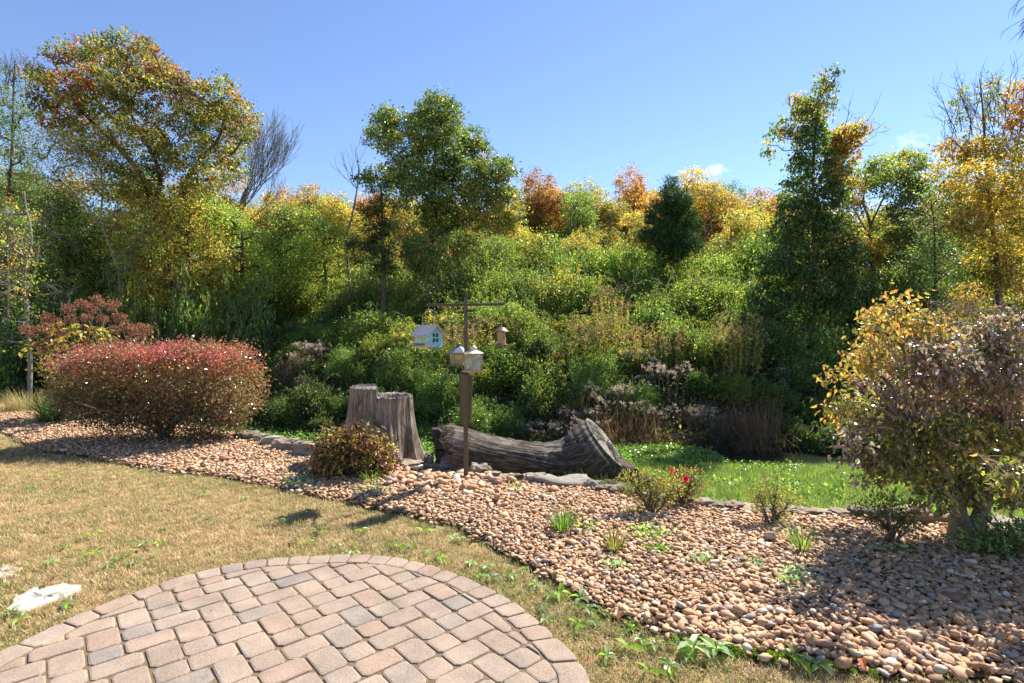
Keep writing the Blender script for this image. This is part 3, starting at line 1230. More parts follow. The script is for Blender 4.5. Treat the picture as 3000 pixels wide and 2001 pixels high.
def make_lawn():
    tan = [tuft_mesh('turf_tuft', 22, 0.045, 0.022, 0.05, 0.0032, [(ST1, 4), (ST2, 3), (ST3, 2), (GR2, 1)], 1.3) for _ in range(5)]
    grn = [tuft_mesh('turf_tuft', 22, 0.045, 0.025, 0.055, 0.0032, [(GR1, 4), (GR2, 4), (ST1, 3)], 1.2) for _ in range(3)]
    pts = []
    for y0, y1, dn in ((1.7, 4.0, 900), (4.0, 6.5, 620), (6.5, 13.0, 330)):
        x0, x1 = -1.3 * y1 - 0.4, 1.3 * y1 + 0.4
        n = int((x1 - x0) * (y1 - y0) * dn)
        p = np.c_[x0 + (x1 - x0) * rng.random(n), y0 + (y1 - y0) * rng.random(n)]
        edge = Yf(p[:, 0]) - p[:, 1]
        ok = (edge > -0.02) & ~in_patio(p[:, 0], p[:, 1], -0.012) & (np.abs(p[:, 0]) < 1.3 * p[:, 1] + 0.5)
        ok &= rng.random(n) < 0.25 + 0.75 * sstep(-0.02, 0.16, edge + 0.05 * fnoise(p[:, 0], p[:, 1], 6, 3))
        ok &= ~in_poly(p[:, 0], p[:, 1], FLAG_A) & ~in_poly(p[:, 0], p[:, 1], FLAG_B)
        pts.append(p[ok])
    p = np.concatenate(pts)
    n = len(p)
    g = fnoise(p[:, 0], p[:, 1], 1.0, 8) * 0.6 + fnoise(p[:, 0], p[:, 1], 3.1, 3) * 0.5
    near_edge = np.exp(-np.maximum(Yf(p[:, 0]) - p[:, 1], 0) / 0.25) * 0.5
    d = np.hypot(p[:, 0] - PAT_C[0], p[:, 1] - PAT_C[1]) - 1.53
    near_edge += np.exp(-np.maximum(d, 0) / 0.2) * 0.35
    green = rng.random(n) < np.clip(0.24 + 0.36 * g + near_edge * 0.8, 0.05, 0.9)
    idx = np.where(green, 5 + rng.integers(0, 3, n), rng.integers(0, 5, n))
    s = (0.75 + 0.5 * rng.random(n)) * (1 + 0.15 * fnoise(p[:, 0], p[:, 1], 2.0, 6))
    pos = np.c_[p, np.zeros(n)]
    rot = np.c_[rng.normal(0, 0.12, n), rng.normal(0, 0.12, n), rng.random(n) * 6.283]
    o = scatter('lawn_grass', pos, rot, np.repeat(s[:, None], 3, 1), idx, tan + grn)
    tag(o, 'short tan dormant lawn turf flecked with green around the patio', 'grass')


make_lawn()


def make_low_grass():
    """bright wet grass on the low bank below the edging"""
    pal = [(BG, 3), ((0.20, 0.32, 0.05), 4), ((0.27, 0.34, 0.08), 2), (YG, 1), (TN, 0.3)]
    tall = [tuft_mesh('bank_tuft', 26, 0.09, 0.07, 0.17, 0.006, pal, 0.9, 3) for _ in range(5)]
    n = 26000
    x = rng.uniform(-7, 13, n)
    y = rng.uniform(5, 13.5, n)
    s = y - Ye(x)
    t = y - Yc(x)
    ok = (s > 0.5) & (t < -0.95) & (np.abs(x) < y * 1.05 + 0.5)
    ok &= (x > 0.3) | (rng.random(n) < 0.25)
    x, y = x[ok], y[ok]
    n = len(x)
    sc_ = 0.6 + 0.8 * rng.random(n)
    pos = np.c_[x, y, H(x, y) - 0.01]
    o = scatter('creek_grass', pos, np.c_[rng.normal(0, 0.15, (n, 2)), rng.random(n) * 6.283], np.repeat(sc_[:, None], 3, 1), rng.integers(0, 5, n), tall)
    tag(o, 'bright green grass on the low bank beside the creek', 'grass')


make_low_grass()


def leafy_cover(name, label, x, y, z, size, pal, mat='leaf', aspect=0.8, up=0.8, lift=0.06):
    a = Acc()
    n = len(x)
    pos = np.c_[x, y, z + lift * rng.random(n)]
    add_leaves(a, pos, size * (0.6 + 0.7 * rng.random(n)), colours(n, pal, jit=0.25), None, aspect, jitter=1.0, face=np.array([0, -0.2, up]))
    o = kind(link(name, a.mesh(name, M[mat])), 'stuff')
    tag(o, label, 'ground cover')
    return o


def covers():
    # watercress and creeping weeds along the waterline
    n = 26000
    x = rng.uniform(1.5, 6.2, n)
    y = Yc(x) + rng.uniform(-1.4, 1.6, n)
    k = fnoise(x, y, 1.4, 6) + np.where(x < 4.4, 0.5, -0.75) - 0.35 * np.abs(y - Yc(x) - 0.6)
    ok = k > 0.0
    x, y = x[ok], y[ok]
    leafy_cover('watercress', 'low glossy green cress spreading over the creek beside the log', x, y, np.maximum(H(x, y), -0.83), 0.055,
                [(BG, 3), (MG, 3), (LG, 2)], 'leaf_gloss', 0.9, 0.9, 0.10)
    n = 16000
    x = rng.uniform(-8.5, -1.5, n)
    y = rng.uniform(8, 15.5, n)
    ok = (y > Ye(x) + 0.5) & (y < Yc(x) + 1.2) & (fnoise(x, y, 1.2, 2) > -0.5)
    x, y = x[ok], y[ok]
    leafy_cover('creeping_weeds', 'low shaded green weeds behind the stone edging near the stump', x, y, np.maximum(H(x, y), -0.83), 0.06,
                [(MG, 3), (BG, 3), (DG, 2)], 'leaf', 0.85, 0.8, 0.12)
    # broad weeds among the bank grass
    n = 14000
    x = rng.uniform(1.5, 8, n)
    y = rng.uniform(5.2, 10.6, n)
    ok = (y > Ye(x) + 0.7) & (y < Yc(x) - 0.9) & (fnoise(x, y, 1.7, 9) > 0.15)
    x, y = x[ok], y[ok]
    leafy_cover('bank_weeds', 'broad leafed green weeds in the grass below the dogwood', x, y, H(x, y), 0.06, [(BG, 3), ((0.13, 0.26, 0.07), 3), (MG, 2)], 'leaf', 0.75, 0.7, 0.16)
    # ivy and litter over the whole far slope
    n = 130000
    x = rng.uniform(-22, 22, n)
    y = Yc(x) + 0.75 + 15 * rng.random(n) ** 1.4
    leafy_cover('slope_vines', 'tangle of dark vines carpeting the slope beyond the creek', x, y, H(x, y), 0.10,
                [(DG, 4), (MG, 3), (OL, 2), (BR, 2), (GO, 0.6)], 'leaf', 0.75, 0.5, 0.45)


covers()
# ------------------------------------------------------------------ stone edging, boulder, stepping stones
def rock_mesh(name, mat, seed, sharp=0.35, cuts=2):
    import bmesh
    bm = bmesh.new()
    bmesh.ops.create_cube(bm, size=1.0)
    bmesh.ops.subdivide_edges(bm, edges=bm.edges, cuts=cuts, use_grid_fill=True)
    off = Vector((seed * 3.7, seed * 1.9, seed * 5.3))
    for v in bm.verts:
        d = v.co.normalized() * 0.58
        c = v.co.lerp(d, 1 - sharp)
        c *= 1 + 0.55 * mnoise.noise(v.co * 2.2 + off) + 0.25 * mnoise.noise(v.co * 5 + off)
        v.co = c
    me = bpy.data.meshes.new(name)
    bm.to_mesh(me)
    bm.free()
    me.materials.append(mat)
    return me


def make_edging():
    root = empty('stone_edging', (0.5, 5.9, 0), 'row of rough tan fieldstones along the back of the gravel bed', 'stone edging')
    shapes = [rock_mesh('stone', M['edging'], k + 1, random.uniform(0.35, 0.75), 3) for k in range(9)]
    # (photo x of centre, photo y of foot, width px, height px)
    L = [(716, 1290, 56, 26), (762, 1296, 42, 22), (800, 1306, 62, 26), (838, 1322, 74, 36), (896, 1338, 84, 42), (945, 1345, 50, 24),
         (1000, 1352, 60, 26), (1120, 1360, 62, 26), (1168, 1366, 60, 22), (1206, 1373, 70, 18), (1254, 1366, 26, 34), (1276, 1380, 54, 20), (1318, 1384, 54, 22),
         (1366, 1388, 50, 16), (1408, 1394, 52, 32), (1444, 1402, 44, 16), (1488, 1408, 46, 14), (1512, 1412, 42, 20), (1572, 1418, 56, 26), (1600, 1426, 24, 16),
         (1738, 1436, 44, 24), (1778, 1444, 52, 20), (1815, 1448, 48, 24), (1856, 1458, 46, 24), (1905, 1466, 46, 20), (1960, 1474, 50, 20), (2010, 1480, 56, 18), (2060, 1486, 54, 18),
         (2108, 1492, 58, 16), (2156, 1496, 48, 22), (2215, 1502, 60, 14), (2290, 1506, 96, 20), (2362, 1512, 60, 18), (2415, 1514, 60, 14), (2475, 1516, 66, 18),
         (2545, 1520, 76, 26), (2612, 1524, 70, 26), (2690, 1540, 104, 52), (2774, 1540, 72, 26), (2848, 1542, 76, 24), (2920, 1546, 70, 22), (2985, 1548, 74, 22), (3060, 1552, 80, 26), (3150, 1552, 84, 26), (3240, 1553, 80, 24), (3330, 1553, 86, 28), (3420, 1554, 80, 24), (3520, 1554, 90, 26), (3620, 1555, 84, 26)]
    for px, py, w, h in L:
        g = G(px, py, 0.03)
        k = g[1] / F
        me = random.choice(shapes)
        o = link('stone', me, root, np.array([g[0], g[1] + 0.05, 0.03 + h * k * 0.42]) - np.array([0.5, 5.9, 0]))
        o.scale = (w * k * 1.0, min(0.3, max(0.14, w * k * 0.6)) * random.uniform(0.8, 1.1), h * k * 1.1)
        o.rotation_euler = (random.gauss(0, 0.07), random.gauss(0, 0.06), random.gauss(0, 0.18) + (math.pi if random.random() < 0.5 else 0))
    b = link('boulder', rock_mesh('boulder', M['boulder'], 31, 0.25, 4), None, G(1655, 1432, 0.02) + np.array([0, 0.16, 0.0]))
    for p in b.data.polygons:
        p.use_smooth = True
    b.scale = (0.56, 0.36, 0.19)
    tag(b, 'low flat grey boulder half buried in front of the fallen log', 'boulder')


make_edging()


def flagstone(name, outline, z, mat, label):
    pts = np.array([G(px, py, z)[:2] for px, py in outline])
    c = pts.mean(0)
    # densify + roughen
    ring = []
    for i in range(len(pts)):
        a, b = pts[i], pts[(i + 1) % len(pts)]
        for t in np.linspace(0, 1, 5)[:-1]:
            ring.append(a + (b - a) * t)
    ring = np.array(ring) - c
    ring *= (1 + 0.035 * rng.normal(size=(len(ring), 1)))
    if np.dot(ring[:, 0], np.roll(ring[:, 1], -1)) - np.dot(ring[:, 1], np.roll(ring[:, 0], -1)) < 0:
        ring = ring[::-1]
    m = len(ring)
    v = [np.c_[ring, np.full(m, -0.05)], np.c_[ring, np.full(m, -0.012)]]
    for f in (0.95, 0.75, 0.5, 0.25):
        v.append(np.c_[ring * f, 0.004 * rng.normal(size=m)])
    v.append([[0, 0, 0]])
    q = [(l * m + i, l * m + (i + 1) % m, (l + 1) * m + (i + 1) % m, (l + 1) * m + i) for l in range(5) for i in range(m)]
    t = [(5 * m + i, 5 * m + (i + 1) % m, 6 * m) for i in range(m)]
    o = link(name, Acc().add(np.concatenate(v), q, t).mesh(name, mat), None, (c[0], c[1], z))
    tag(o, label, 'stepping stone')


flagstone('stepping_stone', [(18, 1786), (45, 1745), (100, 1722), (185, 1708), (240, 1712), (238, 1728), (170, 1752), (90, 1784), (50, 1792)], 0.02, M['flag'],
          'pale cream flagstone set in the lawn beside the patio')
flagstone('stepping_stone', [(-60, 1665), (20, 1656), (62, 1662), (55, 1674), (10, 1690), (-70, 1700)], 0.02, M['flag2'],
          'tan flagstone partly overgrown by lawn behind the cream flagstone')


# ------------------------------------------------------------------ stump and fallen log
def ring_noise(th, z, seed):
    """ridged vertical fluting of weathered wood"""
    r_ = np.random.default_rng(int(seed * 10))
    out = 0.0
    for k in range(3, 110):
        if k > 12 and r_.random() < 0.35:
            continue
        amp = 0.055 / k ** 0.72 * r_.normal()
        out = out + amp * np.cos(k * th + r_.random() * 6.283 + r_.normal() * 0.9 * z)
    return out * 0.42


def make_stump():
    c = P(1118, 1000, 7.25)
    base = np.array([c[0], 7.25, -0.16])
    k = 7.25 / F
    top_r = 92 * k
    hi, lo = (1000.5 - 1133) * k + CAM_H - base[2], (1000.5 - 1158) * k + CAM_H - base[2]
    nth, nz = 300, 44
    th = np.linspace(0, 2 * np.pi, nth + 1)[:-1]
    split = -0.07

    def rim(z, t):
        zz = z / hi
        r = top_r * (0.97 + 0.42 * (1 - zz) ** 2.6 + 0.05 * (1 - zz))
        lean = np.where(np.cos(t) < 0, 0.16 * -np.cos(t), 0.0) * (1 - zz) ** 1.1
        flare = (1 - zz) ** 2.0 * (0.16 * np.sin(4 * t + 0.5) + 0.10 * np.sin(7 * t + 2.0))
        return r * (1 + lean + flare + ring_noise(t, z * 2, 1.0) * (0.8 + 0.5 * (1 - zz))) * (1 - 0.12 * np.abs(np.sin(t)))

    topz = np.where(top_r * (0.97 * np.cos(th) + 0.24 * np.sin(th)) < split, hi, lo) + 0.008 * rng.normal(size=nth)
    rows, uvs = [], []
    for i in range(nz):
        f = i / (nz - 1)
        z = np.minimum(f * hi, topz)
        r = rim(np.minimum(z, lo), th)
        rows.append(np.c_[r * np.cos(th), r * np.sin(th), z])
        uvs.append(np.c_[th / (2 * np.pi), z])
    v = np.concatenate(rows)
    uv = np.concatenate(uvs)
    q = [(i * nth + j, i * nth + (j + 1) % nth, (i + 1) * nth + (j + 1) % nth, (i + 1) * nth + j) for i in range(nz - 1) for j in range(nth)]
    root = empty('tree_stump', base, 'tall weathered grey tree stump with a stepped sawn top and flared base', 'stump')
    link('trunk', Acc().add(v, q, uv=uv).mesh('trunk', M['stump_wood'], smooth=True, with_uv=True), root)
    # sawn top: high seat on the left, hollow rotten bowl on the right
    nr = 14
    rt = np.hypot(rows[-1][:, 0], rows[-1][:, 1])
    verts = [rows[-1]]
    for i in range(1, nr):
        f = 1 - i / nr
        x, y = rt * f * np.cos(th), rt * f * np.sin(th)
        bowl = -0.10 * sstep(0.93, 0.75, np.hypot((x - 0.12) / (0.62 * top_r), y / (0.72 * top_r)))
        z = np.where(0.97 * x + 0.24 * y < split, hi + 0.01, lo + bowl) + 0.008 * rng.normal(size=nth)
        verts.append(np.c_[x, y, z])
    verts.append([[0, 0, lo - 0.1]])
    q = [(i * nth + j, i * nth + (j + 1) % nth, (i + 1) * nth + (j + 1) % nth, (i + 1) * nth + j) for i in range(nr - 1) for j in range(nth)]
    t = [((nr - 1) * nth + j, (nr - 1) * nth + (j + 1) % nth, nr * nth) for j in range(nth)]
    link('sawn_top', Acc().add(np.concatenate(verts), q, t).mesh('sawn_top', M['cut_wood']), root)


make_stump()


def make_log():
    # stations along the log: photo centre, distance, half-height px, half-depth factor, axis pitch (degrees above +x)
    S = [(1306, 1322, 6.75, 77, 0.95, -6), (1360, 1330, 6.80, 73, 0.95, -7), (1440, 1343, 6.88, 67, 0.98, -7), (1520, 1352, 6.96, 62, 1.0, -4), (1590, 1360, 7.02, 60, 1.0, 2),
         (1640, 1358, 7.06, 63, 1.0, 10), (1676, 1352, 7.09, 76, 1.0, 18), (1706, 1343, 7.11, 90, 1.0, 27), (1734, 1328, 7.13, 95, 0.98, 34), (1756, 1310, 7.15, 92, 0.95, 37), (1772, 1294, 7.17, 84, 0.92, 39)]
    S = np.array(S, float)
    n = 46
    u = np.linspace(0, len(S) - 1, n)
    S = np.stack([np.interp(u, np.arange(len(S)), S[:, i]) for i in range(6)], 1)
    # smooth the stations
    for _ in range(3):
        S[1:-1] = 0.25 * S[:-2] + 0.5 * S[1:-1] + 0.25 * S[2:]
    nth = 260
    th = np.linspace(0, 2 * np.pi, nth + 1)[:-1]
    rows, uvs = [], []
    dist = 0
    prev = None
    for i, (px, py, Y, r, dk, pitch) in enumerate(S):
        c = P(px, py, Y)
        k = Y / F
        a = math.radians(pitch)
        yaw = math.radians(11 - 27 * (i / (n - 1)) ** 2)
        ax = np.array([math.cos(a) * math.cos(yaw), math.cos(a) * math.sin(yaw), math.sin(a)])
        upv = unit(np.array([0, 0, 1]) - ax * ax[2])
        sd = np.cross(ax, upv)
        if prev is not None:
            dist += np.linalg.norm(c - prev)
        prev = c
        z = dist * 1.3
        rr = r * k * (1 + 0.62 * ring_noise(th + 0.12 * dist, z * 1.6, 2.3)) * (1 + 0.03 * math.sin(5.1 * dist + 1.0) + 0.02 * rng.normal())
        rows.append(c + (rr * np.sin(th))[:, None] * upv + (rr * dk * np.cos(th))[:, None] * sd)
        uvs.append(np.c_[th / (2 * np.pi) + 0.05 * dist, np.full(nth, dist)])
    # ragged left end
    rows[0] = rows[0] + np.outer(0.05 * rng.normal(size=nth), [1, 0.2, 0])
    base = np.array([(rows[20].mean(0))[0], 6.95, -0.35])
    root = empty('fallen_log', base, 'weathered dark grey fallen log curving up to a sawn butt end behind the edging', 'log')
    v = np.concatenate(rows)
    q = [(i * nth + j, i * nth + (j + 1) % nth, (i + 1) * nth + (j + 1) % nth, (i + 1) * nth + j) for i in range(n - 1) for j in range(nth)]
    link('log_body', Acc().add(v, q, uv=np.concatenate(uvs)).mesh('log_body', M['log_wood'], base, smooth=True, with_uv=True), root)

    def endcap(row, name, mat, dish):
        c = row.mean(0)
        vs = [row]
        nrm = unit(np.cross(row[0] - c, row[nth // 4] - c))
        for f in (0.86, 0.6, 0.3):
            vs.append(c + (row - c) * f + nrm * (dish * (1 - f)) + 0.006 * rng.normal(size=(nth, 3)))
        vs.append([c + nrm * dish])
        q = [(i * nth + j, i * nth + (j + 1) % nth, (i + 1) * nth + (j + 1) % nth, (i + 1) * nth + j) for i in range(3) for j in range(nth)]
        t = [(3 * nth + j, 3 * nth + (j + 1) % nth, 4 * nth) for j in range(nth)]
        link(name, Acc().add(np.concatenate(vs), q, t).mesh(name, mat, base), root)

    endcap(rows[0], 'broken_end', M['cut_wood'], 0.02)
    endcap(rows[-1], 'sawn_end', M['cut_wood'], -0.01)
    # root spur running out to the right
    path = spline([P(1770, 1375, 7.1), P(1815, 1378, 7.15), P(1860, 1396, 7.2), P(1905, 1416, 7.25)], 14)
    rr = np.linspace(0.20, 0.06, 14)
    sv, sq, st = tube(path, rr, 22)
    sv = sv + 0.012 * rng.normal(size=sv.shape)
    uv = np.c_[np.tile(np.arange(22) / 22, 15)[:len(sv)], np.repeat(np.linspace(0, 0.8, 15), 22)[:len(sv)]]
    if len(uv) < len(sv):
        uv = np.vstack([uv, np.zeros((len(sv) - len(uv), 2))])
    link('root_spur', Acc().add(sv, sq, st, uv=uv).mesh('root_spur', M['log_wood'], base, smooth=True, with_uv=True), root)
    path = spline([P(1740, 1425, 6.75), P(1790, 1422, 6.7), P(1850, 1432, 6.66)], 10)
    sv, sq, st = tube(path, np.linspace(0.09, 0.05, 10), 14)
    link('root_spur', Acc().add(sv, sq, st, uv=np.c_[sv[:, 2] * 4, sv[:, 0]]).mesh('root_spur', M['log_wood'], base, smooth=True, with_uv=True), root)

    def slab(p0, p1, w, d, name):
        """split slab of wood between two points"""
        p0, p1 = np.asarray(p0), np.asarray(p1)
        m = 9
        a = Acc()
        vs = []
        for i in range(m):
            f = i / (m - 1)
            c = p0 + (p1 - p0) * f + 0.008 * rng.normal(size=3)
            ww = w * (1 + 0.14 * rng.normal())
            for sx, sy in ((-1, -1), (1, -1), (1, 1), (-1, 1)):
                vs.append(c + np.array([sx * ww / 2, sy * d / 2, 0]))
        q = [(i * 4 + j, i * 4 + (j + 1) % 4, (i + 1) * 4 + (j + 1) % 4, (i + 1) * 4 + j) for i in range(m - 1) for j in range(4)]
        q += [(0, 3, 2, 1), (m * 4 - 4, m * 4 - 3, m * 4 - 2, m * 4 - 1)]
        uv = np.array([[(j % 4) * 0.08, i // 4 * 0.06] for i, j in enumerate(range(len(vs)))])
        a.add(np.array(vs), q, uv=uv)
        link(name, a.mesh(name, M['log_wood'], base, with_uv=True), root)

    slab(P(1298, 1394, 6.62), P(1288, 1316, 6.72), 0.11, 0.16, 'split_slab')
    slab(P(1289, 1312, 6.70), P(1277, 1254, 6.80), 0.11, 0.16, 'split_slab')
    slab(P(1398, 1268, 6.86) - np.array([0.02, 0, 0.02]), P(1450, 1278, 6.9), 0.05, 0.08, 'split_slab')


make_log()


# ------------------------------------------------------------------ feeder pole with arms and baffle
def box(c, s, rz=0.0):
    v = np.array([(x, y, z) for z in (-.5, .5) for y in (-.5, .5) for x in (-.5, .5)], float) * np.asarray(s)
    ca, sa = math.cos(rz), math.sin(rz)
    v = np.c_[v[:, 0] * ca - v[:, 1] * sa, v[:, 0] * sa + v[:, 1] * ca, v[:, 2]] + np.asarray(c)
    q = [(0, 2, 3, 1), (4, 5, 7, 6), (0, 1, 5, 4), (2, 6, 7, 3), (0, 4, 6, 2), (1, 3, 7, 5)]
    return v, q


def lathe(prof, sides=24, rot=0.0, close=True):
    """prof: list of (r, z) bottom to top"""
    prof = np.array(prof, float)
    th = np.arange(sides) * 2 * np.pi / sides + rot
    v = np.concatenate([np.c_[r * np.cos(th), r * np.sin(th), np.full(sides, z)] for r, z in prof])
    k = len(prof)
    q = [(i * sides + j, i * sides + (j + 1) % sides, (i + 1) * sides + (j + 1) % sides, (i + 1) * sides + j) for i in range(k - 1) for j in range(sides)]
    t = []
    if close:
        v = np.vstack([v, [0, 0, prof[0, 1]], [0, 0, prof[-1, 1]]])
        a, b = len(v) - 2, len(v) - 1
        t = [(a, (j + 1) % sides, j) for j in range(sides)] + [(b, (k - 1) * sides + j, (k - 1) * sides + (j + 1) % sides) for j in range(sides)]
    return v, q, t


POLE = G(1365, 1416, 0.03)
PK_ = POLE[1] / F                       # metres per photo pixel at the pole


def zp(py, Y=None):
    return CAM_H - (py - 1000.5) * ((Y or POLE[1]) / F)


def part(name, mat, parent, *geo, smooth=False, off=(0, 0, 0)):
    a = Acc()
    for g in geo:
        a.add(g[0], g[1], g[2] if len(g) > 2 else None)
    return link(name, a.mesh(name, M[mat], off, smooth), parent)


def shift(g, d):
    return (np.asarray(g[0]) + np.asarray(d),) + tuple(g[1:])


ARM_R = zp(893)
LOW_ARM = zp(913)
FAR_END, NEAR_END = P(1343, 916, POLE[1] + 0.34), P(1391, 909, POLE[1] - 0.34)
ARM_L, ARM_RT = P(1248, 894, POLE[1]), P(1477, 891, POLE[1])


def make_pole():
    root = empty('bird_feeder_pole', POLE, 'brown metal bird feeder pole with crossed arms and a squirrel baffle', 'feeder pole')
    o = POLE
    z = lambda py: zp(py) - o[2]
    part('lower_pole', 'bronze', root, box((0, 0, (z(1240) - 0.05) / 2), (0.048, 0.048, z(1240) + 0.05)))
    part('upper_pole', 'bronze', root, lathe([(0.021, z(1100)), (0.021, z(872))], 20), smooth=False)
    part('finial_spike', 'bronze', root, lathe([(0.009, z(873)), (0.006, z(852)), (0.002, z(846))], 10))
    r0, r1 = 15.2 * PK_, 20.5 * PK_
    baf = part('squirrel_baffle', 'bronze_baffle', root, lathe([(r0, z(1244)), (r0 * 1.02, z(1241)), (r1, z(1106)), (r1 * 1.03, z(1102)), (r1 * 1.03, z(1098)), (r1 * 0.75, z(1086)), (0.03, z(1079))], 32), smooth=True)
    bo = part('bolt', 'bronze', root, shift(lathe([(0.007, 0), (0.007, 0.006)], 10), (0, 0, 0)))
    bo.rotation_euler = (math.pi / 2, 0, 0)
    bo.location = (0.012, -0.0245, z(1353))
    for a, b, r in ((ARM_L, ARM_RT, 0.0155), (FAR_END, NEAR_END, 0.014)):
        v, q, t = tube(np.linspace(a, b, 5) - o, r, 14)
        # domed ends
        part('cross_arm', 'bronze', root, (v, q, t), smooth=False)
        for f in (0.04, 0.36, 0.62, 0.95):
            p = a + (b - a) * f - o
            k = part('screw', 'bronze', root, shift(lathe([(0.006, 0), (0.006, 0.012), (0.003, 0.015)], 8), p + np.array([0, 0, r - 0.003])))
    return root


make_pole()


def wire(pts, r=0.003, sides=6):
    return tube(np.asarray(pts, float), r, sides)


def make_birdhouse():
    Y = POLE[1]
    c = P(1256, 985, Y)
    zb, zw, zr = zp(1020), zp(978), zp(953)
    base = np.array([c[0], Y, zb])
    root = empty('house_bird_feeder', base, 'pale blue and mint wooden birdhouse feeder with grey pitched roof hanging from pole arm', 'bird feeder')
    rz = math.radians(-40)
    L, W, Hh, Rh = 0.235, 0.215, zw - zb, zr - zb      # length along the eaves, gable width

    def R(p):
        p = np.asarray(p, float)
        ca, sa = math.cos(rz), math.sin(rz)
        return np.c_[p[:, 0] * ca - p[:, 1] * sa, p[:, 0] * sa + p[:, 1] * ca, p[:, 2]]

    def bx(name, mat, cc, s, par=root):
        v, q = box(cc, s)
        return part(name, mat, par, (R(v), q))

    t = 0.012
    bx('floor', 'pine', (0, 0, 0.006), (L, W, 0.012))
    bx('front_wall', 'mint', (0, -W / 2 + t / 2, Hh / 2 + 0.006), (L - 2 * t - 0.002, t, Hh - 0.012))
    bx('back_wall', 'mint', (0, W / 2 - t / 2, Hh / 2 + 0.006), (L - 2 * t - 0.002, t, Hh - 0.012))
    pk = Rh - 0.008
    for sx in (-1, 1):
        x0, x1 = sx * L / 2, sx * (L / 2 - t)
        pts = [(-W / 2, 0.0), (W / 2, 0.0), (W / 2, Hh - 0.01), (0, pk - 0.01), (-W / 2, Hh - 0.01)]
        v = np.array([(x0, y, z) for y, z in pts] + [(x1, y, z) for y, z in pts])
        a = Acc()
        a.add(R(v), [(i, (i + 1) % 5, 5 + (i + 1) % 5, 5 + i) for i in range(5)] + [(0, 1, 2, 4), (5, 9, 7, 6)], [(2, 3, 4), (7, 9, 8)])
        g = link('gable_wall', a.mesh('gable_wall', M['sky_paint']), root)
        # four-light window: dark plates on the wall, interior shade put into their colour
        if sx > 0:
            for dy in (-0.024, 0.024):
                for dz in (0.045, -0.012):
                    bx('window_pane', 'inner_shade', (L / 2 + 0.0015, dy - 0.002, Hh * 0.62 + dz), (0.003, 0.032, 0.042), g)
    # roof panels with a bare-wood edge
    sl = math.atan2(Rh - Hh, W / 2)
    ln = (W / 2 + 0.03) / math.cos(sl)
    for sy in (-1, 1):
        for nm, mat, ext, dz, th_, wd in (('roof_panel', 'roof_grey', 0.034, 0.012, 0.005, 0.0), ('roof_board', 'pine', 0.030, 0.0045, 0.009, 0.0)):
            v, q = box((0, 0, 0), (L + 2 * ext, ln, th_))
            v = v + np.array([0, ln / 2, dz])
            ca, sa = math.cos(-sl), math.sin(-sl)
            v = np.c_[v[:, 0], v[:, 1] * ca - v[:, 2] * sa, v[:, 1] * sa + v[:, 2] * ca]
            v[:, 1] *= sy
            v[:, 2] += Rh - 0.006
            part(nm, mat, root, (R(v), q))
    # seed tray on the front with a slotted mint panel
    bx('seed_tray', 'pine', (0, -W / 2 - 0.024, 0.010), (L * 0.96, 0.05, 0.018))
    bx('tray_rail', 'pine', (0, -W / 2 - 0.0185, 0.067), (L * 0.92, 0.036, 0.012))
    for sx in (-1, 1):
        bx('tray_cheek', 'pine', (sx * L * 0.45, -W / 2 - 0.018, 0.040), (0.014, 0.034, 0.043))
    pn = bx('slot_panel', 'print_teal', (0, -W / 2 - 0.012, 0.040), (L * 0.87, 0.010, 0.040))
    for i in range(7):
        bx('slot_shade', 'inner_shade', (-0.07 + i * 0.0235, -W / 2 - 0.0176, 0.044), (0.014, 0.002, 0.018), pn)  # dark strips on the panel face, the shade of the openings painted on

    # printed sprigs and a small bird on the front, flowers on the gable
    def decal(mat, pts3, par=root, nm='printed_leaf'):
        a = Acc()
        pts3 = np.array(pts3, float)
        a.add(R(np.vstack([pts3, pts3.mean(0)])), tris=[(i, (i + 1) % len(pts3), len(pts3)) for i in range(len(pts3))])
        link(nm, a.mesh(nm, M[mat]), par)

    def leafdec(mat, x, z, l, w, ang, front=True):
        p = []
        for f, s in ((-0.5, 0), (-0.15, -0.5), (0.25, -0.4), (0.5, 0), (0.25, 0.4), (-0.15, 0.5)):
            u, k = f * l, s * w
            dx, dz = u * math.cos(ang) - k * math.sin(ang), u * math.sin(ang) + k * math.cos(ang)
            p.append((x + dx, -W / 2 - 0.0012, z + dz) if front else (L / 2 + 0.0012, x + dx, z + dz))
        decal(mat, p)

    for x, z, l, w, an, m in ((0.0, 0.115, 0.055, 0.028, -0.6, 'print_pink'), (-0.06, 0.118, 0.04, 0.012, 0.9, 'print_blue'), (-0.04, 0.10, 0.035, 0.012, 0.2, 'print_blue'), (0.05, 0.10, 0.035, 0.014, -0.9, 'print_teal'),
                              (0.075, 0.115, 0.04, 0.012, 0.5, 'print_teal'), (0.02, 0.094, 0.03, 0.014, 0.1, 'print_blue'), (-0.085, 0.105, 0.03, 0.012, -0.5, 'print_teal'), (0.085, 0.14, 0.03, 0.012, 1.0, 'print_blue')):
        leafdec(m, x, z, l, w, an)
    for y, z, l, w, an, m in ((0.0, 0.205, 0.04, 0.016, 1.5, 'print_blue'), (-0.03, 0.185, 0.035, 0.014, 0.9, 'print_blue'), (0.03, 0.185, 0.035, 0.014, 2.2, 'print_blue'), (-0.06, 0.035, 0.05, 0.022, 0.6, 'print_pink'),
                              (-0.035, 0.055, 0.04, 0.014, 1.0, 'print_blue'), (0.02, 0.025, 0.035, 0.014, 0.2, 'print_blue'), (0.05, 0.03, 0.035, 0.014, 2.3, 'print_blue'), (0.075, 0.045, 0.03, 0.012, 1.4, 'print_blue'), (-0.085, 0.065, 0.035, 0.012, 1.7, 'print_teal')):
        leafdec(m, y, z, l, w, an, False)
    # wire bail with a hook loop, up to the arm
    zt = zp(912) - zb
    zc = zp(919) - zb
    a = 0.105
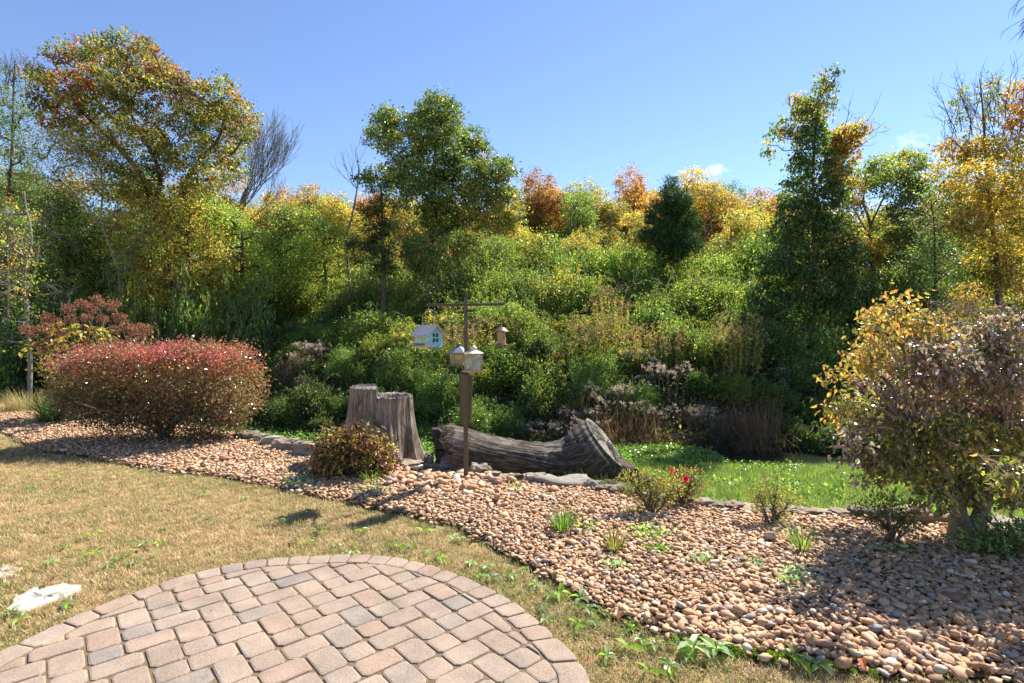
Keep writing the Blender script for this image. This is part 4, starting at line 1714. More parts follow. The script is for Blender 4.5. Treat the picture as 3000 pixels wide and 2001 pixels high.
    pts = [(-a, 0, Rh - 0.01), (-a, 0, zc - 0.03), (-a * 0.8, 0, zc), (-0.03, 0, zc + 0.002), (-0.022, 0, zt - 0.012), (0, 0, zt + 0.002), (0.022, 0, zt - 0.012), (0.03, 0, zc + 0.002), (a * 0.8, 0, zc), (a, 0, zc - 0.03), (a, 0, Rh - 0.01)]
    v, q, tt = wire(spline(pts, 44), 0.004)
    part('wire_bail', 'wire', root, (R(v), q, tt))
    v, q, tt = wire([(0, 0, zt - 0.002), (0, 0, zp(897) - zb)], 0.0025)
    part('hanging_wire', 'wire', root, (v, q, tt))


make_birdhouse()


def lantern(name, label, at, hang_top, spec):
    """spec: roof profile, body radii, panes..."""
    root = empty(name, at, label, 'bird feeder')
    s = spec['sides']
    rot = spec.get('rot', 0.3)
    part('roof', spec['roof_mat'], root, lathe(spec['roof'], s, rot), smooth=s > 12)
    part('finial', spec['roof_mat'], root, lathe(spec['finial'], 16), smooth=True)
    part('tray', spec['tray_mat'], root, lathe(spec['tray'], s, rot), smooth=False)
    zb, rb, zt, rt = spec['body']
    part('seed', 'seed', root, lathe([(rb * 0.8, zb + 0.002), (rb * 0.85, zb + (zt - zb) * spec['fill'])], s, rot))
    if spec.get('panes'):
        th = np.arange(s) * 2 * np.pi / s + rot
        for i in range(s):
            a, b = th[i], th[(i + 1) % s]
            pts = [(rb * math.cos(a), rb * math.sin(a), zb), (rb * math.cos(b), rb * math.sin(b), zb), (rt * math.cos(b), rt * math.sin(b), zt), (rt * math.cos(a), rt * math.sin(a), zt)]
            pn = part('glass_pane', spec['glass'], root, (np.array(pts), [(0, 1, 2, 3)]))
            part('corner_post', spec['frame_mat'], root, tube(np.array([pts[0], pts[3]]) * np.array([1.03, 1.03, 1]), 0.0045, 6))
            if spec.get('lattice'):
                p = np.array(pts) * np.array([1.015, 1.015, 1])
                for f in (0.0, 0.5):
                    for w0, w1 in (((f, 0.0), (f + 0.5, 1.0)), ((f + 0.5, 0.0), (f, 1.0))):
                        e = []
                        for (u, h) in (w0, w1):
                            e.append((p[0] * (1 - u) + p[1] * u) * (1 - h) + (p[3] * (1 - u) + p[2] * u) * h)
                        part('lattice_wire', 'wire', pn, wire(e, 0.0016, 4))
    else:
        part('glass_cylinder', spec['glass'], root, lathe([(rb, zb), (rt, zt)], 32, close=False), smooth=True)
    top = spec['finial'][-1][1]
    part('hanging_wire', 'wire', root, wire([(0, 0, top - 0.004), (0, 0, hang_top - at[2])], 0.0018))
    return root


def make_lanterns():
    Yn, Yr = NEAR_END[1] + 0.02, FAR_END[1] - 0.03
    k = Yn / F
    # nearest: cream hexagon with diamond lattice and rusty tray
    c = P(1387, 1092, Yn)
    z = lambda py: (1092 - py) * k
    lantern('lattice_lantern_feeder', 'cream hexagonal lantern feeder with diamond wire lattice and rusty tray', c, NEAR_END[2], dict(
        sides=6, rot=0.42, roof_mat='cream_metal', tray_mat='rust', frame_mat='rust', glass='clear_glass', panes=True, lattice=True, fill=0.12,
        roof=[(30 * k, z(1037)), (33 * k, z(1035)), (12 * k, z(1026)), (9 * k, z(1024))],
        finial=[(9 * k, z(1026)), (11 * k, z(1023)), (10.5 * k, z(1018)), (6 * k, z(1014)), (2.5 * k, z(1011)), (3.2 * k, z(1008)), (1.2 * k, z(1005))],
        tray=[(29 * k, z(1090)), (34 * k, z(1088)), (35 * k, z(1085)), (32 * k, z(1086)), (24 * k, z(1087))],
        body=(z(1087), 27 * k, z(1037), 27 * k)))
    # behind: slate-blue roof, amber tapered glass
    k2 = Yr / F
    c = P(1344, 1070, Yr)
    z2 = lambda py: (1070 - py) * k2
    lantern('amber_lantern_feeder', 'lantern feeder with slate blue roof and tapered amber glass behind pole', c, FAR_END[2], dict(
        sides=6, rot=0.1, roof_mat='slate_metal', tray_mat='slate_metal', frame_mat='slate_metal', glass='amber_glass', panes=True, fill=0.5,
        roof=[(28 * k2, z2(1035)), (32 * k2, z2(1033)), (18 * k2, z2(1022)), (7 * k2, z2(1015)), (5 * k2, z2(1014))],
        finial=[(6 * k2, z2(1015)), (6 * k2, z2(1009)), (7 * k2, z2(1008)), (3 * k2, z2(1006)), (1 * k2, z2(1004))],
        tray=[(26 * k2, z2(1072)), (31 * k2, z2(1071)), (32 * k2, z2(1069)), (22 * k2, z2(1070))],
        body=(z2(1070), 22 * k2, z2(1035), 27 * k2)))
    # right: brown bell roof on an amber cylinder
    c = P(1469, 1009, POLE[1])
    z3 = lambda py: (1009 - py) * PK_
    lantern('bell_roof_feeder', 'small feeder with brown bell roof and amber cylinder at end of arm', c, ARM_R, dict(
        sides=32, roof_mat='copper', tray_mat='copper', frame_mat='copper', glass='amber_glass', fill=0.55,
        roof=[(25.5 * PK_, z3(972.5)), (26 * PK_, z3(971.5)), (18 * PK_, z3(968)), (13 * PK_, z3(963)), (10 * PK_, z3(960)), (4 * PK_, z3(959))],
        finial=[(2.5 * PK_, z3(960)), (2.5 * PK_, z3(957)), (1 * PK_, z3(955))],
        tray=[(20 * PK_, z3(1011.5)), (24 * PK_, z3(1011)), (24.5 * PK_, z3(1009.5)), (17 * PK_, z3(1009)), (16 * PK_, z3(1006.5))],
        body=(z3(1007), 13 * PK_, z3(971), 13 * PK_)))


make_lanterns()
# ------------------------------------------------------------------ planted shrubs and clumps in the bed
def stems(acc, base, n, height, spread, r0, sub=3, lean=0.35, seed_dir=None):
    """several woody stems fanning out from one foot, returns twig tips"""
    tips = []
    for i in range(n):
        az = 6.283 * (i + rng.random()) / n
        d = np.array([math.cos(az) * spread, math.sin(az) * spread, 0]) * (0.5 + 0.6 * rng.random())
        end = base + d + np.array([0, 0, height * (0.75 + 0.3 * rng.random())])
        path = wobble(curve(base + 0.02 * rng.normal(size=3) * [1, 1, 0], end, d * -lean * 0.5, 7), 0.012)
        add_tube(acc, path, np.linspace(r0, r0 * 0.35, 7), 5)
        for k in range(sub):
            f = 0.35 + 0.6 * rng.random()
            p = path[int(f * 6)]
            e = p + (rand_unit(1)[0] * 0.5 + unit(end - base) * 0.7) * height * 0.35 * (0.6 + 0.6 * rng.random())
            add_tube(acc, wobble(curve(p, e, rng.normal(0, 0.02, 3), 4), 0.008), np.linspace(r0 * 0.4, r0 * 0.15, 4), 3)
            tips.append(e)
        tips.append(end)
    return np.array(tips)


def make_loropetalum():
    Y = 8.55
    base = np.array([(480 - 1500) / F * Y, Y, 0.03])
    root = empty('red_tipped_shrub', base, 'wide rounded shrub with bronze foliage and bright red new shoots in the gravel', 'shrub')
    w, f, s = Acc(), Acc(), Acc()
    stems(w, base, 14, 1.0, 1.1, 0.022)
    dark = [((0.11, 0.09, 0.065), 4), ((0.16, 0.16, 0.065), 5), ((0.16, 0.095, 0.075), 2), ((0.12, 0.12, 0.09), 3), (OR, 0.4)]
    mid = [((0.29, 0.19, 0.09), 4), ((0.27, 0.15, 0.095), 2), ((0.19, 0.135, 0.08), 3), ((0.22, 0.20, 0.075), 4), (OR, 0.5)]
    red = [((0.52, 0.12, 0.16), 4.5), ((0.44, 0.11, 0.11), 3.5), ((0.44, 0.24, 0.18), 4), ((0.30, 0.19, 0.10), 2.5), ((0.20, 0.13, 0.08), 1)]
    bl = [(265, 1115, 72, 84), (310, 1110, 90, 96), (390, 1120, 110, 110), (480, 1130, 120, 110), (570, 1120, 115, 110), (650, 1118, 92, 108), (692, 1130, 56, 100),
          (330, 1180, 90, 70), (430, 1210, 100, 70), (540, 1215, 110, 70), (630, 1215, 80, 80), (260, 1175, 50, 46)]
    for px, py, rx, ry in bl:
        c, r = PB(px, py, Y, rx, ry, 0.62)
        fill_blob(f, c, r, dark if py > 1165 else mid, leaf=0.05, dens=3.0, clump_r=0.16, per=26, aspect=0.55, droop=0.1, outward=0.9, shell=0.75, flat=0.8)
    # red young growth over the top
    for px, py, rx, ry in [(255, 1066, 52, 36), (310, 1052, 66, 36), (370, 1052, 80, 36), (450, 1045, 85, 36), (530, 1045, 85, 36), (610, 1048, 75, 38), (685, 1055, 58, 42)]:
        c, r = PB(px, py, Y, rx, ry, 0.6)
        fill_blob(s, c, r, red, leaf=0.045, dens=2.6, clump_r=0.14, per=24, aspect=0.45, droop=-0.4, outward=0.8, shell=0.6)
    for i in range(70):
        px = rng.uniform(235, 740)
        p = P(px, 1040 + 30 * abs((px - 470) / 270) ** 2, Y) + np.array([0, rng.normal(0, 0.35), 0])
        L = rng.uniform(0.12, 0.36)
        e = p + np.array([rng.normal(0.08, 0.1), rng.normal(0, 0.08), L])
        path = curve(p, e, (0.02, 0, 0.0), 6)
        add_tube(w, path, np.linspace(0.004, 0.002, 6), 3)
        m = int(L * 70)
        t = rng.random(m)[:, None]
        add_leaves(s, p + (e - p) * t, 0.04 * (0.6 + 0.5 * rng.random(m)), colours(m, red), unit(e - p) * 0.8, 0.45)
    link('stems', w.mesh('stems', M['twig'], base, True), root)
    link('foliage', f.mesh('foliage', M['leaf_gloss'], base), root)
    link('new_shoots', s.mesh('new_shoots', M['leaf_gloss'], base), root)


make_loropetalum()


def make_hydrangea():
    Y = 11.0
    base = np.array([(265 - 1500) / F * Y, Y, -0.1])
    root = empty('dried_hydrangea', base, 'tall shrub with dried brown flower heads behind the red tipped shrub', 'shrub')
    w, f, h = Acc(), Acc(), Acc()
    heads = [(130, 960), (165, 945), (200, 905), (240, 890), (285, 880), (320, 900), (350, 930), (370, 955), (390, 970), (410, 960), (95, 970), (150, 990), (210, 935), (255, 930), (300, 935), (335, 965),
             (180, 975), (230, 970), (280, 970), (310, 1000), (345, 1010), (385, 1005), (415, 985), (120, 1010), (255, 1005), (185, 1015), (430, 965), (140, 930), (270, 905), (335, 890), (225, 1020), (365, 1040), (75, 965)]
    for px, py in heads:
        c = P(px, py, Y + rng.normal(0, 0.35))
        foot = base + np.array([rng.normal(0, 0.3), rng.normal(0, 0.25), 0])
        add_tube(w, wobble(curve(foot, c, ((c - foot) * [0.15, 0.15, 0]) * -1, 8), 0.02), np.linspace(0.014, 0.006, 8), 4)
        m = 170
        d = rand_unit(m)
        pos = c + d * np.array([0.13, 0.13, 0.11]) * (0.5 + 0.5 * rng.random((m, 1)))
        add_leaves(h, pos, 0.035 * (0.7 + 0.6 * rng.random(m)), colours(m, [((0.27, 0.14, 0.09), 4), ((0.36, 0.20, 0.13), 3), ((0.19, 0.10, 0.065), 3)]), d * 0.6, 0.95, fold=0.2)
    for px, py, rx, ry in [(200, 1010, 90, 70), (290, 1020, 110, 80), (250, 1080, 110, 60), (360, 1050, 60, 60), (160, 1050, 50, 50)]:
        c, r = PB(px, py, Y, rx, ry, 0.5)
        fill_blob(f, c, r, [(GO, 3), (YG, 3), (YE, 2), (OL, 2), (BR, 2), (OB, 1)], leaf=0.12, dens=0.8, clump_r=0.25, per=14, aspect=0.65, droop=0.7)
    link('stems', w.mesh('stems', M['twig'], base, True), root)
    link('foliage', f.mesh('foliage', M['leaf'], base), root)
    link('flower_heads', h.mesh('flower_heads', M['dry'], base), root)


make_hydrangea()


def make_stump_shrub():
    base = G(1040, 1400, 0.04) + np.array([0, 0.1, 0])
    Y = base[1]
    root = empty('withered_shrub', base, 'small shrub with curled brown and yellow leaves in front of the stump', 'shrub')
    w, f, g = Acc(), Acc(), Acc()
    stems(w, base, 12, 0.42, 0.36, 0.008, 4)
    wither = [((0.09, 0.055, 0.035), 4), ((0.16, 0.095, 0.05), 4), (OB, 1.5), ((0.06, 0.04, 0.03), 2)]
    live = [(YG, 4), (GO, 3), (YE, 2), (LG, 3), (OB, 1)]
    for px, py, rx, ry in [(980, 1320, 45, 60), (1040, 1315, 60, 65), (1095, 1325, 50, 60), (1010, 1360, 70, 40), (1075, 1365, 60, 38), (960, 1350, 30, 40)]:
        c, r = PB(px, py, Y, rx, ry, 0.26)
        fill_blob(f, c, r, live, leaf=0.055, dens=2.0, clump_r=0.09, per=9, aspect=0.45, droop=0.5, outward=0.5, shell=0.4, detail=True, curl=0.6)
        fill_blob(g, c, np.array(r) * 1.08, wither, leaf=0.06, dens=2.2, clump_r=0.09, per=9, aspect=0.45, droop=0.7, outward=0.5, shell=0.8, detail=True, curl=1.1)
    for i in range(16):
        p = P(rng.uniform(960, 1120), rng.uniform(1255, 1290), Y + rng.normal(0, 0.12))
        q = p - np.array([rng.normal(0, 0.05), 0, 0.2])
        add_tube(w, np.array([q, p]), [0.004, 0.002], 3)
        m = 8
        add_leaves(g, q + (p - q) * rng.random((m, 1)), 0.045, colours(m, wither), None, 0.4, droop=0.6, detail=True, curl=1.0)
    link('stems', w.mesh('stems', M['twig'], base, True), root)
    link('green_leaves', f.mesh('green_leaves', M['leaf_gloss'], base), root)
    link('withered_leaves', g.mesh('withered_leaves', M['dry'], base), root)


make_stump_shrub()


def azalea(foot, crown, label, pal, dens=1.0, flowers=()):
    base = G(*foot, 0.04)
    Y = base[1]
    root = empty('azalea', base, label, 'shrub')
    w, f = Acc(), Acc()
    tips = []
    for px, py, rx, ry in crown:
        c, r = PB(px, py, Y, rx, ry)
        cc = fill_blob(f, c, r, pal, leaf=0.028, dens=3.6 * dens, clump_r=0.055, per=8, aspect=0.42, droop=-0.5, outward=0.7, shell=0.55)
        mid = base + (c - base) * 0.45
        pth = wobble(curve(base + 0.015 * rng.normal(size=3) * [1, 1, 0], c, rng.normal(0, 0.02, 3), 6), 0.008)
        add_tube(w, pth, np.linspace(0.010, 0.005, 6), 5)
        for t in cc[rng.random(len(cc)) < 0.55]:
            s = pth[rng.integers(2, 6)]
            add_tube(w, wobble(curve(s, t, rng.normal(0, 0.01, 3), 4), 0.006), np.linspace(0.0042, 0.0015, 4), 3)
    for k in range(5):
        e = base + np.array([rng.normal(0, 0.05), rng.normal(0, 0.05), 0.16])
        add_tube(w, wobble(curve(base + 0.02 * rng.normal(size=3) * [1, 1, 0], e, rng.normal(0, 0.01, 3), 5), 0.004), np.linspace(0.012, 0.007, 5), 5)
    link('stems', w.mesh('stems', M['twig'], base, True), root)
    link('foliage', f.mesh('foliage', M['leaf'], base), root)
    for px, py, s in flowers:
        a = Acc()
        c = P(px, py, Y - 0.18)
        for ring, rad in ((0, 0.012), (1, 0.02)):
            n = 6
            th = np.arange(n) * 6.283 / n + ring * 0.5
            d = np.c_[np.cos(th), -0.35 + 0 * th, np.sin(th)]
            add_leaves(a, np.repeat(c[None], n, 0), s * (1 - 0.25 * ring), colours(n, [((0.62, 0.02, 0.045), 1)], jit=0.1), d * 3, 0.8, jitter=0.25, detail=True, curl=0.3)
        link('flower', a.mesh('flower', M['petal'], base), root)


AZ = [((0.17, 0.18, 0.05), 4), ((0.20, 0.15, 0.065), 3), (GO, 0.8), (MG, 3), (OB, 0.8)]
azalea((1912, 1512), [(1850, 1415, 42, 30), (1905, 1405, 45, 30), (1960, 1430, 45, 30), (1880, 1445, 50, 25), (1930, 1460, 40, 22)], 'bronze leafed azalea on thin stems near the boulder', AZ)
azalea((1995, 1482), [(1985, 1400, 40, 26), (2035, 1405, 38, 30), (1970, 1430, 45, 26), (2030, 1440, 35, 25)], 'azalea with two red blooms beside the green bank', AZ, 1.0, ((1968, 1378, 0.034), (2009, 1402, 0.040)))
azalea((2264, 1543), [(2215, 1450, 32, 32), (2265, 1440, 42, 32), (2315, 1465, 30, 32), (2250, 1485, 45, 22), (2290, 1500, 35, 20)], 'sparse open azalea standing alone in the gravel', AZ, 0.75)
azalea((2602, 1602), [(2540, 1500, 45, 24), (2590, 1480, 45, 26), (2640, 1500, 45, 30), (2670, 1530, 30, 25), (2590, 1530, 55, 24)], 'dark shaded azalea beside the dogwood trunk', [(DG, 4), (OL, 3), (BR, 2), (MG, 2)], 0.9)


def make_edge_shrub():
    base = G(2960, 1640, 0.04)
    Y = base[1]
    root = empty('low_evergreen_shrub', base, 'low loose evergreen shrub in the dogwood shade', 'shrub')
    w, f = Acc(), Acc()
    for px, py, rx, ry in [(2880, 1575, 55, 35), (2950, 1560, 60, 45), (3010, 1590, 60, 55), (2910, 1625, 55, 40), (2985, 1660, 60, 45), (3050, 1640, 60, 60), (2940, 1700, 40, 30), (2860, 1600, 30, 25)]:
        c, r = PB(px, py, Y, rx, ry)
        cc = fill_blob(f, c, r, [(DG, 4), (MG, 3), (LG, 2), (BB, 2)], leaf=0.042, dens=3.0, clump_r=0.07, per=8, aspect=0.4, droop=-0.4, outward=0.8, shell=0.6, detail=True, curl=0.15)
        pth = wobble(curve(base, c, rng.normal(0, 0.03, 3), 6), 0.01)
        add_tube(w, pth, np.linspace(0.009, 0.004, 6), 5)
        for t in cc[rng.random(len(cc)) < 0.5]:
            add_tube(w, wobble(curve(pth[rng.integers(2, 6)], t, rng.normal(0, 0.01, 3), 4), 0.006), np.linspace(0.004, 0.0015, 4), 3)
    link('stems', w.mesh('stems', M['twig'], base, True), root)
    link('foliage', f.mesh('foliage', M['leaf_gloss'], base), root)


make_edge_shrub()


def make_dogwood():
    base = G(2832, 1592, 0.03)
    Y = base[1]
    root = empty('dogwood_tree', base, 'small spreading dogwood with purple and orange autumn leaves on a forked tan trunk', 'tree')
    w, f = Acc(), Acc()
    # forked trunk
    for pts, r in (([base - [0.02, 0, 0.05], P(2815, 1540, Y), P(2805, 1480, Y), P(2780, 1400, Y), P(2720, 1310, Y), P(2650, 1220, Y)], [0.10, 0.026]),
                   ([base + [0.03, 0, -0.05], P(2856, 1550, Y), P(2880, 1490, Y), P(2905, 1420, Y + .05), P(2930, 1330, Y + .1), P(2940, 1230, Y + .1)], [0.09, 0.022])):
        path = spline(pts, 26)
        rr = np.interp(np.linspace(0, 1, 26), [0, 0.12, 0.3, 0.5, 1], [r[0] * 1.3, r[0] * 0.95, r[0] * 0.62, 0.034, 0.014])
        v, q, t = tube(path, rr, 14)
        v = v + 0.006 * rng.normal(size=v.shape)
        w.add(v, q, t)
    pur = [((0.20, 0.15, 0.165), 5), ((0.14, 0.135, 0.07), 3.5), ((0.25, 0.13, 0.11), 2), (OL, 1.5), ((0.28, 0.235, 0.24), 4), (OB, 0.6)]
    ora = [((0.38, 0.22, 0.06), 4), (GO, 2.5), (OR, 2), ((0.26, 0.22, 0.07), 4), (OL, 2), (YG, 1)]
    grn = [((0.085, 0.105, 0.025), 4), (YG, 2), (OL, 3), ((0.14, 0.09, 0.06), 2), (GO, 1)]
    B = [(2570, 960, 55, 50, ora), (2630, 930, 60, 50, ora), (2700, 960, 70, 50, ora), (2520, 1060, 50, 45, ora), (2600, 1040, 70, 55, ora), (2440, 1235, 38, 32, ora), (2500, 1180, 50, 45, grn), (2455, 1105, 28, 30, ora),
         (2690, 1050, 90, 70, pur), (2780, 990, 80, 60, pur), (2860, 980, 90, 60, pur), (2950, 980, 90, 70, pur), (2800, 1090, 110, 80, pur), (2910, 1090, 110, 80, pur), (3010, 1080, 90, 90, pur),
         (2590, 1150, 80, 60, pur), (2680, 1170, 100, 70, pur), (2800, 1200, 110, 70, pur), (2920, 1200, 110, 70, pur), (3030, 1200, 90, 80, pur), (2560, 1250, 80, 55, pur), (2650, 1280, 90, 60, grn), (2760, 1300, 100, 60, grn),
         (2880, 1310, 100, 60, grn), (2990, 1310, 90, 70, grn), (2600, 1350, 70, 40, grn), (2690, 1380, 80, 45, grn), (2790, 1410, 85, 46, grn), (2890, 1405, 80, 46, grn), (2730, 1440, 60, 30, grn), (2850, 1450, 70, 26, grn), (2950, 1445, 60, 30, grn), (2980, 1400, 80, 50, grn), (2530, 1320, 50, 35, pur), (2480, 1290, 34, 26, pur), (2560, 1400, 40, 20, pur), (2430, 1010, 0.1, 0.1, ora)][:-1]
    limbs = [P(2790, 1420, Y), P(2740, 1340, Y), P(2690, 1270, Y), P(2905, 1400, Y), P(2930, 1330, Y), P(2940, 1240, Y)]
    for px, py, rx, ry, pal in B:
        dY = rng.normal(0, 0.30)
        c, r = PB(px + rng.normal(0, 14), py + rng.normal(0, 10), Y, rx, ry, None, dY)
        r = np.array(r) * rng.uniform(0.7, 1.1)
        cc = fill_blob(f, c, r, pal, leaf=0.047, dens=6.6, clump_r=0.10, per=9, aspect=0.5, droop=1.3, outward=0.6, shell=0.5, jitter=0.75, detail=True, curl=0.45, follow=0.5)
        a = limbs[int(np.argmin([np.linalg.norm(l - c) + (0.6 if l[2] > c[2] + 0.1 else 0) for l in limbs]))]
        pth = wobble(curve(a, c, (0, 0, 0.05), 7), 0.018)
        add_tube(w, pth, np.linspace(0.014, 0.005, 7), 5)
        for t in cc[rng.random(len(cc)) < 0.45]:
            add_tube(w, wobble(curve(pth[rng.integers(3, 7)], t, rng.normal(0, 0.02, 3), 5), 0.008), np.linspace(0.004, 0.0018, 5), 3)
    # bare twiggy tips poking out on top
    for i in range(46):
        px = rng.uniform(2640, 3040)
        p = P(px, 960 - 40 * rng.random(), Y + rng.normal(0, 0.3))
        grow(w, p, np.array([rng.normal(-0.1, 0.5), rng.normal(0, 0.3), 0.7]), rng.uniform(0.10, 0.2), 0.004, 2, 0.7, 0.8, 2, 0.0, 0.2, 4, None, 0.0016)
    link('trunk', w.mesh('trunk', M['bark_tan'], base, True), root)
    link('crown', f.mesh('crown', M['leaf_gloss'], base), root)


make_dogwood()


def blade_clump(name, label, foot, n, length, spread, width, pal, lean=1.0, group=None, mat='grass'):
    base = G(*foot, 0.03)
    root = empty(name, base, label, 'grass clump', group)
    a = Acc()
    r = spread * np.sqrt(rng.random(n))
    th = rng.random(n) * 6.283
    pos = base + np.c_[r * np.cos(th), r * np.sin(th), np.zeros(n)]
    add_blades(a, pos, th + rng.normal(0, 0.4, n), length * (0.55 + 0.55 * rng.random(n)), lean * (0.25 + 0.9 * rng.random(n)), width * (0.7 + 0.5 * rng.random(n)), colours(n, pal), 6)
    link('blades', a.mesh('blades', M[mat], base), root)


LIR = [((0.045, 0.11, 0.025), 4), ((0.08, 0.17, 0.035), 3), (MG, 2), (YG, 0.6)]
blade_clump('liriope', 'dense dark green liriope clump beside the red tipped shrub', (158, 1240), 460, 0.78, 0.16, 0.014, LIR, 1.55)
blade_clump('ornamental_grass', 'pale straw ornamental grass mound at end of the bed', (85, 1205), 520, 0.62, 0.35, 0.006, [((0.42, 0.36, 0.16), 4), (YG, 2), (TN, 3)], 1.3)
blade_clump('ornamental_grass', 'pale straw grass tuft between liriope and ornamental mound', (20, 1208), 300, 0.55, 0.3, 0.006, [((0.42, 0.36, 0.16), 4), (YG, 3), (TN, 2)], 1.3)
blade_clump('daylily', 'upright bushy green daylily clump in the gravel', (1648, 1568), 120, 0.27, 0.07, 0.009, [(BG, 3), (MG, 3), (LG, 3)], 0.8)
blade_clump('daylily', 'small daylily clump with yellow tinged leaves', (1800, 1622), 75, 0.22, 0.05, 0.009, [(LG, 3), (YG, 3), (GO, 2)], 0.8)
blade_clump('daylily', 'splayed daylily clump with long arching blades', (2350, 1624), 60, 0.33, 0.05, 0.011, [(MG, 3), (BG, 2), (YG, 2)], 1.1)
blade_clump('wild_grass', 'bright green grass tuft at foot of the withered shrub', (1085, 1418), 90, 0.24, 0.10, 0.006, [(BG, 3), ((0.2, 0.32, 0.05), 3)], 1.1)
blade_clump('wild_grass', 'green seedling tuft in front of the low boulder', (1512, 1440), 40, 0.13, 0.05, 0.010, [(BG, 3), (LG, 3)], 1.0)


# ------------------------------------------------------------------ small weeds, moss and fallen leaves
def rosette(n, L, w, pal, lift=0.5):
    a = Acc()
    th = np.arange(n) * 2.4 + rng.normal(0, 0.2, n)
    d = np.c_[np.cos(th), np.sin(th), lift * rng.random(n)]
    add_leaves(a, np.c_[0.006 * np.cos(th), 0.006 * np.sin(th), 0.014 + 0.01 * rng.random(n)], L * (0.6 + 0.5 * rng.random(n)), colours(n, pal, jit=0.15), d * 2.2, w, jitter=0.3, detail=True, curl=0.35, face=np.array([0, 0, 1.6]))
    return a


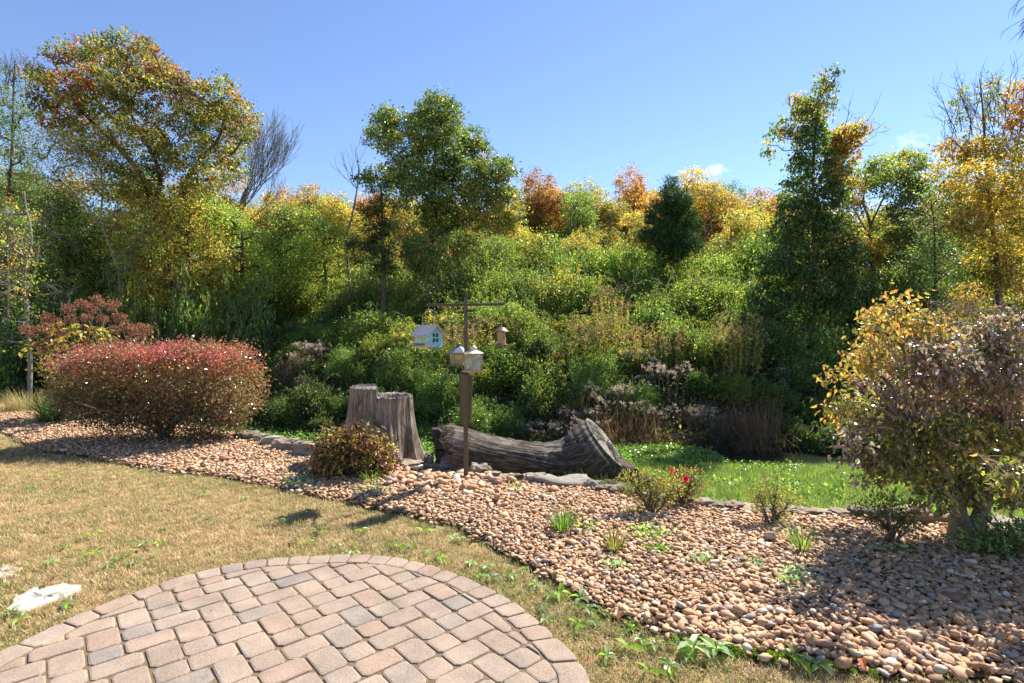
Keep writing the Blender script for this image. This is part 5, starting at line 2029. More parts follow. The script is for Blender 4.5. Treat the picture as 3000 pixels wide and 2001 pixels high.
def make_weeds():
    kinds = [rosette(7, 0.085, 0.42, [((0.17, 0.24, 0.10), 3), ((0.24, 0.31, 0.17), 3), (BG, 1)]).mesh('leaves', M['leaf']),
             rosette(9, 0.065, 0.5, [((0.20, 0.27, 0.14), 4), (BG, 1)]).mesh('leaves', M['leaf']),
             rosette(5, 0.10, 0.36, [(BG, 3), (LG, 2)], 0.9).mesh('leaves', M['leaf']),
             rosette(12, 0.11, 0.42, [((0.17, 0.26, 0.10), 3), ((0.26, 0.34, 0.18), 3), (BG, 1.5)], 0.8).mesh('leaves', M['leaf'])]
    px = [(150, 1650), (190, 1600), (280, 1625), (320, 1660), (350, 1640), (380, 1622), (420, 1600), (455, 1630), (470, 1598), (395, 1650), (870, 1578), (900, 1592), (985, 1600), (1010, 1625), (1035, 1620), (1080, 1640), (620, 1670),
          (1240, 1560), (1330, 1580), (1350, 1582), (1170, 1605), (1205, 1602), (1250, 1622), (1290, 1640), (1380, 1655), (1430, 1668), (1400, 1690), (1440, 1700), (1500, 1690), (1540, 1672), (1570, 1720), (1610, 1750), (1640, 1745), (1700, 1760),
          (1720, 1790), (1765, 1800), (1600, 1820), (1590, 1790), (1700, 1840), (1740, 1830), (1830, 1815), (1850, 1850), (1880, 1880), (1920, 1900), (1990, 1905), (2080, 1890), (2120, 1880), (2150, 1895), (2060, 1860), (2030, 1875), (1840, 1905), (1780, 1930), (2230, 1930), (2330, 1940),
          (2400, 1960), (1960, 1960), (1900, 1975), (840, 1530), (900, 1500), (930, 1560), (160, 1395), (90, 1430), (600, 1450), (720, 1460), (770, 1418), (1060, 1560), (580, 1515), (610, 1520), (270, 1570), (2030, 1910), (2100, 1910), (2140, 1905), (2290, 1925), (200, 1775), (60, 1820), (30, 1800)]
    for i, (x, y) in enumerate(px):
        g = G(x, y, 0.015)
        if in_patio(g[0], g[1], 0.02) or g[1] > Yf(g[0]) - 0.02:
            continue
        big = 2020 < x < 2160 and y > 1850
        o = link('broadleaf_weed', kinds[3] if big else kinds[i % 3], None, g)
        o.rotation_euler = (0, 0, rng.random() * 6.283)
        s = rng.uniform(0.55, 0.95) * (1.25 if y > 1700 else 1.0)
        o.scale = (s, s, s)
        d_p = math.hypot(g[0] - PAT_C[0], g[1] - PAT_C[1]) - 1.53
        near = 'beside the cream flagstone' if x < 260 and y > 1640 else 'at the patio edge' if d_p < 0.28 else 'by the gravel edge' if Yf(g[0]) - g[1] < 0.35 else 'in the shadow of the feeders' if 780 < x < 1150 and y < 1570 else 'in open lawn'
        tag(o, ('big leafy weed cluster ' if big else ('pale broadleaf weed rosette ', 'many leafed weed rosette ', 'upright few leafed weed ')[i % 3]) + near, 'weed', 'weeds in the lawn')
    # silvery creeping weeds lying over the gravel
    sil = [((0.30, 0.38, 0.27), 4), ((0.20, 0.32, 0.15), 3), ((0.36, 0.42, 0.33), 2)]
    grn = [(BG, 3), (LG, 3), ((0.2, 0.3, 0.1), 2)]
    for x, y, rx, ry, n, pal, nm, lb in [(2330, 1690, 62, 34, 240, sil, 'silver_creeper', 'silvery creeping weed mat on the gravel near the splayed daylily'), (1900, 1560, 75, 22, 260, grn, 'clover_patch', 'green clover patch under the bronze leafed azalea'),
                                         (1930, 1610, 45, 14, 130, grn, 'clover_patch', 'thin clover patch on open gravel below the azalea'), (2060, 1635, 45, 16, 90, sil, 'silver_creeper', 'silvery creeping weed beside a rusty cobble'),
                                         (880, 1408, 50, 14, 150, sil, 'silver_creeper', 'grey green weeds on the gravel by the lawn edge'), (1720, 1545, 55, 18, 120, grn, 'leafy_weed', 'leafy green weed beside the bushy daylily'), (2640, 1615, 70, 20, 150, grn, 'leafy_weed', 'green weeds below the dark shaded azalea'),
                                         (2210, 1650, 40, 14, 60, sil, 'silver_creeper', 'small silvery weed left of the splayed daylily'), (1800, 1655, 34, 12, 60, sil, 'silver_creeper', 'silvery weed at foot of the yellow tinged daylily'), (800, 1290, 60, 8, 70, grn, 'leafy_weed', 'sprig of weeds behind the stone edging'), (1880, 1500, 60, 12, 90, grn, 'leafy_weed', 'low weeds between the two bronze azaleas'), (1095, 1430, 60, 12, 90, sil, 'leafy_weed', 'grey weeds in front of the withered shrub')]:
        c = G(x, y, 0.06)
        k = c[1] / F
        a = Acc()
        px_ = rng.normal(0, 0.5, n) * rx
        py_ = rng.normal(0, 0.5, n) * ry
        pts = np.array([G(x + u, y + v, 0.075) for u, v in zip(px_, py_)])
        pts[:, 2] += 0.02 * rng.random(n)
        add_leaves(a, pts, 0.032 * (0.6 + 0.7 * rng.random(n)), colours(n, pal, jit=0.2), None, 0.75, face=np.array([0, 0, 1.3]))
        o = kind(link(nm, a.mesh(nm, M['leaf'], c), None, c), 'stuff')
        tag(o, lb, 'weed')
    # moss cushions along the lawn edge
    ms = Acc()
    n = 900
    d = rand_unit(n)
    d[:, 2] = np.abs(d[:, 2])
    add_leaves(ms, d * np.array([0.5, 0.5, 0.3]), 0.14, colours(n, [((0.13, 0.19, 0.02), 3), ((0.20, 0.25, 0.03), 2), ((0.07, 0.11, 0.015), 2)]), d * 1.5, 0.5)
    mm = ms.mesh('moss', M['leaf'])
    for x, y, s in [(1965, 1805, 0.09), (1985, 1812, 0.07), (2095, 1838, 0.08), (2120, 1845, 0.1), (2190, 1868, 0.12), (2215, 1875, 0.08), (2260, 1890, 0.1), (2290, 1897, 0.08), (1820, 1752, 0.07), (1750, 1728, 0.06), (2360, 1906, 0.05), (1700, 1700, 0.05), (1650, 1680, 0.06), (2550, 1968, 0.07), (2480, 1962, 0.06)]:
        g = G(x, y, 0.01)
        g[1] = min(g[1], Yf(g[0]) + 0.03)
        o = link('moss_cushion', mm, None, g)
        o.scale = (s * 1.4, s, s * 0.7)
        o.rotation_euler = (0, 0, rng.random() * 6.28)
        tag(o, 'small bright moss cushion where gravel meets the lawn', 'moss', 'moss cushions on the lawn edge')
    # fallen leaves
    fl = []
    for c in ((0.20, 0.10, 0.045), (0.34, 0.12, 0.04), (0.13, 0.075, 0.045), (0.40, 0.26, 0.12)):
        a = Acc()
        add_leaves(a, np.array([[-0.5, 0, 0.1]]), 1.0, np.array([c]), np.array([[9.0, 0, 0]]), 0.5, detail=True, curl=0.25, jitter=0.1, face=np.array([0, 0, 3.0]))
        fl.append(a.mesh('fallen_leaf', M['dry']))
    spots = [(973, 1536, 0.10, 3), (150, 1700, 0.16, 2), (845, 1600, 0.09, 0), (1818, 1808, 0.14, 0), (1905, 1818, 0.13, 2), (2530, 1945, 0.12, 1), (2630, 1960, 0.10, 0), (1310, 1447, 0.06, 1), (655, 1425, 0.06, 1), (720, 1428, 0.06, 1), (775, 1498, 0.06, 1), (1665, 1693, 0.07, 1), (1310, 1660, 0.05, 1), (2060, 1902, 0.06, 2), (2280, 1885, 0.12, 0), (940, 1478, 0.06, 0),
             (1040, 1650, 0.06, 2), (690, 1690, 0.05, 0), (330, 1450, 0.06, 0), (510, 1480, 0.05, 2), (1720, 1930, 0.06, 1), (2160, 1960, 0.07, 0), (620, 1790, 0.045, 2), (190, 1655, 0.06, 0)]
    for i, (x, y, s, k) in enumerate(spots):
        pt = bool(in_patio(*G(x, y, 0.03)[:2]))
        z = 0.036 if pt else (0.10 if G(x, y)[1] > Yf(G(x, y)[0]) else 0.055)
        g = G(x, y, z - 0.01)
        o = link('fallen_leaf', fl[k], None, g)
        o.scale = (s * 0.72, s * 0.62, s * 0.72)
        o.rotation_euler = (rng.normal(0, 0.25), rng.normal(0, 0.25), rng.random() * 6.28)
        tag(o, ('brown', 'orange red', 'dark brown', 'pale tan')[k] + ' fallen leaf ' + ('on the patio pavers' if pt else 'on the gravel' if z > 0.06 else 'on the lawn'), 'leaf', 'fallen leaves')


make_weeds()
# ------------------------------------------------------------------ thicket on the far bank: shrubs, vine mounds, dry weeds
GREEN = [(DG, 3), (MG, 4), (LG, 3), (OL, 2), (YG, 0.8)]
SUNNY = [(LG, 4), (YG, 4), (MG, 3), (YE, 0.7), (GO, 0.7)]
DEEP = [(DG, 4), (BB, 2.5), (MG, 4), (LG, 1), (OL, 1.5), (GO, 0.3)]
GOLD = [(YE, 3), (GO, 4), (YG, 3), (OR, 0.8), (OL, 2)]
ORAN = [(OR, 2.5), (OB, 4), (GO, 3), (YE, 1), (OL, 1)]
RUST = [(OB, 4), (RB, 2), (GO, 2), (OR, 1.5), (OL, 1)]
MIXY = [(YG, 4), (GO, 3), (YE, 3), (OL, 2), (LG, 2), (OB, 1)]


def bush_proto(name, label, cat, group, pal, leaf, n_lobes, per, aspect=0.6, droop=0.2, sprays=0, spray_pal=None, mat='leaf', hang=0.0, dens=1.0):
    """unit bush: about 1 m radius, 1.35 m tall, foot at origin"""
    root = empty(name, (0, 0, 0), label, cat, group)
    w, f = Acc(), Acc()
    o = np.zeros(3)
    lobes = []
    sprays = sprays + 30
    for i in range(n_lobes + 5):
        az = 2.4 * i + rng.normal(0, 0.5)
        rr = 0.78 * math.sqrt((i + 0.3) / (n_lobes + 5)) * rng.uniform(0.7, 1.15)
        c = np.array([rr * math.cos(az), rr * math.sin(az), rng.uniform(0.30, 1.12 - 0.55 * rr)])
        r = np.array([0.34, 0.34, 0.27]) * rng.uniform(0.6, 1.35)
        lobes.append(c)
        fill_blob(f, c, r, pal, leaf=leaf, dens=3.0 * dens, clump_r=0.17, per=per, aspect=aspect, droop=droop, outward=0.6, shell=0.25, follow=0.7)
        fill_blob(f, c * [1.1, 1.1, 0.4], r * [1.1, 1.1, 1.0], pal, leaf=leaf, dens=1.6 * dens, clump_r=0.2, per=per, aspect=aspect, droop=droop + hang, outward=0.5, shell=0.3)
        add_tube(w, wobble(curve(o + 0.1 * rng.normal(size=3) * [1, 1, 0], c, rng.normal(0, 0.05, 3), 6), 0.03), np.linspace(0.022, 0.007, 6), 4)
    for i in range(sprays):
        c = lobes[rng.integers(len(lobes))] + np.array([rng.normal(0, 0.25), rng.normal(0, 0.25), 0.2])
        d = np.array([rng.normal(0, 0.5), rng.normal(0, 0.5), 1.0])
        e = c + unit(d) * rng.uniform(0.15, 0.5)
        e2 = e + np.array([d[0] * 0.25, d[1] * 0.25, -0.08])
        pth = spline([c, e, e2], 8)
        add_tube(w, pth, np.linspace(0.006, 0.002, 8), 3)
        m = 46
        t = rng.random(m) * 7
        k = t.astype(int).clip(0, 6)
        pos = pth[k] + (pth[k + 1] - pth[k]) * (t - k)[:, None]
        add_leaves(f, pos, leaf * 0.8 * (0.6 + 0.6 * rng.random(m)), colours(m, spray_pal or pal), unit(e - c) * 0.5, aspect * 0.7)
    link('stems', w.mesh('stems', M['twig'], smooth=True), root)
    link('foliage', f.mesh('foliage', M[mat]), root)
    return root


def weed_proto(name, label, cat, group, n, h, spread, leaf_pal, head_pal, head=0.10, leafy=26, headn=60, mat='leaf', leafsize=0.07):
    """stand of tall weeds with fluffy seed heads"""
    root = empty(name, (0, 0, 0), label, cat, group)
    w, f, s = Acc(), Acc(), Acc()
    for i in range(n):
        az, r = rng.random() * 6.283, spread * math.sqrt(rng.random())
        foot = np.array([r * 0.7 * math.cos(az), r * 0.7 * math.sin(az), 0])
        hh = h * rng.uniform(0.6, 1.05)
        tip = foot + np.array([math.cos(az) * spread * 0.45 * rng.random(), math.sin(az) * spread * 0.45 * rng.random(), hh])
        pth = wobble(curve(foot, tip, rng.normal(0, 0.05, 3), 8), 0.012)
        add_tube(w, pth, np.linspace(0.007, 0.003, 8), 4)
        m = leafy
        t = (0.25 + 0.7 * rng.random(m)) * 7
        k = t.astype(int).clip(0, 6)
        pos = pth[k] + (pth[k + 1] - pth[k]) * (t - k)[:, None]
        if m:
            add_leaves(f, pos, leafsize * (0.6 + 0.7 * rng.random(m)), colours(m, leaf_pal), None, 0.28, droop=0.5)
        # branching head
        for b in range(5):
            e = tip + np.array([rng.normal(0, head), rng.normal(0, head), rng.uniform(-0.6, 1.0) * head])
            add_tube(w, np.array([pth[6], e]), [0.003, 0.0015], 3)
            mm = headn // 5
            d = rand_unit(mm)
            add_leaves(s, e + d * head * 0.42 * rng.random((mm, 1)), 0.024 * (0.6 + 0.8 * rng.random(mm)), colours(mm, head_pal), d * 0.5, 0.6)
    link('stems', w.mesh('stems', M['twig'], smooth=True), root)
    if f.n:
        link('leaves', f.mesh('leaves', M[mat]), root)
    link('seed_heads', s.mesh('seed_heads', M['dry']), root)
    return root


def drygrass_proto(name, label, group):
    root = empty(name, (0, 0, 0), label, 'grass clump', group)
    a = Acc()
    n = 1300
    th = rng.random(n) * 6.283
    r = 0.55 * np.sqrt(rng.random(n))
    pos = np.c_[r * np.cos(th), r * np.sin(th), np.zeros(n)]
    add_blades(a, pos, rng.random(n) * 6.283, 1.0 * (0.3 + 0.8 * rng.random(n)), 3.0 * (0.25 + 0.9 * rng.random(n)), 0.007,
               colours(n, [((0.30, 0.19, 0.10), 4), ((0.22, 0.13, 0.07), 4), ((0.40, 0.28, 0.15), 2), ((0.14, 0.09, 0.05), 3), (OL, 0.6)]), 6)
    link('blades', a.mesh('blades', M['dry']), root)
    return root


GB = 'thicket shrubs on the far bank'
protos = {
    'green': bush_proto('thicket_shrub', 'mid green leafy shrub in the thicket beyond the creek', 'shrub', 'mid green thicket shrubs', GREEN, 0.075, 9, 20, sprays=8),
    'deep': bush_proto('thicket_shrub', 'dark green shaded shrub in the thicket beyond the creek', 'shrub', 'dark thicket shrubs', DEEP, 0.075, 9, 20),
    'sunny': bush_proto('vine_mound', 'sunlit yellow green vine mound on the far slope', 'vine mound', 'sunlit vine mounds', SUNNY, 0.085, 10, 22, 0.6, 0.4, 16, SUNNY, hang=0.6),
    'privet': bush_proto('privet_shrub', 'bright glossy green shrub low on the far creek bank', 'shrub', 'glossy green bank shrubs', [(MG, 4), (LG, 4), (BG, 2), (YG, 1)], 0.055, 10, 26, 0.5, 0.1, 18, mat='leaf_gloss'),
    'gold': bush_proto('thicket_shrub', 'golden yellow leafed shrub on the far slope', 'shrub', 'golden thicket shrubs', MIXY, 0.085, 8, 16),
    'grey': bush_proto('bramble', 'grey brown leafless bramble tangle on the creek bank', 'bramble', 'brown bramble tangles', [((0.13, 0.095, 0.075), 4), ((0.20, 0.155, 0.12), 3), (BR, 3), (OL, 1.5), (DG, 1)], 0.045, 9, 20, 0.4, 0.3, 12, [((0.24, 0.19, 0.15), 1)], mat='dry'),
    'rod': weed_proto('goldenrod', 'yellow green goldenrod stand with tan seed plumes', 'weed', 'goldenrod stands', 34, 1.7, 0.75, [(YG, 5), (GO, 3), (LG, 2), (YE, 1)], [((0.38, 0.27, 0.14), 4), ((0.30, 0.20, 0.10), 3), ((0.40, 0.34, 0.14), 3)], 0.13, 90, 100),
    'fluff': weed_proto('seed_weed', 'dead weed with pale grey fluffy seed heads', 'weed', 'pale seeding weeds', 18, 1.1, 0.5, [((0.16, 0.12, 0.08), 3), (OL, 2)], [((0.46, 0.40, 0.35), 4), ((0.34, 0.28, 0.24), 3)], 0.11, 10, 80, 'dry'),
    'dry': drygrass_proto('dry_grass', 'tawny collapsed dry grass clump on the creek bank', 'dry grass clumps'),
}
protos.update({
    'green_big': bush_proto('thicket_shrub', 'mid green leafy shrub', 'shrub', 'mid green thicket shrubs', GREEN, 0.042, 10, 46, sprays=26),
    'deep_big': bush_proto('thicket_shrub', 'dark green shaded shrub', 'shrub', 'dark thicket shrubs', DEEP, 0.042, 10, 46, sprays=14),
    'sunny_big': bush_proto('vine_mound', 'sunlit yellow green vine mound', 'vine mound', 'sunlit vine mounds', [(LG, 5), (YG, 4), (MG, 4), (BG, 1.5), (GO, 0.5)], 0.044, 11, 50, 0.6, 0.5, 30, hang=0.6),
    'gold_big': bush_proto('thicket_shrub', 'golden leafed shrub', 'shrub', 'golden thicket shrubs', MIXY, 0.045, 9, 40, sprays=14),
})
used = {k: False for k in protos}


LOOK = {'green': 'mid green leafy shrub', 'deep': 'dark green shaded shrub', 'sunny': 'sunlit yellow green vine mound', 'privet': 'bright glossy green shrub', 'gold': 'golden leafed shrub',
        'grey': 'grey brown bramble tangle', 'rod': 'goldenrod stand', 'fluff': 'pale fluffy seed weed', 'dry': 'tawny dry grass clump'}
MARKS = [(60, 'the leaning trunk'), (230, 'the dried hydrangea'), (420, 'the red tipped shrub'), (600, 'the red tipped shrub end'), (760, 'the left edging stones'), (900, 'the stump left side'), (1040, 'the withered shrub'), (1150, 'the stump'), (1250, 'the blue birdhouse'), (1360, 'the feeder pole'), (1480, 'the bell roof feeder'),
         (1600, 'the middle of the log'), (1740, 'the sawn log end'), (1880, 'the bronze azalea'), (2020, 'the red azalea blooms'), (2150, 'the grassy bank'), (2270, 'the lone sparse azalea'), (2400, 'the vine tower'), (2560, 'the orange dogwood leaves'), (2700, 'the dogwood crown'), (2850, 'the dogwood trunk'), (3000, 'the dogwood far side'), (3200, 'the yellow tree')]


def thicket_label(k, px, Y, x):
    t = Y - float(Yc(x))
    row = 'at the waterline' if t < 2.2 else 'low on the bank' if t < 4.4 else 'mid slope' if t < 7 else 'on the upper slope' if t < 10.5 else 'atop the slope'
    return '%s %s behind %s' % (LOOK[k], row, min(MARKS, key=lambda m: abs(m[0] - px))[1])


def place(kindname, px, py_top, Y, width_px, sub=False):
    """stand a thicket plant on the ground at distance Y, so that its top reaches py_top"""
    x = (px - 1500) / F * Y
    z = float(H(x, Y)) - 0.05
    ztop = CAM_H - (py_top - 1000.5) / F * Y
    hgt = max(0.35, ztop - z)
    rad = width_px / 2 * Y / F
    nh, nr = {'rod': (1.75, 0.9), 'fluff': (1.15, 0.62), 'dry': (0.62, 0.95)}.get(kindname, (1.38, 1.0))
    ratio = (rad / nr) / (hgt / nh)
    if ratio > 1.35 and not sub:
        k = int(math.ceil(ratio * 1.15))
        for i in range(k):
            dpx = ((i + 0.5) / k - 0.5) * width_px * 1.1
            place(kindname, px + dpx + rng.normal(0, 6), py_top + rng.uniform(-14, 34), Y + rng.uniform(-0.35, 0.35), width_px / k * rng.uniform(1.35, 1.9), True)
        return
    s = (rad / nr, rad / nr * 0.9, hgt / nh)
    lab = thicket_label(kindname, px, Y, x)
    if s[0] > 1.3 and kindname + '_big' in protos:
        kindname += '_big'
    p = protos[kindname]
    rz = rng.random() * 6.283
    if used[kindname]:
        o = dup(p, (x, Y, z), rz, s, lab)
    else:
        o = p
        used[kindname] = True
        o['label'] = lab
        o.location = (x, Y, z)
        o.rotation_euler = (0, 0, rz)
        o.scale = s
    return o


# (kind, photo x, photo y of top, distance, width px)
T = []
# waterline row
for px, top, k, w in [(640, 1110, 'grey', 190), (760, 1120, 'grey', 200), (860, 1090, 'grey', 190), (960, 1130, 'grey', 170), (1240, 1120, 'privet', 200), (1330, 1130, 'privet', 230), (1440, 1160, 'privet', 210), (1540, 1145, 'privet', 200), (1610, 1170, 'privet', 150),
                      (1790, 1200, 'dry', 200), (1890, 1190, 'dry', 190), (1990, 1150, 'privet', 160), (2070, 1190, 'fluff', 130), (2140, 1180, 'dry', 230), (2230, 1160, 'dry', 230), (2420, 1150, 'deep', 200), (2530, 1160, 'deep', 220), (2650, 1150, 'deep', 220),
                      (2780, 1150, 'deep', 220), (2920, 1150, 'deep', 240), (1120, 1130, 'deep', 190), (1030, 1140, 'grey', 180)]:
    x = (px - 1500) / F * 13.5
    T.append((k, px, top, float(Yc(x)) + 1.25 + rng.uniform(-0.1, 0.25), w))
# second row
for px, top, k, w in [(560, 1010, 'deep', 220), (680, 1000, 'deep', 230), (800, 985, 'grey', 230), (900, 1000, 'fluff', 150), (870, 960, 'deep', 230), (1000, 1010, 'grey', 200), (1160, 1020, 'privet', 210), (1260, 1050, 'green', 220), (1370, 940, 'rod', 200), (1460, 1020, 'sunny', 230), (1560, 1010, 'privet', 230),
                      (1730, 1000, 'green', 220), (1820, 945, 'rod', 240), (1880, 1020, 'fluff', 150), (1970, 970, 'rod', 120), (2060, 1000, 'green', 230), (2160, 930, 'rod', 170), (2340, 1020, 'deep', 240), (2350, 1060, 'fluff', 150), (2460, 1000, 'deep', 240), (2600, 990, 'deep', 260), (2740, 980, 'deep', 260), (2900, 960, 'deep', 280), (440, 1000, 'deep', 220), (300, 1000, 'deep', 240), (180, 1060, 'deep', 220), (60, 1080, 'deep', 220), (2110, 1080, 'green', 180)]:
    x = (px - 1500) / F * 15.5
    T.append((k, px, top, float(Yc(x)) + 3.0 + rng.uniform(-0.3, 0.3), w))
# third row
for px, top, k, w in [(60, 960, 'deep', 260), (190, 940, 'green', 240), (350, 930, 'green', 260), (480, 900, 'sunny', 260), (600, 890, 'deep', 280), (740, 880, 'green', 280), (880, 890, 'deep', 260), (1010, 900, 'sunny', 260), (1130, 890, 'sunny', 250), (1240, 900, 'grey', 220), (1330, 880, 'sunny', 220), (1440, 850, 'sunny', 260), (1530, 880, 'sunny', 240),
                      (1640, 900, 'green', 260), (1760, 860, 'green', 260), (1900, 850, 'deep', 280), (2040, 880, 'deep', 280), (2180, 870, 'deep', 280), (2330, 880, 'deep', 300), (2500, 880, 'deep', 300), (2660, 880, 'deep', 300), (2820, 870, 'deep', 300), (2980, 880, 'deep', 300), (1690, 910, 'grey', 170), (3120, 900, 'deep', 300)]:
    x = (px - 1500) / F * 18
    T.append((k, px, top, float(Yc(x)) + 5.4 + rng.uniform(-0.4, 0.4), w))
# fourth row, up the slope
for px, top, k, w in [(120, 860, 'deep', 280), (330, 850, 'green', 280), (520, 800, 'green', 300), (660, 790, 'sunny', 260), (800, 780, 'green', 280), (930, 780, 'sunny', 260), (1070, 800, 'green', 260), (1180, 800, 'sunny', 240), (1330, 790, 'green', 260), (1460, 740, 'sunny', 280), (1560, 760, 'green', 260), (1650, 770, 'gold', 200),
                      (1720, 780, 'sunny', 280), (1840, 800, 'deep', 280), (2000, 775, 'sunny', 320), (2110, 790, 'sunny', 260), (2240, 790, 'green', 280), (2400, 800, 'deep', 300), (2620, 800, 'deep', 320), (2800, 810, 'deep', 320), (2980, 800, 'gold', 320), (3140, 800, 'deep', 320)]:
    x = (px - 1500) / F * 21
    T.append((k, px, top, float(Yc(x)) + 8.3 + rng.uniform(-0.5, 0.5), w))
# fifth row
for px, top, k, w in [(250, 760, 'green', 300), (450, 740, 'gold', 300), (600, 720, 'green', 300), (760, 700, 'gold', 300), (880, 690, 'sunny', 280), (1000, 720, 'gold', 260), (1120, 720, 'green', 260), (1380, 720, 'green', 240), (1500, 700, 'sunny', 280), (1640, 720, 'green', 260), (1770, 690, 'sunny', 320), (1880, 700, 'sunny', 260), (2020, 720, 'sunny', 260), (2120, 715, 'sunny', 280),
                      (2240, 640, 'sunny', 260), (2200, 740, 'green', 260), (2680, 720, 'deep', 300), (2860, 720, 'gold', 320), (3060, 700, 'gold', 320), (60, 760, 'deep', 320)]:
    x = (px - 1500) / F * 26
    T.append((k, px, top, float(Yc(x)) + 12.5 + rng.uniform(-0.6, 0.6), w))
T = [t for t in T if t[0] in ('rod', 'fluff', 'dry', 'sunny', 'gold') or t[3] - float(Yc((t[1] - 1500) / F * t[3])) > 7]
def thicket_kind(px, t):
    r = rng.random()

    def pick(*kw):
        c = 0
        for k, w in kw:
            c += w
            if r < c:
                return k
        return kw[-1][0]

    if px < 1000:
        if t < 3.0:
            return pick(('grey', 0.36), ('deep', 0.3), ('green', 0.22), ('fluff', 0.12))
        return pick(('deep', 0.25), ('green', 0.45), ('grey', 0.05), ('sunny', 0.17), ('gold', 0.08))
    if px < 1620:
        if t < 3.2:
            return pick(('privet', 0.6), ('green', 0.25), ('grey', 0.08), ('fluff', 0.07))
        return pick(('green', 0.32), ('sunny', 0.34), ('privet', 0.16), ('rod', 0.10), ('grey', 0.03), ('gold', 0.05))
    if px < 2280:
        if t < 2.4:
            return pick(('dry', 0.4), ('privet', 0.36), ('grey', 0.1), ('fluff', 0.14))
        if t < 4.5:
            return pick(('rod', 0.14), ('green', 0.42), ('sunny', 0.20), ('fluff', 0.10), ('deep', 0.14))
        return pick(('deep', 0.22), ('green', 0.40), ('sunny', 0.38))
    return pick(('deep', 0.5), ('green', 0.34), ('privet', 0.08), ('grey', 0.03), ('sunny', 0.05))


def tangle(n):
    placed = []
    tries = 0
    while len(placed) < n and tries < 6000:
        tries += 1
        t = 0.95 + 8.2 * rng.random() ** 1.25
        Yb = rng.uniform(12, 26)
        px = rng.uniform(-120, 3120)
        x = (px - 1500) / F * 15
        for _ in range(4):
            Yb = float(Yc(x)) + t
            x = (px - 1500) / F * Yb
        if Yb > 27:
            continue
        rad = rng.uniform(0.42, 0.80) * (0.85 + 0.07 * t)
        if any((x - a) ** 2 + (Yb - b) ** 2 < (0.47 * (rad + c)) ** 2 for a, b, c in placed):
            continue
        placed.append((x, Yb, rad))
        k = thicket_kind(px, t)
        hgt = rad * rng.uniform(1.15, 2.0) * (1.25 if k == 'rod' else 0.75 if k == 'dry' else 1.0)
        z = float(H(x, Yb)) - 0.05
        place(k, px, 1000.5 - (z + hgt - CAM_H) / Yb * F, Yb, 2 * rad * F / Yb * 1.12, True)


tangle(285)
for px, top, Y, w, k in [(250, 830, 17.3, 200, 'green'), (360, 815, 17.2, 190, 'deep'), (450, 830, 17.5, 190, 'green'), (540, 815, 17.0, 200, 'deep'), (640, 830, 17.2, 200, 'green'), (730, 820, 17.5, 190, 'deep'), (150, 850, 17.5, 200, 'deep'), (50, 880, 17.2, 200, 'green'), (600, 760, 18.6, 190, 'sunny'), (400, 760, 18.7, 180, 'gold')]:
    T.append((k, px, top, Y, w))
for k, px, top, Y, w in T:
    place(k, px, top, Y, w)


# ------------------------------------------------------------------ trees
def foot(px, Y):
    x = (px - 1500) / F * Y
    return np.array([x, Y, float(H(x, Y)) - 0.1])


def tr(Y, *pts):
    return [P(px, py, Y + (q[0] if q else 0)) for px, py, *q in pts]


def blobs(Y, lst, jitter=0.6, **ov):
    out = []
    for it in lst:
        px, py, rx, ry, pal = it[:5]
        o = dict(ov)
        if len(it) > 5:
            o.update(it[5])
        c, r = PB(px, py, Y, rx, ry, None, rng.normal(0, jitter))
        out.append((c, r, pal, o))
    return out


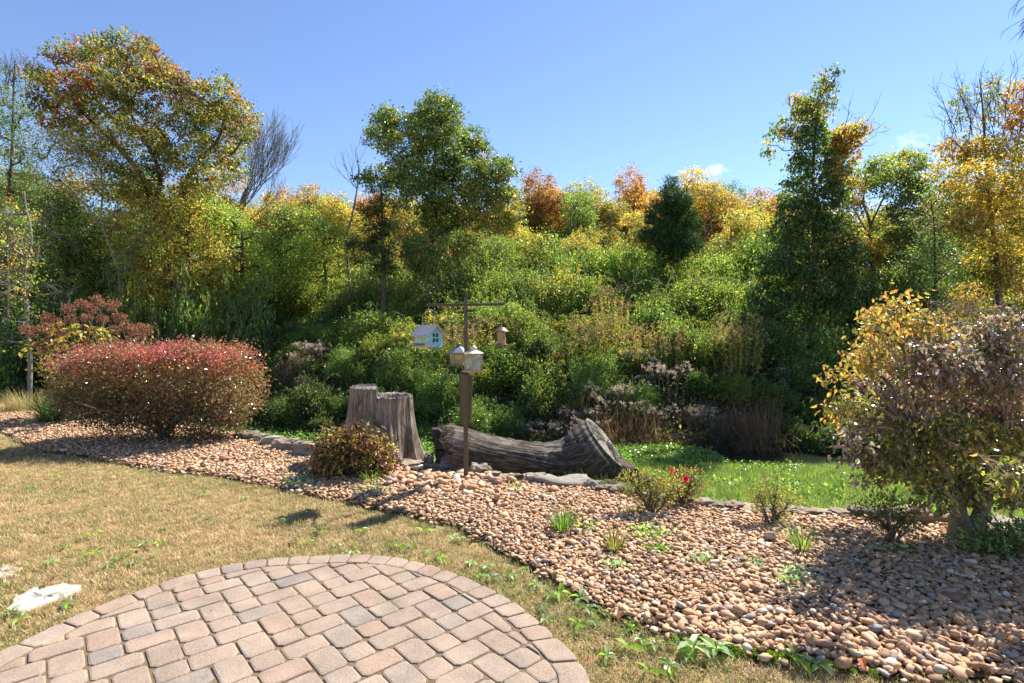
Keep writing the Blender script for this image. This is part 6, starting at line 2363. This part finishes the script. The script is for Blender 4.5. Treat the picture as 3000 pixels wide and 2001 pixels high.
def left_tree():
    Y = 19.5
    SG = [(YG, 4), (OL, 4), (GO, 1.8), (MG, 3), (OB, 0.8)]
    RDT = [(OB, 1.6), (RB, 1.6), (GO, 2), (OL, 4), (RD, 0.9), (YG, 3), (MG, 1)]
    OT = [(GO, 2), (OL, 4), (OB, 0.9), (YG, 4), (OR, 0.4), (MG, 3)]
    L = [(375, 150, 72, 52, OT), (300, 160, 60, 42, SG), (225, 155, 66, 36, RDT), (165, 150, 40, 24, RDT), (440, 205, 68, 52, RDT), (485, 240, 55, 52, RDT), (330, 225, 85, 55, SG), (400, 270, 95, 55, SG), (530, 265, 50, 48, RDT),
         (590, 300, 80, 60, OT), (650, 285, 62, 58, OT), (705, 345, 58, 58, OT), (560, 365, 75, 55, SG), (640, 385, 85, 58, OT), (725, 375, 38, 44, RDT), (500, 420, 66, 46, SG), (570, 460, 95, 42, SG), (250, 235, 70, 50, RDT), (200, 250, 70, 50, RDT), (130, 265, 60, 46, RDT),
         (300, 310, 80, 50, SG), (230, 330, 85, 50, SG), (160, 340, 60, 45, RDT), (430, 350, 70, 50, SG), (660, 450, 70, 36, SG), (300, 130, 30, 24, OT), (425, 130, 30, 24, OT), (470, 190, 30, 30, RDT), (110, 210, 40, 30, RDT), (430, 420, 60, 40, SG), (360, 390, 66, 44, SG), (480, 490, 60, 40, SG), (340, 470, 60, 44, SG), (620, 520, 66, 38, SG), (540, 560, 70, 40, SG), (410, 560, 60, 44, SG), (250, 410, 66, 44, SG), (690, 500, 44, 34, SG), (300, 560, 60, 40, SG), (480, 640, 60, 44, MIXY)]
    b = foot(497, Y)
    tree('sweetgum_tree', 'tall broad autumn tree with green and russet leaves on dark crooked limbs', b,
         [([b] + tr(Y, (494, 860), (486, 760), (474, 690), (452, 605), (428, 540), (395, 485), (350, 435), (320, 380)), 0.17, 0.07),
          (tr(Y, (452, 605), (470, 520), (440, 440), (395, 360), (372, 280), (375, 200)), 0.10, 0.03),
          (tr(Y, (474, 690), (520, 610), (540, 540), (568, 492), (610, 445), (645, 395), (660, 330)), 0.12, 0.04),
          (tr(Y, (568, 492), (620, 485), (680, 450), (715, 400)), 0.07, 0.03),
          (tr(Y, (395, 485), (330, 420), (260, 340), (210, 270), (160, 190)), 0.07, 0.02)],
         blobs(Y, L, 0.8), bark='bark', leaf=0.10, dens=1.35, clump_r=0.22, per=25, aspect=0.7, droop=0.5, shell=0.45, follow=0.85, limb_r=0.04, twigs=0.5)
    Y = 17.5
    b = foot(330, Y)
    TH = [(YG, 4), (OL, 4), ((0.24, 0.22, 0.09), 4), (GO, 2)]

    def bare(w, c):
        for k in range(9):
            p = P(rng.uniform(150, 330), rng.uniform(560, 720), Y + rng.normal(0, 0.5))
            grow(w, p, np.array([rng.normal(-0.5, 0.4), rng.normal(0, 0.4), rng.uniform(-0.1, 0.7)]), 1.2, 0.016, 3, 0.72, 0.75, 3, -0.04, 0.2, 4, None, 0.003)

    tree('slender_tree', 'slender grey barked tree with thin olive leaves and bare hanging twigs', b,
         [([b] + tr(Y, (352, 860), (335, 760), (310, 690), (296, 640), (300, 560), (292, 470), (290, 400)), 0.055, 0.015), (tr(Y, (310, 690), (280, 640), (240, 590), (190, 540), (120, 470)), 0.03, 0.012)],
         blobs(Y, [(290, 420, 70, 50, TH), (240, 470, 80, 50, TH), (330, 480, 70, 60, TH), (180, 440, 60, 50, TH), (270, 540, 70, 45, TH), (370, 550, 60, 50, TH), (140, 520, 60, 50, TH), (200, 380, 60, 40, TH), (340, 400, 50, 45, TH), (110, 430, 50, 40, TH), (400, 620, 60, 50, TH), (340, 660, 60, 60, TH), (420, 700, 60, 60, GREEN), (390, 780, 60, 60, GREEN)], 0.6), bark='bark_grey', extra=bare,
         leaf=0.085, dens=1.7, clump_r=0.26, per=22, aspect=0.38, droop=0.6, limb_r=0.03, twigs=0.6)
    Y = 22
    b = foot(20, Y)
    tree('evergreen_tree', 'dark evergreen tree with sparse twiggy top beside the slender tree', b, [([b] + tr(Y, (20, 700), (35, 450), (40, 260), (45, 170)), 0.10, 0.012)],
         blobs(Y, [(35, 240, 55, 40, DEEP), (10, 300, 70, 50, GREEN), (60, 340, 60, 50, DEEP), (0, 400, 80, 60, DEEP), (70, 440, 60, 50, DEEP), (20, 500, 90, 60, DEEP), (70, 570, 80, 60, DEEP), (-20, 600, 80, 70, DEEP), (40, 660, 100, 60, DEEP), (100, 730, 80, 60, DEEP), (20, 760, 90, 60, DEEP)], 0.6),
         extra=lambda w, c: [grow(w, P(rng.uniform(0, 80), 260, Y), np.array([rng.normal(0, 0.4), 0, 1.0]), 0.9, 0.014, 2, 0.7, 0.5, 3, 0.1, 0.12, 4, None, 0.004) for _ in range(9)], leaf=0.095, dens=1.6, clump_r=0.3, per=24, aspect=0.5)
    Y = 14.5
    b = foot(85, Y)
    tree('leaning_tree', 'thin vine wrapped tree trunk with broken grey branches behind the dried hydrangea', b, [([b] + tr(Y, (88, 1060), (82, 960), (75, 880), (72, 800), (92, 700), (75, 600), (70, 560)), 0.06, 0.015), (tr(Y, (75, 880), (100, 800), (115, 720)), 0.025, 0.01)],
         blobs(Y, [(30, 720, 60, 60, GOLD), (70, 800, 50, 70, MIXY), (20, 830, 60, 60, MIXY), (40, 620, 60, 50, MIXY), (85, 900, 36, 50, GREEN), (90, 1000, 30, 50, GREEN), (10, 930, 60, 40, DEEP), (20, 1000, 60, 50, DEEP)], 0.4), bark='bark_grey',
         extra=lambda w, c: [grow(w, P(rng.uniform(60, 110), rng.uniform(700, 900), Y), np.array([rng.normal(0, 1.0), rng.normal(0, 0.4), 0.2]), 0.8, 0.012, 3, 0.7, 0.8, 3, -0.02, 0.25, 4, None, 0.003) for _ in range(8)], leaf=0.075, dens=0.9, clump_r=0.22, per=18, aspect=0.5, droop=0.6)


left_tree()


def bare_tree():
    Y = 24
    b = foot(690, Y)
    root = empty('bare_tree', b, 'leafless tree with a fan of fine upswept branches against the sky', 'tree')
    w = Acc()
    path = spline([b] + tr(Y, (690, 760), (695, 680), (708, 600), (725, 555)), 14)
    add_tube(w, path, np.linspace(0.20, 0.10, 14), 8)
    for i in range(13):
        f = rng.random()
        p = path[int(7 + 6 * f)]
        ang = rng.uniform(-0.1, 1.25)
        d = np.array([math.sin(ang), rng.normal(0, 0.25), math.cos(ang)])
        grow(w, p, d, rng.uniform(1.7, 2.4), 0.021, 3, 0.68, 0.34, 4, 0.07, 0.05, 5, None, 0.0055)
    link('trunk', w.mesh('trunk', M['bark_grey'], b, True), root)
    # a thin dead sapling by the oak
    Y = 22
    b = foot(1040, Y)
    root = empty('dead_sapling', b, 'thin bare sapling leaning beside the oak', 'tree')
    w = Acc()
    path = spline([b] + tr(Y, (1015, 720), (1030, 640), (1045, 560), (1052, 500)), 14)
    add_tube(w, path, np.linspace(0.06, 0.02, 14), 6)
    for i in range(6):
        grow(w, path[rng.integers(9, 14)], np.array([rng.normal(0, 0.6), 0, 1.0]), 1.0, 0.014, 2, 0.7, 0.4, 2, 0.08, 0.1, 4, None, 0.005)
    link('trunk', w.mesh('trunk', M['bark_grey'], b, True), root)


bare_tree()


def oak():
    Y = 23
    OK = [(MG, 5), (LG, 4), (DG, 2), (YG, 2), (GO, 0.3), (OR, 0.1)]
    OS = [(LG, 3), (YG, 4), (YE, 2), (GO, 2), (MG, 2), (OR, 0.5)]
    VN = [(LG, 4), (YG, 4), (MG, 3), (GO, 1)]
    b = foot(1262, Y)
    L = [(1285, 318, 52, 42, OK), (1262, 375, 80, 50, OK), (1300, 345, 60, 40, OK), (1240, 340, 40, 40, OK), (1130, 350, 44, 34, OK), (1165, 370, 55, 40, OK), (1110, 405, 42, 36, OK), (1185, 430, 70, 42, OK), (1330, 425, 66, 48, OK), (1385, 410, 34, 40, OK), (1400, 450, 44, 40, OK), (1290, 470, 100, 50, OK),
         (1190, 500, 55, 28, OK), (1115, 508, 52, 24, OK), (1075, 520, 30, 18, OK), (1240, 520, 70, 40, OK), (1370, 520, 80, 48, OK), (1440, 500, 50, 36, OK), (1480, 500, 42, 38, OK), (1430, 570, 85, 46, OK), (1480, 590, 60, 46, OS), (1500, 645, 40, 36, OS), (1450, 640, 70, 36, OS), (1330, 590, 80, 46, OK), (1250, 580, 80, 50, OK), (1170, 545, 60, 26, OK), (1380, 640, 60, 30, OS), (1300, 640, 60, 40, OK),
         (1235, 650, 48, 60, VN, dict(droop=1.6, dens=1.3)), (1270, 700, 42, 70, VN, dict(droop=1.6)), (1225, 740, 44, 60, VN, dict(droop=1.6)), (1280, 780, 44, 60, VN, dict(droop=1.4)), (1250, 830, 60, 50, VN)]
    tree('oak_tree', 'dark green oak with vines hanging down its trunk in middle of the slope', b,
         [([b] + tr(Y, (1268, 820), (1262, 720), (1272, 640), (1270, 540), (1276, 440), (1285, 330)), 0.18, 0.04), (tr(Y, (1275, 690), (1330, 660), (1400, 620), (1460, 580)), 0.07, 0.025), (tr(Y, (1270, 600), (1220, 540), (1180, 470), (1130, 380)), 0.07, 0.02), (tr(Y, (1274, 480), (1330, 440), (1385, 420)), 0.05, 0.02)],
         blobs(Y, L, 0.7), leaf=0.125, dens=2.1, clump_r=0.25, per=28, aspect=0.6, droop=0.25, shell=0.5, limb_r=0.04, twigs=0.4, leafmat='leaf_gloss')


oak()


def needle_tree(name, label, px, Y, trunk, lst, dens=1.5):
    b = foot(px, Y)
    CD = [((0.028, 0.062, 0.028), 4), ((0.045, 0.085, 0.03), 3), ((0.075, 0.12, 0.035), 2)]
    tree(name, label, b, [([b] + tr(Y, *trunk), 0.12, 0.02)], blobs(Y, [(x, y, rx, ry, CD) for x, y, rx, ry in lst], 0.35), leafmat='needle', leaf=0.13, dens=dens, clump_r=0.2, per=40, aspect=0.16, droop=-0.5, outward=0.9, shell=0.5, limb_r=0.025, twigs=0.3)


needle_tree('cedar_tree', 'dense conical dark cedar standing among yellow trees', 1970, 22, ((1970, 760), (1968, 650), (1965, 530)),
            [(1963, 555, 22, 30), (1955, 590, 42, 34), (1985, 590, 36, 34), (1945, 630, 55, 36), (1990, 630, 50, 38), (1930, 670, 55, 36), (1985, 670, 60, 40), (2020, 680, 40, 36), (1925, 705, 50, 30), (1970, 715, 60, 34), (2015, 715, 45, 32), (1960, 750, 50, 28)], 2.2)
needle_tree('cedar_tree', 'open ragged cedar with dark layered boughs left of the oak', 1120, 20, ((1124, 850), (1122, 700), (1115, 545)),
            [(1112, 570, 36, 28), (1130, 600, 48, 24), (1085, 610, 44, 24), (1150, 650, 50, 24), (1090, 665, 56, 24), (1060, 710, 52, 24), (1125, 710, 46, 24), (1165, 730, 40, 24), (1085, 760, 56, 26), (1130, 790, 44, 24)], 1.2)


def vine_tower():
    Y = 16.5
    VD = [((0.065, 0.12, 0.05), 5), (MG, 4), (DG, 2), (GO, 0.4), (YG, 0.8), (LG, 1)]
    VL = [(LG, 3), (YG, 3), (MG, 3), (GO, 2), (YE, 1)]
    VO = [(GO, 4), (YE, 3), (OB, 2), (OR, 1.5), (YG, 2)]
    L = []
    for y, w, pal in [(315, 20, VL), (345, 30, VL), (380, 38, VD), (415, 48, VD), (450, 50, VD), (490, 54, VD), (530, 66, VD), (570, 88, VD), (610, 92, VD), (650, 106, VD), (690, 122, VD), (730, 142, VD), (770, 158, VD), (810, 175, VD), (850, 190, VD), (890, 205, VD), (930, 215, VD)]:
        n = max(1, int(w / 34))
        for i in range(n):
            L.append((2378 + (i - (n - 1) / 2) * (2 * w / n) * 0.92 + (y - 600) * 0.0, y + rng.normal(0, 8), w / n * 1.1 + 4, 30, pal, dict(dens=1.7 if y < 560 else 2.2)))
    L += [(2320, 352, 26, 10, VL), (2285, 372, 22, 8, VL), (2262, 388, 10, 8, VL), (2250, 425, 4, 26, VL), (2310, 385, 16, 18, VL), (2440, 470, 30, 60, VL), (2460, 530, 24, 50, VL), (2480, 400, 40, 34, VO), (2510, 375, 30, 24, VO), (2460, 420, 34, 34, VO), (2490, 450, 24, 30, VO), (2450, 500, 30, 36, VO), (2430, 250, 5, 26, VL), (2450, 205, 4, 8, VD), (2425, 300, 12, 26, VL), (2395, 260, 8, 26, VL), (2365, 300, 24, 14, VL), (2345, 320, 24, 14, VL), (2408, 225, 4, 16, VL), (2330, 285, 8, 8, VL)]
    b = foot(2385, Y)

    def ex(w, c):
        for a, e in (((2440, 360), (2475, 210)), ((2460, 420), (2560, 330)), ((2490, 420), (2600, 345)), ((2480, 450), (2575, 400)), ((2420, 330), (2452, 195)), ((2470, 390), (2500, 290)), ((2340, 340), (2300, 280))):
            p, q = P(*a, Y), P(*e, Y)
            grow(w, p, unit(q - p), np.linalg.norm(q - p) * 0.75, 0.014, 2, 0.55, 0.5, 3, 0.02, 0.06, 4, None, 0.003)

    tree('vine_covered_tree', 'tall dead tree completely draped in dark vines like a tower', b, [([b] + tr(Y, (2385, 800), (2382, 600), (2385, 450), (2395, 330), (2420, 250)), 0.07, 0.012), (tr(Y, (2385, 560), (2440, 470), (2480, 410), (2530, 370)), 0.03, 0.01)],
         blobs(Y, L, 0.25), extra=ex, leaf=0.10, dens=1.9, clump_r=0.2, per=26, aspect=0.65, droop=1.5, outward=0.6, jitter=0.7, shell=0.7, limb_r=0.025, twigs=0.15)


vine_tower()


def right_trees():
    Y = 18
    VM = [(LG, 4), (MG, 4), (YG, 3), (GO, 1)]
    VD = [(DG, 4), (MG, 3), (OL, 2), (BR, 1)]
    b = foot(2560, Y)
    tree('vine_domed_tree', 'small tree under a green dome of vines with light showing through', b, [([b] + tr(Y, (2555, 760), (2550, 660), (2530, 590), (2540, 520)), 0.08, 0.02), (tr(Y, (2550, 660), (2590, 580), (2640, 520)), 0.035, 0.012), (tr(Y, (2552, 700), (2500, 610), (2480, 560)), 0.03, 0.01)],
         blobs(Y, [(2480, 560, 45, 40, MIXY), (2530, 520, 60, 36, VM), (2590, 490, 60, 36, VM), (2650, 480, 55, 36, VM), (2690, 520, 45, 45, VM), (2620, 540, 80, 40, VD), (2700, 590, 40, 50, VD), (2660, 620, 60, 50, VD), (2490, 620, 40, 50, MIXY), (2600, 660, 70, 50, [(YG, 4), (YE, 2), (OL, 3), (LG, 3)]), (2700, 680, 60, 60, VD), (2640, 720, 80, 50, VD), (2530, 720, 70, 50, MIXY), (2720, 750, 70, 60, VD), (2620, 790, 90, 50, VD), (2660, 465, 18, 22, VM), (2700, 470, 16, 24, VM)], 0.5),
         leaf=0.09, dens=2.5, clump_r=0.22, per=28, aspect=0.55, droop=0.7, limb_r=0.018)
    Y = 14
    b = foot(2930, Y)
    YT = [((0.52, 0.39, 0.06), 5), (GO, 2), (YG, 3), (OR, 0.4), (LG, 1)]
    GT = [(YG, 4), (LG, 3), (GO, 2), (MG, 2)]
    OT = [(OR, 3), (GO, 3), (OB, 2), (YE, 2)]

    def ex(w, c):
        for k in range(26):
            p = P(rng.uniform(2760, 2990), rng.uniform(330, 480), Y + rng.normal(0, 0.5))
            grow(w, p, np.array([rng.normal(-0.25, 0.5), rng.normal(0, 0.3), 0.9]), 0.9, 0.012, 2, 0.66, 0.45, 3, 0.05, 0.08, 4, None, 0.003)

    tree('yellow_leaf_tree', 'tall tree with bright yellow autumn leaves and bare twigs above', b, [([b] + tr(Y, (2925, 820), (2905, 640), (2890, 480), (2880, 330), (2870, 230)), 0.075, 0.008), (tr(Y, (2905, 640), (2960, 500), (2990, 380), (3000, 260)), 0.04, 0.008), (tr(Y, (2890, 540), (2830, 450), (2780, 400)), 0.025, 0.008)],
         blobs(Y, [(2870, 270, 55, 50, GT, dict(dens=0.5)), (2830, 310, 45, 45, GT, dict(dens=0.5)), (2920, 290, 50, 60, GT, dict(dens=0.4)), (2880, 350, 60, 40, GT, dict(dens=0.6)), (2990, 290, 40, 50, OT), (3000, 360, 50, 50, OT), (2760, 430, 40, 30, OT, dict(dens=0.5)), (2820, 440, 60, 40, YT), (2880, 440, 60, 40, YT), (2950, 440, 60, 46, YT), (3010, 470, 60, 50, GT),
                   (2790, 510, 60, 44, YT), (2860, 520, 70, 44, YT), (2940, 530, 70, 46, YT), (3010, 560, 60, 50, YT), (2780, 580, 50, 40, YT), (2840, 590, 60, 44, YT), (2910, 610, 70, 46, YT), (2990, 640, 70, 50, GT), (2830, 650, 50, 40, MIXY), (2880, 690, 60, 46, YT), (2960, 710, 70, 50, YT), (2900, 760, 70, 46, MIXY), (2980, 800, 70, 50, MIXY), (2860, 810, 60, 40, GREEN), (2930, 850, 80, 40, MIXY)], 0.6),
         extra=ex, leaf=0.085, dens=2.7, clump_r=0.19, per=20, aspect=0.5, droop=0.6, limb_r=0.016, twigs=0.5)
    Y = 15
    b = foot(2740, Y)
    tree('grey_leaf_tree', 'dull grey green small tree between the vine dome and yellow tree', b, [([b] + tr(Y, (2740, 780), (2735, 650), (2720, 540)), 0.04, 0.01)],
         blobs(Y, [(2715, 540, 40, 40, GREEN, dict(dens=0.6)), (2750, 580, 45, 45, DEEP), (2720, 650, 60, 45, [(BB, 3), (OL, 3), ((0.14, 0.13, 0.09), 3)]), (2770, 660, 50, 50, [(BB, 3), (OL, 3), ((0.14, 0.13, 0.09), 3)]), (2740, 730, 70, 50, DEEP), (2800, 740, 60, 50, DEEP), (2760, 800, 80, 50, DEEP), (2690, 780, 60, 50, DEEP)], 0.5), leaf=0.075, dens=1.7, clump_r=0.22, per=24, aspect=0.45, limb_r=0.02)
    # small orange sapling behind the dogwood
    Y = 9.5
    b = foot(2830, Y)
    tree('orange_sapling', 'small orange leafed sapling rising behind the dogwood', b, [([b] + tr(Y, (2832, 1000), (2828, 900), (2830, 850)), 0.02, 0.008)],
         blobs(Y, [(2830, 850, 36, 22, ORAN), (2805, 880, 26, 22, ORAN), (2855, 885, 24, 24, ORAN), (2830, 920, 30, 24, RUST)], 0.1), leaf=0.055, dens=2.2, clump_r=0.1, per=9, aspect=0.4, droop=1.4, limb_r=0.008)
    # the neighbour's tree whose bare branch tips hang into view, stands past the frame
    Y = 11.5
    b = foot(3420, Y)

    def ex2(w, c):
        for k in range(16):
            p = P(3090 + rng.uniform(-20, 60), -30 + rng.uniform(-60, 60), Y + rng.normal(0, 0.3))
            grow(w, p, np.array([-0.75, rng.normal(0, 0.25), rng.uniform(-0.75, 0.05)]), 0.55, 0.012, 2, 0.6, 0.35, 3, -0.12, 0.08, 4, None, 0.003)

    tree('bare_limb_tree', 'drooping bare branch tips of a tree reaching over the yard', b, [([b] + tr(Y, (3420, 700), (3400, 300), (3380, 0), (3300, -200)), 0.16, 0.06), (tr(Y, (3390, 150), (3250, -60), (3100, -60)), 0.06, 0.015)], [], extra=ex2, bark='bark')


right_trees()


# understorey trees at mid distance, left of the oak
def small_tree(px, Y, top, w, h, pal, label, name='young_tree', leaf=0.095, dens=1.7, bark='bark'):
    b = foot(px, Y)
    L = []
    n = max(5, int(w * h / 2600))
    for i in range(n):
        f = (i + 0.5) / n
        ww = w * (0.45 + 0.55 * math.sin(math.pi * min(0.95, 0.25 + 0.7 * f)))
        L.append((px + rng.uniform(-0.42, 0.42) * ww, top + 22 + f * h, w * 0.24 * rng.uniform(0.8, 1.2), w * 0.17 * rng.uniform(0.8, 1.2), pal))
    tree(name, label, b, [([b] + tr(Y, (px + rng.normal(0, 8), top + h), (px + rng.normal(0, 10), top + h * 0.5), (px, top + 20)), 0.10, 0.02)], blobs(Y, L, 0.6), bark=bark, leaf=leaf, dens=dens, clump_r=0.27, per=24, aspect=0.6, droop=0.5)


for a in [(560, 18.5, 560, 200, 330, MIXY, 'yellow green understorey tree below the tall autumn tree'), (700, 20, 590, 210, 280, [(BG, 3), (LG, 4), (YG, 4), (MG, 2)], 'bright green understorey tree below the bare tree'), (430, 20, 520, 200, 340, MIXY, 'olive understorey tree beside the crooked dark trunk'),
          (820, 23, 600, 210, 240, GREEN, 'mid green understorey tree right of the bare tree'), (950, 22, 620, 190, 240, SUNNY, 'sunlit yellow green tree left of the open cedar'), (620, 24, 500, 190, 300, GOLD, 'golden tree behind the tall autumn tree'), (180, 19, 560, 220, 360, GREEN, 'shaded green tree among bare hanging twigs'),
          (300, 21, 620, 220, 300, DEEP, 'dark leafy tree behind the slender grey tree'), (1400, 26, 640, 190, 170, GREEN, 'low green tree behind the oak'), (1570, 24, 680, 200, 150, SUNNY, 'bushy sunlit tree right of the oak')]:
    small_tree(*a)


# ------------------------------------------------------------------ wood behind, along the skyline
def far_proto(pal, label, group, open_=0.9):
    b = np.zeros(3)
    L = []
    for i in range(15):
        az = 2.4 * i
        z = 3.0 + 5.6 * ((i * 0.618) % 1)
        rr = 1.9 * math.sqrt(max(0.05, 1 - ((z - 5.4) / 3.9) ** 2)) * rng.uniform(0.35, 1.0)
        c = np.array([rr * math.cos(az), rr * math.sin(az), z])
        L.append((c, np.array([1.15, 1.15, 0.9]) * rng.uniform(0.7, 1.15), pal, {}))
    return tree('woodland_tree', label, b, [([b, b + [0.1, 0, 2.5], b + [-0.1, 0.1, 5], b + [0.1, 0, 8.3]], 0.17, 0.03), ([b + [0, 0, 3], b + [0.8, 0, 5], b + [1.3, 0.2, 7]], 0.07, 0.02), ([b + [0, 0, 3.4], b + [-0.8, 0.2, 5.2], b + [-1.4, 0.1, 6.8]], 0.07, 0.02)],
                L, group=group, leaf=0.125, dens=1.35 * open_, clump_r=0.34, per=30, aspect=0.65, droop=0.4, limb_r=0.05, twigs=0.5, bark='bark_grey')


FP = {'gold': far_proto(MIXY, 'yellow green woodland tree on the skyline', 'yellow green skyline trees'),
      'yellow': far_proto(GOLD, 'golden yellow woodland tree on the skyline', 'golden skyline trees'),
      'orange': far_proto(ORAN, 'burnt orange woodland tree on the skyline', 'orange skyline trees'),
      'rust': far_proto(RUST, 'rust brown woodland tree on the skyline', 'rust brown skyline trees', 0.8),
      'green': far_proto(GREEN, 'green woodland tree on the skyline', 'green skyline trees')}
fused = {k: False for k in FP}
FILL = []
for i in range(46):
    px_ = 690 + 1750 * (i + 0.5) / 46 + rng.normal(0, 18)
    top_ = np.interp(px_, [690, 900, 1060, 1200, 1450, 1600, 1720, 1800, 1880, 2010, 2120, 2250, 2440], [560, 535, 540, 560, 570, 505, 530, 570, 500, 500, 545, 560, 575]) + rng.uniform(0, 45)
    kk = rng.choice(['gold', 'yellow', 'orange', 'rust', 'green'], p=[0.34, 0.2, 0.2, 0.18, 0.08] if px_ > 900 else [0.45, 0.2, 0.1, 0.1, 0.15])
    FILL.append((str(kk), px_, top_, rng.uniform(38, 56), rng.uniform(100, 170)))
SKYM = [(-50, 'the left evergreen'), (100, 'the slender grey tree'), (260, 'the hanging bare twigs'), (420, 'the tall autumn tree'), (560, 'the crooked right limb'), (700, 'the bare fan tree'), (860, 'the green understorey trees'), (1000, 'the dead sapling'), (1120, 'the ragged cedar'), (1260, 'the oak trunk'), (1420, 'the oak right side'), (1580, 'the bushy sunlit tree'),
        (1720, 'the vine mounds'), (1850, 'the cedar left flank'), (1970, 'the conical cedar'), (2100, 'the cedar right flank'), (2240, 'the slope left of the vine tower'), (2390, 'the vine tower'), (2580, 'the vine dome'), (2740, 'the grey green tree'), (2900, 'the yellow tree'), (3100, 'the drooping bare limb')]
for k, px, top, Y, w in [('gold', 780, 545, 36, 150), ('rust', 870, 530, 42, 140), ('yellow', 940, 525, 38, 150), ('gold', 1010, 545, 34, 150), ('orange', 1075, 530, 40, 160), ('yellow', 1150, 560, 36, 150), ('orange', 1210, 560, 42, 140), ('rust', 1545, 530, 36, 150), ('rust', 1610, 485, 38, 150), ('gold', 1710, 515, 37, 170), ('green', 1670, 560, 33, 130), ('gold', 1790, 560, 35, 140),
                         ('rust', 1880, 460, 42, 120), ('yellow', 2010, 478, 40, 170), ('gold', 1930, 540, 44, 150), ('yellow', 2080, 520, 38, 150), ('rust', 2170, 545, 46, 150), ('orange', 2230, 545, 50, 150), ('orange', 2290, 560, 48, 150), ('green', 2110, 530, 52, 110), ('gold', 2140, 600, 33, 160), ('yellow', 1840, 610, 31, 150), ('gold', 1500, 600, 33, 140), ('gold', 1330, 580, 40, 150), ('rust', 1440, 560, 42, 140), ('yellow', 2440, 600, 34, 150), ('gold', 2560, 580, 34, 150), ('yellow', 2680, 560, 36, 150),
                         ('green', 640, 560, 38, 160), ('gold', 520, 520, 36, 170), ('green', 380, 480, 36, 170), ('yellow', 240, 470, 38, 170), ('green', 120, 480, 34, 180), ('gold', 0, 460, 36, 180), ('green', 2820, 540, 34, 170), ('gold', 2960, 520, 32, 180), ('orange', 3080, 420, 24, 180), ('rust', 1250, 560, 44, 150), ('green', -120, 420, 30, 200), ('green', 3180, 480, 28, 200),
                         ('gold', 450, 640, 30, 150), ('green', 740, 640, 29, 150), ('green', 880, 650, 28, 150), ('green', 200, 640, 28, 160), ('green', 60, 620, 27, 160), ('green', 330, 640, 27, 150), ('gold', 1080, 640, 29, 140), ('green', 1480, 680, 27, 140), ('gold', 1730, 650, 28, 140), ('green', 2300, 640, 26, 150), ('green', 2750, 620, 25, 150), ('green', 2900, 640, 24, 150), ('green', 3060, 640, 22, 160)] + FILL:
    f0 = foot(px, Y)
    ztop = CAM_H - (top - 1000.5) / F * Y
    w *= 1.25
    s = ((w / 2 * Y / F) / 2.3, (w / 2 * Y / F) / 2.3, max(0.25, (ztop - f0[2]) / 9.6))
    rz = rng.random() * 6.283
    lab = '%s woodland tree %s %s' % ({'gold': 'yellow green', 'yellow': 'golden yellow', 'orange': 'burnt orange', 'rust': 'rust brown', 'green': 'green'}[k], 'deep in the wood beyond' if Y > 35 else 'rising just behind', min(SKYM, key=lambda m: abs(m[0] - px))[1])
    if fused[k]:
        dup(FP[k], f0, rz, s, lab)
    else:
        fused[k] = True
        FP[k]['label'] = lab
        FP[k].location = f0
        FP[k].rotation_euler = (0, 0, rz)
        FP[k].scale = s
